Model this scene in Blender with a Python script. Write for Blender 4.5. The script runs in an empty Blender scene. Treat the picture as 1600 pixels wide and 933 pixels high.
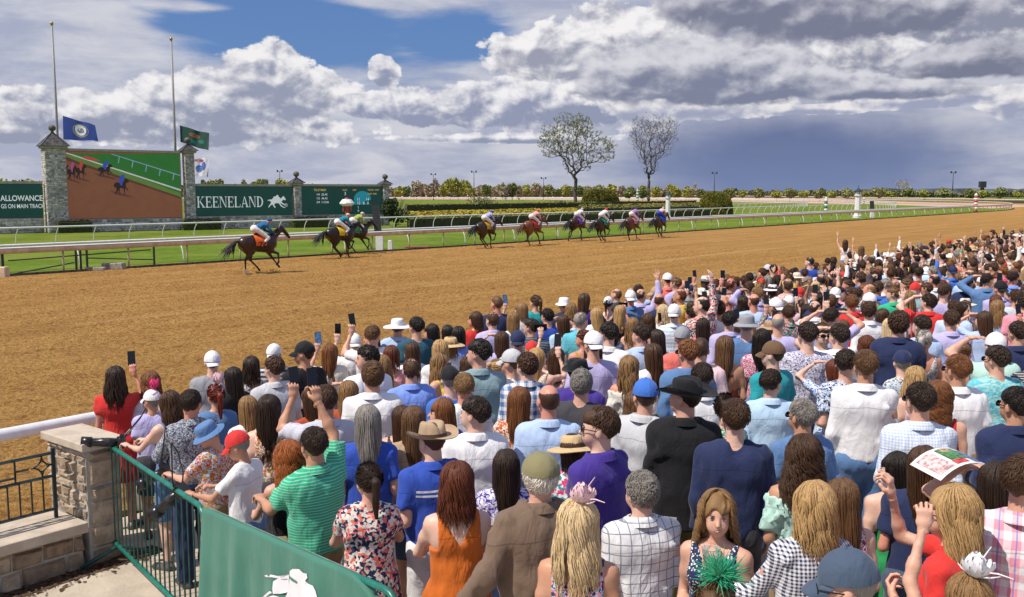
import bpy, math, random, time
import numpy as np
from mathutils import Vector, Matrix
T0 = time.time()
D2R = math.radians
scene = bpy.context.scene
COL = scene.collection
random.seed(7)

# ------------------------------------------------------------------ camera
FPX, CX, CY, CAMZ = 1500.0, 800.0, 466.5, 3.5          # focal length in px of a 1600 px wide picture
PITCH = math.atan(166.0 / FPX)
cam_data = bpy.data.cameras.new('camera')
cam_data.sensor_width = 36.0
cam_data.lens = 36.0 * FPX / 1600.0
cam_data.clip_start = 0.1
cam_data.clip_end = 6000.0
cam = bpy.data.objects.new('camera', cam_data)
COL.objects.link(cam)
cam.location = (0, 0, CAMZ)
cam.rotation_euler = (math.pi / 2 - PITCH, 0, 0)
scene.camera = cam

# ------------------------------------------------------------------ node helper
class NT:
    """tiny expression helper for node trees"""
    def __init__(s, nt):
        s.nt = nt
    def n(s, typ, **kw):
        nd = s.nt.nodes.new(typ)
        for k, v in kw.items():
            setattr(nd, k, v)
        return nd
    def put(s, sock, v):
        if isinstance(v, bpy.types.NodeSocket):
            s.nt.links.new(v, sock)
        else:
            if isinstance(v, (tuple, list)) and len(v) == 3 and sock.type == 'RGBA':
                v = (*v, 1)
            sock.default_value = v
    def m(s, op, a, b=None, c=None, clamp=False):
        nd = s.n('ShaderNodeMath', operation=op)
        nd.use_clamp = clamp
        s.put(nd.inputs[0], a)
        if b is not None: s.put(nd.inputs[1], b)
        if c is not None: s.put(nd.inputs[2], c)
        return nd.outputs[0]
    def add(s, a, b): return s.m('ADD', a, b)
    def sub(s, a, b): return s.m('SUBTRACT', a, b)
    def mul(s, a, b): return s.m('MULTIPLY', a, b)
    def noise(s, vec, scale=5, detail=4, rough=.5, dist=0.0, w=None, out='Fac'):
        nd = s.n('ShaderNodeTexNoise')
        if w is not None:
            nd.noise_dimensions = '4D'
            nd.inputs['W'].default_value = w
        if vec is not None: s.put(nd.inputs['Vector'], vec)
        nd.inputs['Scale'].default_value = scale
        nd.inputs['Detail'].default_value = detail
        nd.inputs['Roughness'].default_value = rough
        nd.inputs['Distortion'].default_value = dist
        return nd.outputs[0] if out == 'Fac' else nd.outputs['Color']
    def smooth(s, v, a, b, c=0.0, d=1.0):
        nd = s.n('ShaderNodeMapRange')
        nd.interpolation_type = 'SMOOTHSTEP'
        s.put(nd.inputs[0], v)
        s.put(nd.inputs[1], a); s.put(nd.inputs[2], b)
        s.put(nd.inputs[3], c); s.put(nd.inputs[4], d)
        return nd.outputs[0]
    def lin(s, v, a, b, c=0.0, d=1.0):
        nd = s.n('ShaderNodeMapRange')
        s.put(nd.inputs[0], v)
        s.put(nd.inputs[1], a); s.put(nd.inputs[2], b)
        s.put(nd.inputs[3], c); s.put(nd.inputs[4], d)
        return nd.outputs[0]
    def mix(s, f, a, b, mode='MIX'):
        nd = s.n('ShaderNodeMix', data_type='RGBA', blend_type=mode)
        s.put(nd.inputs[0], f)
        s.put(nd.inputs[6], a); s.put(nd.inputs[7], b)
        return nd.outputs[2]
    def xyz(s, vec):
        nd = s.n('ShaderNodeSeparateXYZ'); s.put(nd.inputs[0], vec)
        return nd.outputs[0], nd.outputs[1], nd.outputs[2]
    def comb(s, x, y, z):
        nd = s.n('ShaderNodeCombineXYZ')
        s.put(nd.inputs[0], x); s.put(nd.inputs[1], y); s.put(nd.inputs[2], z)
        return nd.outputs[0]
    def vmul(s, v, t):
        nd = s.n('ShaderNodeVectorMath', operation='MULTIPLY')
        s.put(nd.inputs[0], v); nd.inputs[1].default_value = t
        return nd.outputs[0]
    def vadd(s, v, t):
        nd = s.n('ShaderNodeVectorMath', operation='ADD')
        s.put(nd.inputs[0], v); s.put(nd.inputs[1], t)
        return nd.outputs[0]

# ------------------------------------------------------------------ sun, sky, exposure
SUN_EL, SUN_AZ = D2R(56), D2R(-118)      # azimuth from +Y (camera forward) towards +X
sun_vec = Vector((math.cos(SUN_EL) * math.sin(SUN_AZ), math.cos(SUN_EL) * math.cos(SUN_AZ), math.sin(SUN_EL)))
sl = bpy.data.lights.new('sun', 'SUN')
sl.energy = 5.0
sl.angle = D2R(0.5)
sl.color = (1.0, 0.92, 0.81)
so = bpy.data.objects.new('sun', sl)
COL.objects.link(so)
so.rotation_euler = sun_vec.to_track_quat('Z', 'Y').to_euler()
so.location = (-30, -10, 60)

world = bpy.data.worlds.new('World')
scene.world = world
world.use_nodes = True
wt = world.node_tree
wt.nodes.clear()
W = NT(wt)
sky = W.n('ShaderNodeTexSky', sky_type='NISHITA')
sky.sun_disc = False
sky.sun_elevation = SUN_EL
sky.sun_rotation = SUN_AZ
sky.altitude = 300
sky.air_density = 1.0
sky.dust_density = 1.2
sky.ozone_density = 2.0
tc = W.n('ShaderNodeTexCoord')
dx, dy, dz = W.xyz(tc.outputs['Generated'])
az = W.m('ARCTAN2', dx, dy)                                   # radians, 0 = +Y, + to the right
el = W.m('ARCSINE', dz)
# degrees
A = W.mul(az, 57.29578)
E = W.mul(el, 57.29578)
def blob(ax, ey, rx, ry, soft=1.0, src=None):
    """elliptical cloud-mass mask in sky degrees, 1 at its middle"""
    a_, e_ = src if src else (A, E)
    u = W.m('DIVIDE', W.sub(a_, ax), rx)
    v = W.m('DIVIDE', W.sub(e_, ey), ry)
    r = W.m('SQRT', W.add(W.mul(u, u), W.mul(v, v)))
    return W.m('SUBTRACT', 1.0, r)
def field(rot, sx, sy, scale, detail, rough, w, dist=0.0, shift=(0, 0)):
    vv = W.comb(W.mul(W.add(A, shift[0]), sx), W.mul(W.add(E, shift[1]), sy), 0.0)
    return W.noise(vv, scale, detail, rough, dist, w=w)
# --- clear sky (Nishita) darkened to the deep blue of the photograph, hazier towards the horizon
def S(r, g, b):
    """sRGB 0-255 to linear, times ten because the background runs at strength 0.1"""
    f = lambda c: ((c / 255 + .055) / 1.055) ** 2.4 if c > 10 else c / 255 / 12.92
    return (f(r) * 10, f(g) * 10, f(b) * 10)
def px2(px, py):
    return math.degrees(math.atan((px - 800) / 1500)), (300.5 - py) / 27.0
clear = W.mix(0.5, W.mix(1.0, sky.outputs[0], (0.60, 0.68, 0.84), 'MULTIPLY'), S(90, 134, 200))
low = W.mix(W.smooth(A, -30, 30), S(172, 177, 200), S(140, 150, 182))
clear = W.mix(W.smooth(E, 7.0, 0.0), clear, low)

warp = field(0, .5, 1.0, .35, 3, .5, 3.1)
wob = W.mul(W.sub(warp, .5), 6.0)
# --- thin streaky high cloud
st = field(0, .07, .42, 1.0, 7, .62, 1.7, .6)
stm = st
def addblob(base, px, py, rx, ry, k):
    ax, ey = px2(px, py)
    b = blob(ax, ey, rx / 27.0, ry / 27.0)
    return W.add(base, W.mul(W.m('MAXIMUM', b, 0.0), k))
# veil nearly everywhere but in the blue gap at the top, left of the middle
veil = W.add(W.sub(st, .38), 0.0)
for b in [(40, 90, 300, 150, .5), (330, 150, 420, 60, .15), (1200, 100, 700, 260, .7), (300, 240, 900, 90, .5), (330, 30, 90, 14, .4), (470, 95, 260, 26, -.2), (620, 8, 160, 14, .35),
          (560, 65, 330, 50, -.35), (300, 62, 130, 40, -.2), (740, 55, 120, 60, -.45), (450, 30, 200, 45, -.3), (280, 170, 110, 18, -.1)]:
    veil = addblob(veil, *b)
va = W.smooth(veil, .02, .34)
vt = field(0, .16, .6, 1.1, 6, .6, 5.2, .3)
vcol = W.mix(W.smooth(vt, .35, .68), S(170, 176, 198), S(212, 212, 219))
skyc = W.mix(W.mul(va, .93), clear, vcol)

# --- heaped clouds: density from blobs roughened by noise, relief from the density towards the sun
def cumulus(skyc, blobs, w, dark, bright, scale=.62, amp=.55, soft=.12, basey=None, relief=5.0, lift=0.0, sy=1.35, detail=9, contrast=.5):
    n0 = field(0, 1.0, sy, scale, detail, .56, w, .25)
    n1 = field(0, 1.0, sy, scale, 5, .5, w, .25, shift=(-.30, .42))
    nb = field(0, 1.0, sy, scale * .45, 3, .5, w + 4)
    d = None
    for (px, py, rx, ry) in blobs:
        ax, ey = px2(px, py)
        b = blob(ax, ey, rx / 27.0, ry / 27.0)
        d = b if d is None else W.m('SMOOTH_MAX', d, b, .25)
    dn = W.add(d, W.mul(W.sub(n0, .5), amp * 2.2))
    a = W.smooth(dn, .0, soft)
    rel = W.mul(W.sub(n0, n1), relief)
    sh = W.add(W.add(rel, .5), W.mul(W.sub(nb, .5), contrast))
    # the middle and the foot of a mass are darker than its crown
    v = None
    for (px, py, rx, ry) in blobs:
        ax, ey = px2(px, py)
        bb = W.m('MAXIMUM', blob(ax, ey - ry / 27.0 * .55, rx / 27.0 * 1.1, ry / 27.0 * .75), 0.0)
        v = bb if v is None else W.m('MAXIMUM', v, bb)
    sh = W.sub(sh, W.mul(v, .95))
    sh = W.add(sh, lift)
    c = W.mix(W.smooth(sh, -.15, 1.0), dark, bright)
    return W.mix(a, skyc, c)
# distant bank along the left and middle
skyc = cumulus(skyc, [(150, 185, 190, 36), (345, 160, 150, 52), (425, 118, 78, 50), (470, 150, 100, 42), (300, 205, 300, 30), (60, 205, 120, 30)], 11.0,
               S(150, 156, 178), S(242, 240, 241), lift=.12, relief=3.0)
skyc = cumulus(skyc, [(605, 112, 28, 26), (585, 165, 62, 24), (660, 168, 70, 34), (740, 165, 100, 36), (830, 160, 110, 44), (905, 150, 120, 60), (790, 215, 200, 9)], 23.0,
               S(146, 153, 178), S(242, 240, 242), lift=.14, relief=3.0)
skyc = cumulus(skyc, [(870, 78, 120, 34), (980, 62, 150, 56), (1010, 120, 160, 50), (900, 100, 160, 30)], 31.0,
               S(154, 158, 176), S(244, 242, 243), lift=.2, relief=3.0)
# dark blue rain curtain low on the right
rain = addblob(W.mul(W.sub(field(0, .22, .1, 1.0, 4, .5, 8.0), .5), .45), 1235, 262, 400, 130, 1.1)
skyc = W.mix(W.mul(W.smooth(rain, .05, .8), .95), skyc, W.mix(W.smooth(E, 0.0, 4.5), S(112, 128, 168), S(94, 108, 150)))
# white band above it, then the big grey masses on the right
skyc = cumulus(skyc, [(1085, 168, 165, 22), (1010, 185, 60, 22), (1260, 176, 120, 9), (1440, 165, 130, 16), (1580, 172, 60, 26)], 47.0,
               S(158, 164, 188), S(236, 233, 234), lift=.2, relief=2.6, sy=1.7)
skyc = cumulus(skyc, [(1510, 60, 110, 80), (1570, 30, 120, 60), (1300, 95, 170, 50)], 53.0,
               S(142, 146, 166), S(240, 238, 240), lift=.14, relief=3.0)
skyc = cumulus(skyc, [(1080, 112, 220, 60), (1160, 138, 210, 34), (1350, 150, 200, 18), (990, 130, 110, 34)], 61.0,
               S(126, 132, 156), S(216, 216, 223), relief=1.8, sy=1.6, lift=.16, soft=.3, amp=.55)
skyc = cumulus(skyc, [(1290, 26, 250, 62), (1150, 10, 160, 55), (1420, 36, 120, 42), (1545, 112, 150, 30), (1480, 125, 100, 16)], 71.0,
               S(122, 126, 148), S(208, 208, 217), relief=1.7, sy=1.5, lift=.10, soft=.28, amp=.5)
# the rest of the sky, out of view: broken cloud of the same brightness
gen = W.noise(tc.outputs['Generated'], 2.3, 6, .6, .3)
rest = W.mix(W.smooth(gen, .42, .62), S(120, 150, 205), W.mix(W.smooth(W.noise(tc.outputs['Generated'], 6, 5, .6), .35, .65), S(150, 150, 172), S(226, 223, 228)))
inview = W.mul(W.smooth(W.m('ABSOLUTE', A), 44, 34), W.smooth(E, 17, 12.5))
skyc = W.mix(inview, rest, skyc)
skyc = W.mix(W.smooth(E, -0.6, -1.2), skyc, S(150, 150, 165))
bg = W.n('ShaderNodeBackground')
W.put(bg.inputs[0], skyc)
bg.inputs[1].default_value = 0.1
wo = W.n('ShaderNodeOutputWorld')
wt.links.new(bg.outputs[0], wo.inputs[0])
world.cycles.sampling_method = 'MANUAL'
world.cycles.sample_map_resolution = 512

scene.view_settings.view_transform = 'Standard'
scene.view_settings.look = 'None'
scene.view_settings.gamma = 1.0
scene.view_settings.exposure = 0.0
scene.render.engine = 'CYCLES'
scene.cycles.max_bounces = 5
scene.cycles.diffuse_bounces = 3
scene.cycles.glossy_bounces = 3
scene.cycles.transparent_max_bounces = 12
scene.cycles.use_denoising = True
# =========================================================================== helpers
def at(px, py, z=0.0):
    """the point of the level z seen at a place of the 1600 px wide picture"""
    r, u = (px - CX) / FPX, -(py - CY) / FPX
    cp, sp = math.cos(PITCH), math.sin(PITCH)
    d = Vector((r, cp + u * sp, -sp + u * cp))
    t = (z - CAMZ) / d.z
    return Vector((0, 0, CAMZ)) + d * t
def on_line(px, c, z=0.0):
    """the point of the line (parallel to the track, at distance c from the camera) seen at column px"""
    k = (px - CX) / FPX; f = 1.0
    for _ in range(4):
        y = c / (NRM.x * k * f + NRM.y)
        f = math.cos(PITCH) + (CAMZ - 1.0) * math.sin(PITCH) / y      # depth along the lens axis over y, about a metre up
    return Vector((k * f * y, y, z))
def on_ray(px, Y, zrel=0.0):
    """x of a point at forward distance Y seen at column px, zrel above the camera"""
    return (px - CX) / FPX * (Y * math.cos(PITCH) - zrel * math.sin(PITCH))
TRK = math.atan2(1200, 1500)
U = Vector((math.sin(TRK), math.cos(TRK), 0))            # along the track, away from the camera
NRM = Vector((-math.cos(TRK), math.sin(TRK), 0))         # across it, towards the infield
def sn(s, n, z=0.0):
    return U * s + NRM * n + Vector((0, 0, z))
def apron_z(p):
    n = p[0] * NRM.x + p[1] * NRM.y
    return .05 * max(0.0, min(9.3 - n, 14.0)) if n < 9.3 else 0.0

def mesh_np(name, verts, faces, smooth=True, mats=(), mi=None):
    """faces: (n,4) or (n,3) array, or a list of such arrays"""
    if not isinstance(faces, (list, tuple)): faces = [faces]
    faces = [np.asarray(f, dtype=np.int32) for f in faces if len(f)]
    me = bpy.data.meshes.new(name)
    verts = np.asarray(verts, dtype=np.float32)
    nl = sum(f.size for f in faces); nf = sum(len(f) for f in faces)
    me.vertices.add(len(verts)); me.vertices.foreach_set('co', verts.ravel())
    me.loops.add(nl); me.loops.foreach_set('vertex_index', np.concatenate([f.ravel() for f in faces]))
    me.polygons.add(nf)
    tot = np.concatenate([np.full(len(f), f.shape[1], np.int32) for f in faces])
    me.polygons.foreach_set('loop_start', np.concatenate([[0], np.cumsum(tot)[:-1]]).astype(np.int32))
    me.polygons.foreach_set('use_smooth', np.full(nf, smooth))
    if mi is not None: me.polygons.foreach_set('material_index', np.asarray(mi, np.int32))
    for m_ in mats: me.materials.append(m_)
    me.update(calc_edges=True)
    me.validate()
    return me
def obj(name, me, parent=None, loc=None, label=None, cat=None, group=None, kind=None):
    o = bpy.data.objects.new(name, me); COL.objects.link(o)
    if parent is not None: o.parent = parent
    if loc is not None: o.location = loc
    if label: o['label'] = label
    if cat: o['category'] = cat
    if group: o['group'] = group
    if kind: o['kind'] = kind
    return o
class MB:
    """collects simple shapes; build() links them as one mesh object"""
    def __init__(s): s.v = []; s.f4 = []; s.f3 = []; s.n = 0; s.m4 = []; s.m3 = []; s.cur = 0
    def addv(s, v):
        v = np.asarray(v, float).reshape(-1, 3); k = s.n; s.v.append(v); s.n += len(v); return k
    def quads(s, f): s.f4.append(np.asarray(f, int).reshape(-1, 4)); s.m4 += [s.cur] * len(s.f4[-1])
    def tris(s, f): s.f3.append(np.asarray(f, int).reshape(-1, 3)); s.m3 += [s.cur] * len(s.f3[-1])
    def box(s, c, size, R=None, taper=1.0):
        x, y, z = size[0] / 2, size[1] / 2, size[2] / 2
        v = np.array([(-x, -y, -z), (x, -y, -z), (x, y, -z), (-x, y, -z), (-x * taper, -y * taper, z), (x * taper, -y * taper, z), (x * taper, y * taper, z), (-x * taper, y * taper, z)])
        if R is not None: v = v @ np.array(R).T
        k = s.addv(v + np.array(c))
        s.quads(np.array([(0, 3, 2, 1), (4, 5, 6, 7), (0, 1, 5, 4), (1, 2, 6, 5), (2, 3, 7, 6), (3, 0, 4, 7)]) + k); return s
    def tube(s, pts, r, n=8, cap=True):
        pts = np.array([tuple(p) for p in pts], float); m = len(pts)
        rr = np.full(m, r, float) if np.isscalar(r) else np.array(r, float)
        t = np.gradient(pts, axis=0); t /= np.linalg.norm(t, axis=1, keepdims=True) + 1e-9
        a = np.array([0, 0, 1.0]) if abs(t[:, 2]).mean() < .8 else np.array([1.0, 0, 0])
        x = np.cross(t, a); x /= np.linalg.norm(x, axis=1, keepdims=True) + 1e-9
        y = np.cross(t, x)
        an = np.arange(n) * 2 * math.pi / n
        ring = pts[:, None] + rr[:, None, None] * (x[:, None] * np.cos(an)[None, :, None] + y[:, None] * np.sin(an)[None, :, None])
        k = s.addv(ring.reshape(-1, 3))
        i = np.arange(m - 1)[:, None] * n; j = np.arange(n)[None]; j2 = (j + 1) % n
        s.quads(np.stack([i + j, i + n + j, i + n + j2, i + j2], -1).reshape(-1, 4) + k)
        if cap:
            for base, p, fl in ((0, pts[0], 0), ((m - 1) * n, pts[-1], 1)):
                c = s.addv([p]); jj = np.arange(n); q = (jj + 1) % n
                f = np.stack([jj + base + k, q + base + k, np.full(n, c)], -1)
                s.tris(f if not fl else f[:, ::-1])
        return s
    def grid(s, P, closed=False, flip=False):
        """P: (a,b,3) points"""
        P = np.asarray(P, float); a, b = P.shape[:2]; k = s.addv(P.reshape(-1, 3))
        i = np.arange(a - 1)[:, None] * b; j = np.arange(b if closed else b - 1)[None]; j2 = (j + 1) % b
        f = np.stack([i + j, i + j2, i + b + j2, i + b + j], -1).reshape(-1, 4) + k
        s.quads(f[:, ::-1] if flip else f); return s
    def lathe(s, prof, n=20, c=(0, 0, 0), sx=1.0, sy=1.0):
        an = np.arange(n) * 2 * math.pi / n
        P = np.array([[(r * math.cos(t) * sx + c[0], r * math.sin(t) * sy + c[1], z + c[2]) for t in an] for r, z in prof])
        s.grid(P, closed=True); return s
    def poly(s, pts, z=0):
        """flat polygon, triangulated, given in 3-D"""
        from mathutils.geometry import tessellate_polygon
        k = s.addv([tuple(p) for p in pts])
        t = tessellate_polygon([[Vector(p) for p in pts]])
        s.tris(np.array(t) + k); return s
    def mesh(s, name, mats, smooth=False):
        fs = []; mi = []
        if s.f4: fs.append(np.concatenate(s.f4)); mi += s.m4
        if s.f3: fs.append(np.concatenate(s.f3)); mi += s.m3
        mats = mats if isinstance(mats, (list, tuple)) else [mats]
        return mesh_np(name, np.concatenate(s.v), fs, smooth, mats, mi)
    def build(s, name, mats, parent=None, smooth=False, loc=None, **kw):
        return obj(name, s.mesh(name, mats, smooth), parent, loc, **kw)
def autosmooth(me, ang=40):
    try:
        me.set_sharp_from_angle(angle=D2R(ang))
    except Exception: pass
    return me
def empty(name, loc=(0, 0, 0), rz=0.0, **kw):
    o = obj(name, None, **kw); o.location = loc; o.rotation_euler = (0, 0, rz); return o
def kids(o):
    return CH.get(o.name, list(o.children))
CH = {}
def copy_tree(o, parent=None):
    c = o.copy(); COL.objects.link(c); c.parent = parent
    for ch in list(o.children): copy_tree(ch, c)
    return c

# =========================================================================== materials
def new_mat(name):
    m_ = bpy.data.materials.new(name); m_.use_nodes = True
    nt = m_.node_tree; b = nt.nodes['Principled BSDF']
    return m_, NT(nt), b
def s2l(r, g, b):
    f = lambda c: ((c / 255 + .055) / 1.055) ** 2.4 if c > 10 else c / 255 / 12.92
    return (f(r), f(g), f(b))
def simple(name, col, rough=.6, metal=0.0, var=.12, scale=8.0, bump=0.0, bscale=40.0, spec=.5, dark=None, emit=None, trans=0.0):
    m_, N, b = new_mat(name)
    tcn = N.n('ShaderNodeTexCoord').outputs['Object']
    v = N.noise(tcn, scale, 4, .6)
    c2 = dark if dark else tuple(x * (1 - 2 * var) for x in col)
    c = N.mix(N.smooth(v, .35, .65), tuple(min(1, x * (1 + var)) for x in col), c2)
    N.put(b.inputs['Base Color'], c)
    b.inputs['Roughness'].default_value = rough; b.inputs['Metallic'].default_value = metal
    b.inputs['Specular IOR Level'].default_value = spec
    if trans: b.inputs['Transmission Weight'].default_value = trans
    if emit:
        N.put(b.inputs['Emission Color'], emit[0]); b.inputs['Emission Strength'].default_value = emit[1]
    if bump:
        bn = N.n('ShaderNodeBump'); bn.inputs['Strength'].default_value = bump; bn.inputs['Distance'].default_value = .02
        N.put(bn.inputs['Height'], N.noise(tcn, bscale, 5, .6)); N.put(b.inputs['Normal'], bn.outputs[0])
    return m_

# --- cloth whose colours sit on the object: Object Info colour and the custom colours tint2 and tint3
def fabric(name, pattern, rough=.85):
    m_, N, b = new_mat(name)
    P = N.n('ShaderNodeTexCoord').outputs['Object']
    oi = N.n('ShaderNodeObjectInfo')
    base = oi.outputs['Color']
    def attr(a):
        nd = N.n('ShaderNodeAttribute', attribute_type='OBJECT'); nd.attribute_name = a; return nd.outputs['Color']
    t2 = attr('tint2'); t3 = attr('tint3')
    x, y, z = N.xyz(P)
    Pr = N.vadd(P, N.comb(N.mul(oi.outputs['Random'], 37.0), 0.0, 0.0))
    wx = N.add(x, N.mul(N.sub(N.noise(P, 6, 2), .5), .02)); wz = N.add(z, N.mul(N.sub(N.noise(P, 5, 2), .5), .02))
    def line(v, per, w, off=0.0):
        f = N.m('FRACT', N.add(N.m('DIVIDE', v, per), 100.0 + off)); return N.m('LESS_THAN', f, w)
    c = base
    if pattern == 'plaid':
        l = N.m('MAXIMUM', line(wx, .055, .1), line(wz, .055, .1))
        l2 = N.m('MAXIMUM', line(wx, .11, .5, .2), line(wz, .11, .5, .2))
        c = N.mix(N.mul(l2, .25), base, t3); c = N.mix(N.mul(l, .75), c, t2)
    elif pattern == 'bigplaid':
        a_ = line(wx, .07, .45); b_ = line(wz, .07, .45)
        c = N.mix(N.mul(N.add(a_, b_), .5), base, t2); c = N.mix(N.mul(line(wx, .07, .1, .3), .6), c, t3)
    elif pattern == 'gingham':
        a_ = line(wx, .018, .5); b_ = line(wz, .018, .5)
        c = N.mix(N.mul(N.add(a_, b_), .5), base, t2)
    elif pattern == 'stripe':
        c = N.mix(N.mul(line(wz, .019, .3), .6), base, t2)
    elif pattern == 'bands':
        c = N.mix(line(wz, .05, .5), base, t2)
    elif pattern == 'vstripe':
        c = N.mix(N.mul(line(wx, .012, .35), .55), base, t2)
    elif pattern == 'jersey':
        lo = N.m('MULTIPLY', N.m('GREATER_THAN', z, 1.285), N.m('LESS_THAN', z, 1.36))
        li = N.mul(lo, N.m('GREATER_THAN', N.m('FRACT', N.m('DIVIDE', N.sub(z, 1.285), .03)), .52))
        c = N.mix(N.mul(li, N.m('LESS_THAN', N.m('ABSOLUTE', x), .16)), base, t2)
    elif pattern in ('floral', 'bigfloral', 'speck', 'hawaii'):
        sc = {'floral': 75, 'bigfloral': 48, 'speck': 140, 'hawaii': 11}[pattern]
        vn = N.n('ShaderNodeTexVoronoi'); vn.inputs['Scale'].default_value = sc
        N.put(vn.inputs['Vector'], N.vadd(Pr, N.vmul(N.noise(Pr, sc * .7, 2, out='Color'), (.04, .04, .04))))
        r, g_, b_ = N.xyz(vn.outputs['Color'])
        k = {'floral': .5, 'bigfloral': .5, 'speck': .45, 'hawaii': .5}[pattern]
        c = N.mix(N.m('GREATER_THAN', r, k), base, t2)
        c = N.mix(N.m('GREATER_THAN', g_, .72), c, t3)
        if pattern == 'hawaii':
            nz = N.noise(N.vmul(Pr, (1, 1, 3)), 14, 4, .6, 1.0)
            c = N.mix(N.smooth(nz, .45, .6), base, t2)
            c = N.mix(N.smooth(N.noise(Pr, 9, 3, .6, .5, w=3.0), .58, .66), c, t3)
    elif pattern == 'sequin':
        vn = N.n('ShaderNodeTexVoronoi'); vn.inputs['Scale'].default_value = 120; N.put(vn.inputs['Vector'], P)
        r, g_, b_ = N.xyz(vn.outputs['Color']); c = N.mix(N.m('GREATER_THAN', r, .85), base, t2)
    sh = N.noise(Pr, 5.5, 5, .6)
    c = N.mix(N.smooth(sh, .3, .7, .0, .16), c, N.mix(1.0, c, (.72, .72, .76), 'MULTIPLY'))
    N.put(b.inputs['Base Color'], c)
    b.inputs['Roughness'].default_value = rough
    b.inputs['Specular IOR Level'].default_value = .25
    b.inputs['Sheen Weight'].default_value = .12
    wr = N.noise(N.vmul(Pr, (1.0, 1.0, .55)), 11, 4, .55, 1.2)
    wr2 = N.noise(N.vmul(Pr, (1.4, 1.4, .7)), 3.8, 3, .55, 1.6, w=2.0)
    bn = N.n('ShaderNodeBump'); bn.inputs['Strength'].default_value = .8; bn.inputs['Distance'].default_value = .020
    # yoke seam across the shoulders and a fine weave
    seam = N.mul(N.m('LESS_THAN', N.m('ABSOLUTE', N.sub(N.add(z, N.mul(N.m('ABSOLUTE', x), .10)), 1.350)), .0028), N.m('LESS_THAN', y, -.02))
    c = N.mix(N.mul(seam, .45), c, N.mix(1.0, c, (.35, .35, .38), 'MULTIPLY')); N.put(b.inputs['Base Color'], c)
    N.put(bn.inputs['Height'], N.sub(N.add(N.mul(wr, .34), N.mul(wr2, 1.4)), N.mul(seam, .12))); N.put(b.inputs['Normal'], bn.outputs[0])
    return m_
FAB = {}
def fab(p):
    if p not in FAB: FAB[p] = fabric('cloth_' + p, p)
    return FAB[p]

def skin_mat():
    m_, N, b = new_mat('skin')
    P = N.n('ShaderNodeTexCoord').outputs['Object']
    base = N.n('ShaderNodeObjectInfo').outputs['Color']
    v = N.noise(P, 14, 4, .6)
    c = N.mix(N.smooth(v, .35, .7, 0, .35), base, N.mix(1.0, base, (1.0, .72, .66), 'MULTIPLY'))
    N.put(b.inputs['Base Color'], c)
    b.inputs['Roughness'].default_value = .48
    b.inputs['Subsurface Weight'].default_value = .0
    b.inputs['Specular IOR Level'].default_value = .4
    bn = N.n('ShaderNodeBump'); bn.inputs['Strength'].default_value = .25; bn.inputs['Distance'].default_value = .01
    N.put(bn.inputs['Height'], N.noise(P, 22, 4, .6)); N.put(b.inputs['Normal'], bn.outputs[0])
    return m_
def hair_mat():
    m_, N, b = new_mat('hair')
    P = N.n('ShaderNodeTexCoord').outputs['Object']
    base = N.n('ShaderNodeObjectInfo').outputs['Color']
    g = N.n('ShaderNodeNewGeometry')
    rnd = g.outputs['Random Per Island']
    st = N.noise(N.vmul(P, (1, 1, .10)), 210, 3, .65)
    lo = N.mix(1.0, base, (.50, .46, .42), 'MULTIPLY'); hi = N.mix(1.0, base, (1.75, 1.7, 1.6), 'MULTIPLY')
    k = N.add(N.add(N.mul(rnd, .38), .10), N.mul(N.sub(st, .35), 1.0))
    c = N.mix(k, lo, hi)
    N.put(b.inputs['Base Color'], c)
    b.inputs['Roughness'].default_value = .42
    b.inputs['Specular IOR Level'].default_value = .45
    b.inputs['Specular Tint'].default_value = (1, .9, .8, 1)
    bn = N.n('ShaderNodeBump'); bn.inputs['Strength'].default_value = .8; bn.inputs['Distance'].default_value = .006
    N.put(bn.inputs['Height'], st); N.put(b.inputs['Normal'], bn.outputs[0])
    return m_
M = {}
M['skin'] = skin_mat(); M['hair'] = hair_mat()
M['eye_white'] = simple('eye_white', (.75, .72, .70), .3, var=.02)
M['eye_dark'] = simple('eye_dark', (.03, .02, .015), .25, var=.02)
M['lip'] = simple('lip', (.42, .12, .11), .45, var=.05)
M['brow'] = simple('brow', (.07, .04, .025), .8, var=.1)
M['black_plastic'] = simple('black_plastic', (.012, .012, .014), .28, var=.1)
M['black_glass'] = simple('black_glass', (.006, .007, .01), .08, var=.05)
M['phone_screen'] = simple('phone_screen', (.05, .10, .22), .12, var=.5, scale=30, emit=((.06, .14, .30, 1), .5))
M['white_plastic'] = simple('white_plastic', (.75, .75, .76), .35, var=.04)

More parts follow.
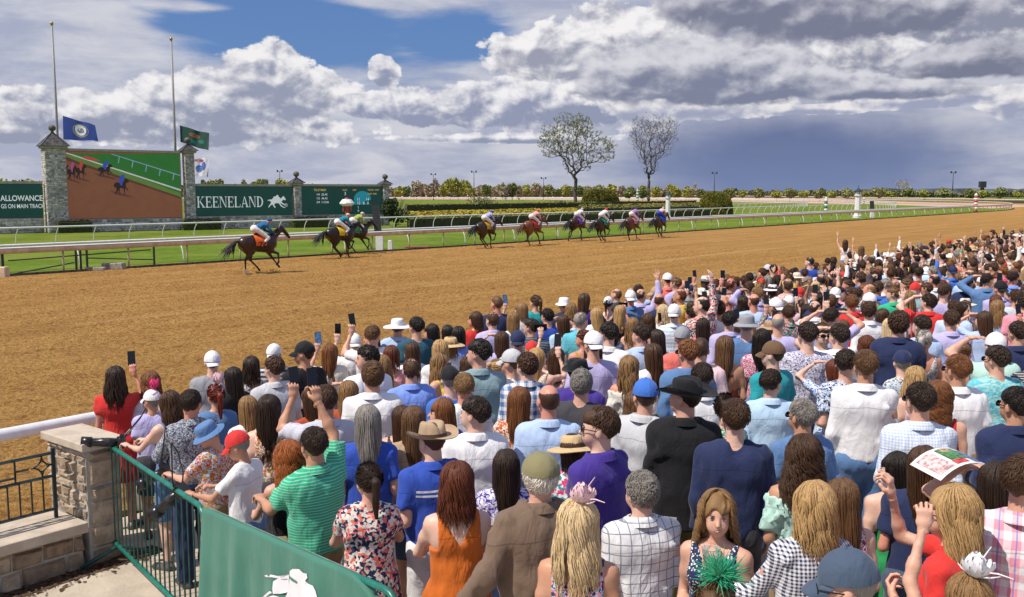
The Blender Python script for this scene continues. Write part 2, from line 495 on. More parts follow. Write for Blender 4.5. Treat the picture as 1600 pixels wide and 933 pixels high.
# =========================================================================== implicit surfaces
def _sl(ax, lo, hi):
    a_ = max(0, int(np.searchsorted(ax, lo)) - 1); b_ = min(len(ax), int(np.searchsorted(ax, hi)) + 1)
    return slice(a_, max(b_, a_ + 1))
def axis(lo, hi, h, fine=None):
    """grid coordinates; fine = list of (lo, hi, h) stretches with a smaller step"""
    out = [lo]; x = lo
    while x < hi:
        st = h
        for f in (fine or []):
            if f[0] - h <= x < f[1]: st = f[2]
        x += st; out.append(x)
    return np.array(out, np.float32)
class SDF:
    def __init__(s, lo, hi, h, fx=None, fy=None, fz=None):
        s.ax = [axis(lo[0], hi[0], h, fx), axis(lo[1], hi[1], h, fy), axis(lo[2], hi[2], h, fz)]
        s.v = np.full([len(a_) for a_ in s.ax], 1.0, np.float32); s.h = h
    def _put(s, lo, hi, fn, k, mode):
        mg = .03 + k + s.h
        sl = tuple(_sl(s.ax[i], lo[i] - mg, hi[i] + mg) for i in range(3))
        X = s.ax[0][sl[0]][:, None, None]; Y = s.ax[1][sl[1]][None, :, None]; Z = s.ax[2][sl[2]][None, None, :]
        d = fn(X, Y, Z); a_ = s.v[sl]
        if mode == 'u':
            hh = np.maximum(k - np.abs(a_ - d), 0) / max(k, 1e-6)
            s.v[sl] = np.minimum(a_, d) - hh * hh * k * .25
        elif mode == 's':
            d = -d
            hh = np.maximum(k - np.abs(a_ - d), 0) / max(k, 1e-6)
            s.v[sl] = np.maximum(a_, d) + hh * hh * k * .25
    def cap(s, a, b, ra, rb=None, k=.02, mode='u', w=None, ax=None, flat=None):
        """rounded cone a-b; w = (wa, wb) widths along the axis ax make it elliptical; flat cuts the far end"""
        rb = ra if rb is None else rb
        a = np.array(a, float); b = np.array(b, float); ab = b - a; L2 = float(ab @ ab) + 1e-12
        big = max(ra, rb, *(w or (0,)))
        lo = np.minimum(a, b) - big; hi = np.maximum(a, b) + big
        def fn(X, Y, Z):
            px, py, pz = X - a[0], Y - a[1], Z - a[2]
            t0 = (px * ab[0] + py * ab[1] + pz * ab[2]) / L2
            t = np.clip(t0, 0, 1)
            qx, qy, qz = px - t * ab[0], py - t * ab[1], pz - t * ab[2]
            r = ra + (rb - ra) * t
            q2 = qx * qx + qy * qy + qz * qz
            if w is None: d = np.sqrt(q2) - r
            else:
                ww = w[0] + (w[1] - w[0]) * t
                qu = qx * ax[0] + qy * ax[1] + qz * ax[2]
                d = (np.sqrt((qu / ww) ** 2 + np.maximum(q2 - qu * qu, 0) / (r * r)) - 1) * np.minimum(ww, r)
            if flat is not None: d = np.maximum(d, (t0 - flat) * math.sqrt(L2))
            return d
        s._put(lo, hi, fn, k, mode); return s
    def ell(s, c, r, k=.02, mode='u', R=None):
        c = np.array(c, float); r = np.array(r, float)
        R = None if R is None else np.array(R)
        def fn(X, Y, Z):
            px, py, pz = X - c[0], Y - c[1], Z - c[2]
            if R is not None:
                px, py, pz = (px * R[0, 0] + py * R[1, 0] + pz * R[2, 0], px * R[0, 1] + py * R[1, 1] + pz * R[2, 1], px * R[0, 2] + py * R[1, 2] + pz * R[2, 2])
            q = np.sqrt((px / r[0]) ** 2 + (py / r[1]) ** 2 + (pz / r[2]) ** 2)
            return (q - 1) * r.min()
        mx = r.max() if R is not None else r
        s._put(c - mx, c + mx, fn, k, mode); return s
    def whole(s, fn, op='max'):
        X = s.ax[0][:, None, None]; Y = s.ax[1][None, :, None]; Z = s.ax[2][None, None, :]
        d = fn(X, Y, Z)
        s.v = np.maximum(s.v, d) if op == 'max' else s.v + d
        s.v = s.v.astype(np.float32); return s
    def mesh(s):
        v = s.v; sg = v < 0
        nx, ny, nz = v.shape
        c = np.zeros((nx - 1, ny - 1, nz - 1), np.int8)
        for i in (0, 1):
            for j in (0, 1):
                for k in (0, 1): c += sg[i:nx - 1 + i, j:ny - 1 + j, k:nz - 1 + k]
        act = (c > 0) & (c < 8)
        I, J, K = np.nonzero(act)
        ids = np.full(act.shape, -1, np.int32); ids[I, J, K] = np.arange(len(I))
        acc = np.zeros((len(I), 3)); cnt = np.zeros(len(I))
        cor = [(i, j, k) for i in (0, 1) for j in (0, 1) for k in (0, 1)]
        val = {q: v[I + q[0], J + q[1], K + q[2]] for q in cor}
        for a_ in cor:
            for d in range(3):
                if a_[d]: continue
                b_ = list(a_); b_[d] = 1; b_ = tuple(b_)
                va, vb = val[a_], val[b_]
                cr = (va < 0) != (vb < 0)
                t = np.where(cr, va / np.where(cr, va - vb, 1), 0)
                p = np.array(a_, float)[None].repeat(len(I), 0); p[:, d] += t
                acc += np.where(cr[:, None], p, 0); cnt += cr
        P = acc / np.maximum(cnt, 1)[:, None] + np.stack([I, J, K], 1)
        W_ = np.stack([np.interp(P[:, d], np.arange(len(s.ax[d])), s.ax[d]) for d in range(3)], 1)
        F = []
        def emit(g, q4, flip):
            a_, b_, c_, d_ = q4
            f = np.stack([a_, b_, c_, d_], 1); ok = (f >= 0).all(1)
            f = f[ok]; g = g[ok]
            if flip: g = ~g
            F.append(np.where(g[:, None], f, f[:, ::-1]))
        e = sg[:-1] != sg[1:]; i, j, k = np.nonzero(e[:, 1:-1, 1:-1]); j += 1; k += 1
        emit(sg[i, j, k], (ids[i, j - 1, k - 1], ids[i, j, k - 1], ids[i, j, k], ids[i, j - 1, k]), False)
        e = sg[:, :-1] != sg[:, 1:]; i, j, k = np.nonzero(e[1:-1, :, 1:-1]); i += 1; k += 1
        emit(sg[i, j, k], (ids[i - 1, j, k - 1], ids[i, j, k - 1], ids[i, j, k], ids[i - 1, j, k]), True)
        e = sg[:, :, :-1] != sg[:, :, 1:]; i, j, k = np.nonzero(e[1:-1, 1:-1, :]); i += 1; j += 1
        emit(sg[i, j, k], (ids[i - 1, j - 1, k], ids[i, j - 1, k], ids[i, j, k], ids[i - 1, j, k]), False)
        return W_, np.concatenate(F)
def wrinkle(seed, freq, amp, sz=.5):
    """sum of sines, used to fold cloth and clump hair"""
    r = np.random.RandomState(seed)
    ws = [(r.normal(size=3) * freq * np.array([1, 1, sz]), r.uniform(0, 6.28)) for _ in range(7)]
    def fn(X, Y, Z):
        o = 0
        for i, (w_, p) in enumerate(ws):
            o = o + np.sin(X * w_[0] + Y * w_[1] + Z * w_[2] + p + (.8 * o if i else 0))
        return o * amp / 3
    return fn
# =========================================================================== people
def rotz(d): c, s_ = math.cos(D2R(d)), math.sin(D2R(d)); return np.array([[c, -s_, 0], [s_, c, 0], [0, 0, 1.0]])
def rotx(d): c, s_ = math.cos(D2R(d)), math.sin(D2R(d)); return np.array([[1.0, 0, 0], [0, c, -s_], [0, s_, c]])
NECK = np.array([0, -.005, 1.50])
# arm targets for one side (+x): elbow, wrist, finger direction, palm normal, hand kind
ARM = {
 'down':  ((.225, -.03, 1.14), (.235, .05, .90), (0, .15, -1), (-1, 0, 0), 'open'),
 'bent':  ((.235, -.05, 1.15), (.17, .19, 1.10), (-.6, .8, .05), (0, 0, -1), 'open'),
 'chest': ((.265, .0, 1.17), (.11, .23, 1.24), (-.75, .5, .35), (0, -1, .2), 'grip'),
 'phone': ((.26, .20, 1.40), (.16, .30, 1.66), (-.15, .1, 1), (0, 1, .1), 'grip'),
 'high':  ((.27, .12, 1.63), (.20, .22, 1.90), (-.05, .2, 1), (0, 1, 0), 'grip'),
 'cheer': ((.30, .05, 1.62), (.31, .10, 1.90), (0.05, .1, 1), (0, 1, 0), 'open'),
 'point': ((.30, .10, 1.66), (.28, .25, 1.92), (0, .35, 1), (0, 1, 0), 'point'),
 'shade': ((.36, .14, 1.52), (.17, .20, 1.68), (-1, -.1, .12), (0, 0, -1), 'open'),
 'hip':   ((.37, -.10, 1.16), (.20, .02, 1.02), (-.7, .6, -.3), (0, 0, -1), 'open'),
 'cross': ((.27, .03, 1.14), (.03, .22, 1.18), (-1, .1, .1), (0, -1, 0), 'open'),
 'rail':  ((.29, .17, 1.13), (.16, .36, 1.12), (-.5, .85, 0), (0, 0, -1), 'grip'),
 'ahead': ((.24, .22, 1.17), (.14, .44, 1.20), (-.3, .95, .1), (0, 0, -1), 'grip'),
 'down_out': ((.36, -.06, 1.14), (.47, .08, .93), (.6, .2, -.8), (0, -1, 0), 'open'),
 'over':  ((.38, .02, 1.46), (.40, .20, 1.30), (0, .9, -.3), (0, 0, -1), 'open'),
 'offer': ((.31, .12, 1.15), (.44, .30, 1.16), (.15, .3, 1), (-.3, -1, 0), 'grip'),
 'headtop': ((.34, .16, 1.62), (.12, .14, 1.80), (-1, -.1, .1), (0, 0, -1), 'open'),
}
# whole poses: (right side = +x, left side = -x)
POSE = {'down': ('down', 'down'), 'bent': ('bent', 'bent'), 'chest': ('chest', 'chest'), 'phoneR': ('phone', 'down'), 'phoneL': ('bent', 'phone'),
        'phone2': ('phone', 'phone'), 'highR': ('high', 'down'), 'highL': ('down', 'high'), 'high2': ('high', 'high'), 'cheerR': ('cheer', 'down'), 'cheerL': ('down', 'cheer'),
        'cheer2': ('cheer', 'cheer'), 'pointR': ('point', 'down'), 'pointL': ('down', 'point'), 'shadeR': ('shade', 'down'), 'shadeL': ('down', 'shade'), 'hips': ('hip', 'hip'),
        'hipL': ('down', 'hip'), 'cross': ('cross', 'cross'), 'rail': ('rail', 'rail'), 'ahead': ('ahead', 'ahead'), 'reachL': ('down', 'down_out'), 'shade2': ('shade', 'shade'),
        'green': ('high', 'ahead'), 'ctrl': ('chest', 'down'), 'railR': ('rail', 'down'), 'topR': ('headtop', 'bent'), 'aheadR': ('ahead', 'down'), 'drinkR': ('phone', 'chest'), 'offerL': ('bent', 'offer')}

_hand = {}
def hand_mesh(kind, hh=.0062):
    key = (kind, hh)
    if key in _hand: return _hand[key]
    s = SDF((-.07, -.03, -.09), (.10, .22, .05), hh)
    s.cap((0, -.03, 0), (0, .02, 0), .023, .021, k=.012, w=(.028, .027), ax=(1, 0, 0))
    s.cap((.0, .02, 0), (0, .078, .002), .013, .012, k=.02, w=(.034, .040), ax=(1, 0, 0))
    cur = {'open': (12, 16, 12), 'grip': (48, 60, 30), 'point': (70, 80, 50)}[kind]
    for i, (x, y, L, sp) in enumerate([(.030, .080, 1.0, 7), (.010, .086, 1.08, 2), (-.011, .083, 1.0, -3), (-.030, .074, .80, -9)]):
        c3 = cur
        if kind == 'point' and i == 0: c3 = (4, 6, 4)
        if kind == 'open': c3 = tuple(a_ + 4 * i for a_ in cur)
        a_ = 0; p = np.array([x, y, .002]); sd = math.sin(D2R(sp))
        for seg, (l, r) in enumerate([(.042, .0092), (.027, .0084), (.020, .0076)]):
            a_ += c3[seg]
            q = p + L * l * np.array([sd, math.cos(D2R(a_)), -math.sin(D2R(a_))])
            s.cap(p, q, r, r * .92, k=.005); p = q
    th = [(.022, .012, -.002), (.048, .040, -.012), (.058, .070, -.022), (.056, .092, -.030)] if kind == 'open' else [(.022, .012, -.004), (.040, .038, -.022), (.036, .062, -.040), (.020, .078, -.050)]
    for i in range(3): s.cap(th[i], th[i + 1], .0125 - .0015 * i, .0115 - .0015 * i, k=.01)
    _hand[key] = s.mesh(); return _hand[key]

def build_dims(sex, big=0.0):
    if sex == 'm': d = dict(sh=.170, shz=1.405, hip=.092, wa=.150, wd=.105, ch=.168, cd=.115, hw=.158, arm=1.0, neck=.058)
    elif sex == 'f': d = dict(sh=.152, shz=1.405, hip=.092, wa=.118, wd=.088, ch=.142, cd=.098, hw=.165, arm=.84, neck=.047)
    else: d = dict(sh=.150, shz=1.385, hip=.080, wa=.125, wd=.09, ch=.135, cd=.09, hw=.13, arm=.8, neck=.045)
    d['wa'] += big * .045; d['wd'] += big * .055; d['ch'] += big * .022; d['cd'] += big * .02; d['hw'] += big * .02; d['arm'] *= 1 + .18 * big
    return d
def torso(s, d, t, sex, top=True, lo=.90):
    """trunk of the body, or of the cloth lying t above it"""
    X = (1, 0, 0)
    s.cap((0, 0, 1.31), (0, -.005, 1.375), d['cd'] + t, d['cd'] * .80 + t, k=.05, w=(d['ch'] + t, d['ch'] * .90 + t), ax=X)
    s.cap((0, .002, 1.10), (0, 0, 1.30), d['wd'] + t, d['cd'] + t, k=.05, w=(d['wa'] + t, d['ch'] + t), ax=X)
    s.cap((0, -.005, .96), (0, .002, 1.10), d['wd'] * 1.08 + t, d['wd'] + t, k=.05, w=(d['hw'] + t, d['wa'] + t), ax=X)
    for sg in (-1, 1):
        s.cap((sg * .045, -.012, 1.455), (sg * d['sh'], -.005, d['shz']), .036 + t, .052 * d['arm'] ** .5 + t * .8, k=.05)
        s.ell((sg * d['ch'] * .52, -d['cd'] * .50, 1.35), (.072 + t, .048 + t, .080 + t), k=.05)
        if sex == 'f': s.ell((sg * .062, d['cd'] * .78, 1.30), (.056 + t, .052 + t, .058 + t), k=.035)
def arms(s, d, t, pose, cut=None, mode='body', fl=None):
    for sg, an in ((1, POSE[pose][0]), (-1, POSE[pose][1])):
        e, w_, fd, pn, hk = ARM[an]
        sh = np.array([sg * d['sh'], -.005, d['shz']])
        kx = d['sh'] / .185
        e = np.array([sg * e[0] * kx, e[1], e[2]]); w_ = np.array([sg * w_[0] * kx, w_[1], w_[2]])
        # keep the upper arm 0.29 and the forearm 0.255 long
        e = sh + (e - sh) / np.linalg.norm(e - sh) * .285
        w_ = e + (w_ - e) / np.linalg.norm(w_ - e) * .25
        A_ = d['arm']
        if mode == 'body':
            s.cap(sh, e, .050 * A_, .037 * A_, k=.035)
            m = sh * .55 + e * .45; s.ell(m, (.047 * A_,) * 3, k=.03)
            s.cap(e, w_, .037 * A_, .024 * A_ + .001, k=.018)
            m = e * .72 + w_ * .28; s.ell(m, (.040 * A_,) * 3, k=.025)
        elif mode == 'short':
            L = cut or .62
            q = sh + (e - sh) * L
            s.cap(sh, q, .049 * A_ + t, .046 * A_ + t * 1.3, k=.03, flat=1.0)
        elif mode == 'long':
            s.cap(sh, e, .046 * A_ + t * .8, .039 * A_ + t * .8, k=.03)
            q = w_ if cut is None else e + (w_ - e) * cut
            s.cap(e, q, .040 * A_ + t * .8, .030 * A_ + t * .8, k=.02, flat=1.0)
def arm_ends(d, pose):
    out = []
    for sg, an in ((1, POSE[pose][0]), (-1, POSE[pose][1])):
        e, w_, fd, pn, hk = ARM[an]
        sh = np.array([sg * d['sh'], -.005, d['shz']]); kx = d['sh'] / .185
        e = np.array([sg * e[0] * kx, e[1], e[2]]); w_ = np.array([sg * w_[0] * kx, w_[1], w_[2]])
        e = sh + (e - sh) / np.linalg.norm(e - sh) * .285
        w_ = e + (w_ - e) / np.linalg.norm(w_ - e) * .25
        f = np.array([sg * fd[0], fd[1], fd[2]]); f = f / np.linalg.norm(f)
        n_ = np.array([sg * pn[0], pn[1], pn[2]]); n_ = n_ - f * (n_ @ f); n_ /= np.linalg.norm(n_)
        out.append((sg, w_, f, n_, hk, e))
    return out
def head_R(hy, hp): return rotz(hy) @ rotx(hp)
_body = {}
def body_mesh(sex, pose, hy, hp, big, q):
    key = (sex, pose, hy, hp, big, q)
    if key in _body: return _body[key]
    d = build_dims(sex, big)
    pts = [np.array([.27, .12, 1.80]), np.array([-.27, -.17, 0])]
    for sg, w_, f, n_, hk, e in arm_ends(d, pose): pts += [w_, e]
    pts = np.array(pts)
    lo = pts.min(0) - .07; hi = pts.max(0) + .07; lo[2] = -.02
    h = {-1: .048, 0: .036, 1: .028, 2: .0215}[q]; hf = {-1: .028, 0: .019, 1: .0130, 2: .0084}[q]
    s = SDF(lo, hi, h)
    torso(s, d, 0, sex)
    arms(s, d, 0, pose)
    # neck and head, on a finer grid of their own that runs into the shoulders
    R = head_R(hy, hp)
    hd = lambda p: NECK + R @ np.array(p, float)
    sb = s
    hc_ = hd((0, .02, .13))
    s = SDF((min(-.12, hc_[0] - .13), min(-.15, hc_[1] - .15), 1.42), (max(.12, hc_[0] + .13), max(.12, hc_[1] + .15), 1.82), hf)
    torso(s, d, 0, sex)
    for t_ in (sb, s): t_.cap((0, -.022, 1.43), hd((0, -.008, .05)), d['neck'], d['neck'] * .95, k=.03)
    fs = .93 if sex == 'f' else 1.0
    s.ell(hd((0, -.010, .155)), np.array([.073, .093, .093]) * (fs * .5 + .5), k=.02, R=R)
    s.ell(hd((0, .030, .115)), (.061 * fs, .062, .082), k=.03, R=R)          # face
    s.ell(hd((0, .055, .058)), (.030 * fs, .030, .028), k=.035, R=R)         # chin
    for sg in (-1, 1):
        s.ell(hd((sg * .030, .060, .046 + .04)), (.022, .022, .024), k=.03, R=R)   # cheeks
        s.ell(hd((sg * .031, .096, .133)), (.017, .012, .011), k=.012, mode='s', R=R)  # sockets
        s.ell(hd((sg * .078 * fs, -.002, .118)), (.010, .020, .031), k=.008, R=R)  # ears
    s.cap(hd((0, .088, .132)), hd((0, .108, .104)), .008, .013, k=.012)       # nose
    s.cap(hd((-.016, .088, .075)), hd((.016, .088, .075)), .008, k=.012)      # mouth
    s.whole(lambda X_, Y_, Z_: 1.462 - Z_ + 0 * X_ + 0 * Y_)
    VH, FH = s.mesh(); s = sb
    s.whole(lambda X_, Y_, Z_: np.where((np.abs(X_) < .075) & (np.abs(Y_ + .01) < .09), Z_ - 1.50, -1))
    # pelvis and legs
    for sg in (-1, 1):
        hip = (sg * d['hip'], -.005, .92); kn = (sg * .098, .012, .50); an = (sg * .100, -.015, .09)
        s.ell((sg * .075, -.045, .92), (.085, .085, .095), k=.05)
        s.cap(hip, kn, .085 if sex != 'c' else .07, .055, k=.05)
        s.cap(kn, an, .052, .036, k=.03)
        s.ell((sg * .099, -.03, .36), (.05, .054, .10), k=.03)
        s.cap((sg * .100, -.02, .04), (sg * .112, .13, .030), .038, .028, k=.02)
    V, F = s.mesh(); mi = [np.zeros(len(F), int)]
    V = [V, VH]; Fs = [F, FH + len(V[0])]; mi.append(np.zeros(len(FH), int)); n = len(V[0]) + len(VH)
    for sg, w_, f, n_, hk, e in arm_ends(d, pose):
        hv, hf_ = hand_mesh(hk, {-1: .0185, 0: .0135, 1: .0100, 2: .0075}[q])
        sc = .92 if sex == 'f' else 1.0
        z_ = -n_; y_ = f; x_ = np.cross(y_, z_)
        v = hv.copy(); ff = hf_
        if x_ @ np.array([sg, 0, 0]) > 0 and abs(f[2]) < .8: pass
        # thumb towards the middle of the body or upwards
        tdir = np.array([-sg * .6, .6, .5])
        if x_ @ tdir < 0: v[:, 0] *= -1; ff = ff[:, ::-1]
        v = (v * sc) @ np.array([x_, y_, z_]) + w_
        V.append(v); Fs.append(ff + n); mi.append(np.zeros(len(ff), int)); n += len(v)
    # eyes, brows and lips ride on the same mesh
    def orb(c, r, m_, nu=8, nv=6):
        nonlocal n
        th = np.linspace(0, math.pi, nv + 1); ph = np.arange(nu) * 2 * math.pi / nu
        P = np.array([[(math.sin(a_) * math.cos(b_) * r[0], math.sin(a_) * math.sin(b_) * r[1], math.cos(a_) * r[2]) for b_ in ph] for a_ in th]).reshape(-1, 3)
        v = (P + np.array(c)) @ R.T + NECK
        i = np.arange(nv)[:, None] * nu; j = np.arange(nu)[None]; j2 = (j + 1) % nu
        f = np.stack([i + j, i + nu + j, i + nu + j2, i + j2], -1).reshape(-1, 4)
        V.append(v); Fs.append(f + n); mi.append(np.full(len(f), m_)); n += len(v)
    if q > 0:
        for sg in (-1, 1):
            orb((sg * .031, .0815, .132), (.0125, .009, .0055), 1)
            orb((sg * .031, .0875, .132), (.0050, .0035, .0048), 2)
            orb((sg * .031, .0870, .1385), (.014, .006, .0018), 4)
            orb((sg * .032, .0880, .152), (.016, .006, .0022), 4)
        for t_ in np.linspace(-1, 1, 7):
            orb((.028 * t_, .0945 - .008 * t_ * t_, .0740 + .0105 * t_ * t_ + .003), (.0065, .0055, .0032), 3)
            orb((.026 * t_, .0935 - .006 * t_ * t_, .0600 + .0170 * t_ * t_ + .003), (.0065, .0055, .0036), 3)
            orb((.023 * t_, .0935 - .007 * t_ * t_, .0685 + .0105 * t_ * t_ + .0025), (.0065, .0045, .0062 * (1.05 - t_ * t_)), 1)
    me = mesh_np('body', np.concatenate(V), Fs, True, [M['skin'], M['eye_white'], M['eye_dark'], M['lip'], M['brow']], np.concatenate(mi))
    _body[key] = me
    return me

# --- clothes
_cloth = {}
def top_mesh(kind, sex, pose, big, q):
    key = (kind, sex, pose, big, q)
    if key in _cloth: return _cloth[key]
    d = build_dims(sex, big)
    pts = [np.array([.27, .17, 1.52]), np.array([-.27, -.17, .85])]
    for sg, w_, f, n_, hk, e in arm_ends(d, pose): pts += [w_, e]
    pts = np.array(pts); lo = pts.min(0) - .08; hi = pts.max(0) + .08
    hem = {'tee': .93, 'polo': .93, 'shirt': .94, 'blazer': .80, 'sweater': .91, 'tank': .95, 'dress': .56, 'sdress': .56, 'strap': .56, 'bare': .56, 'ruffle': .93}[kind]
    lo[2] = hem - .06; hi[2] = max(1.58, hi[2] if kind not in ('tank', 'dress', 'strap', 'bare') else 1.58)
    s = SDF(lo, hi, {-1: .048, 0: .034, 1: .025, 2: .0165}[q])
    t = {'tee': .014, 'polo': .015, 'shirt': .016, 'blazer': .026, 'sweater': .018, 'tank': .009, 'dress': .010, 'sdress': .012, 'strap': .007, 'bare': .008, 'ruffle': .014}[kind]
    torso(s, d, t, sex)
    X = (1, 0, 0)
    w0 = d['hw'] + t + .006
    if kind in ('tee', 'polo', 'shirt', 'sweater', 'blazer'):       # cloth hangs straight from the chest
        s.cap((0, -.004, hem - .03), (0, -.004, 1.25), d['wd'] * 1.15 + t + .012, d['cd'] * .98 + t, k=.03, w=(w0, d['ch'] + t), ax=X)
    if kind in ('dress', 'sdress', 'strap', 'bare'):
        s.cap((0, -.01, .95), (0, -.01, hem), .145, .215, k=.04, w=(w0 + .01, .26), ax=X)
    if kind == 'blazer': s.cap((0, -.02, .78), (0, -.012, 1.15), .165, .13, k=.04, w=(w0 + .025, d['wa'] + .045), ax=X)
    if kind in ('tee', 'polo', 'sdress', 'ruffle'): arms(s, d, t, pose, cut={'tee': .68, 'polo': .72, 'sdress': .55, 'ruffle': .8}[kind], mode='short')
    if kind in ('shirt', 'sweater', 'blazer'): arms(s, d, t * .9, pose, cut=(.93 if kind != 'blazer' else .97), mode='long')
    seed = hash(key[0] + key[1] + key[2]) % 1 + len(pose) * 7 + len(kind)
    wa_, wb_ = wrinkle(seed, 24, .0085, .6), wrinkle(seed + 5, 55, .0020, .5)
    s.whole(lambda X_, Y_, Z_: np.minimum(wa_(X_, Y_, Z_) + wb_(X_, Y_, Z_), t * .35), 'add')
    if kind in ('dress', 'sdress', 'strap', 'bare'):
        s.whole(lambda X_, Y_, Z_: np.where(Z_ < .95, .012 * np.sin(np.arctan2(X_, Y_) * 13) * np.clip((1.0 - Z_) * 3, 0, 1), 0), 'add')
    # openings
    s.whole(lambda X_, Y_, Z_: hem - Z_ + 0 * X_ + 0 * Y_)
    if kind in ('shirt', 'polo', 'blazer'):
        s.cap((0, -.015, 1.44), (0, .0, 1.60), d['neck'] + .006, d['neck'] + .016, k=.005, mode='s')
        s.whole(lambda X_, Y_, Z_: np.where(np.abs(X_) < .11, Z_ - 1.515, -1))
    elif kind in ('tank', 'dress'):
        s.whole(lambda X_, Y_, Z_: np.maximum(.0, 1) * np.where(Z_ > 1.30, np.minimum(.066 + (Z_ - 1.30) * .06 - np.abs(X_), .3) if False else -1.0, -1.0))
        # V opening behind and in front, and cut-away arms
        s.whole(lambda X_, Y_, Z_: np.minimum((Z_ - 1.30) * .55 - np.abs(X_) + .005, 1.0))
        s.whole(lambda X_, Y_, Z_: np.where(Z_ > 1.27, np.abs(X_) - (d['sh'] - .022) + 0 * Y_, -1))
    elif kind == 'strap':
        s.whole(lambda X_, Y_, Z_: np.where(np.abs(np.abs(X_) - .085) < .011, -1.0, Z_ - (1.25 + Y_ * .75) + 0 * X_))
        s.whole(lambda X_, Y_, Z_: np.where(Z_ > 1.25, np.abs(X_) - .12 + 0 * Y_, -1))
    elif kind == 'bare':
        s.whole(lambda X_, Y_, Z_: Z_ - (1.29 + Y_ * .35) + 0 * X_)
        s.whole(lambda X_, Y_, Z_: np.abs(X_) - .155 * (1 + (1.4 - Z_)) + 0 * Y_)
    elif kind == 'ruffle':
        s.whole(lambda X_, Y_, Z_: Z_ - 1.40 + 0 * X_ + 0 * Y_)
        s.whole(lambda X_, Y_, Z_: .014 * np.sin(np.arctan2(X_, Y_) * 22) * (np.sin(Z_ * 60) > 0) * (Z_ > 1.15) * -1.0, 'add')
    else:
        s.cap((0, .02, 1.42), (0, .03, 1.60), .066, .085, k=.005, mode='s')
    V, F = s.mesh(); V = [V]; Fs = [F]; n = len(V[0])
    if kind in ('shirt', 'polo', 'blazer'):            # collar: a folded band round the neck, open in front
        a_ = np.linspace(-math.pi * .86, math.pi * .86, 26)      # 0 = nape
        rows = []
        for rr, zz in ((.020, 1.425), (.008, 1.462), (.006, 1.514), (.012, 1.520), (.022, 1.500), (.034, 1.468)):
            r = d['neck'] + rr + .006
            rows.append(np.stack([np.sin(a_) * r * 1.08, -np.cos(a_) * r * 1.05 - .012, zz - .028 * (1 - np.cos(a_)) * .5 + 0 * a_], 1))
        P = np.array(rows); k0 = P.shape[1]
        i = np.arange(len(rows) - 1)[:, None] * k0; j = np.arange(k0 - 1)[None]
        f = np.stack([i + j, i + j + 1, i + k0 + j + 1, i + k0 + j], -1).reshape(-1, 4)
        V.append(P.reshape(-1, 3)); Fs.append(f + n); n += P.size // 3
    me = mesh_np(kind, np.concatenate(V), Fs, True, [fab('plain')])
    _cloth[key] = me
    return me
def legs_mesh(kind, sex, big, q):
    key = ('L' + kind, sex, big, q)
    if key in _cloth: return _cloth[key]
    d = build_dims(sex, big)
    end = {'trousers': .07, 'shorts': .50, 'skirt': .55}[kind]
    s = SDF((-.27, -.24, end - .04), (.27, .22, 1.10), {-1: .05, 0: .036, 1: .028, 2: .022}[q])
    t = .014
    s.cap((0, -.005, .93), (0, .0, 1.06), d['wd'] * 1.08 + t, d['wd'] + t * .6, k=.04, w=(d['hw'] + t, d['wa'] + t * .8), ax=(1, 0, 0))
    if kind == 'skirt': s.cap((0, -.01, .95), (0, -.01, end), .13, .17, k=.04, w=(d['hw'] + t, .20), ax=(1, 0, 0))
    for sg in (-1, 1):
        s.ell((sg * .072, -.045, .925), (.085 + t, .085 + t, .10), k=.05)
        if kind != 'skirt':
            s.cap((sg * d['hip'], -.005, .92), (sg * .098, .012, .50), .090 + t * .5, .066 + t, k=.04)
            if kind == 'trousers':
              s.ell((sg * .099, -.03, .36), (.05 + t, .054 + t, .12), k=.04)
              s.cap((sg * .098, .012, .50), (sg * .100, -.012, .0), .066 + t, .060 + t, k=.03)
    wa_ = wrinkle(3, 22, .007, .8)
    s.whole(lambda X_, Y_, Z_: np.clip(wa_(X_, Y_, Z_), -.008, .004), 'add')
    s.whole(lambda X_, Y_, Z_: end - Z_ + 0 * X_ + 0 * Y_)
    s.whole(lambda X_, Y_, Z_: Z_ - 1.05 + 0 * X_ + 0 * Y_)
    V, F = s.mesh()
    me = mesh_np(kind, V, F, True, [fab('plain')]); _cloth[key] = me; return me
_shoe = {}
def shoe_mesh():
    if 's' not in _shoe:
        s = SDF((-.07, -.1, -.02), (.09, .21, .12), .016)
        s.cap((0, -.045, .035), (.012, .135, .03), .046, .036, k=.02, w=(.042, .048), ax=(1, 0, 0))
        s.cap((0, -.02, .05), (0, -.01, .09), .046, .042, k=.03)
        s.whole(lambda X_, Y_, Z_: .002 - Z_ + 0 * X_ + 0 * Y_)
        V, F = s.mesh(); _shoe['s'] = mesh_np('shoe', V, F, True, [simple('shoe_leather', (.10, .09, .09), .5, var=.3)])
    return _shoe['s']

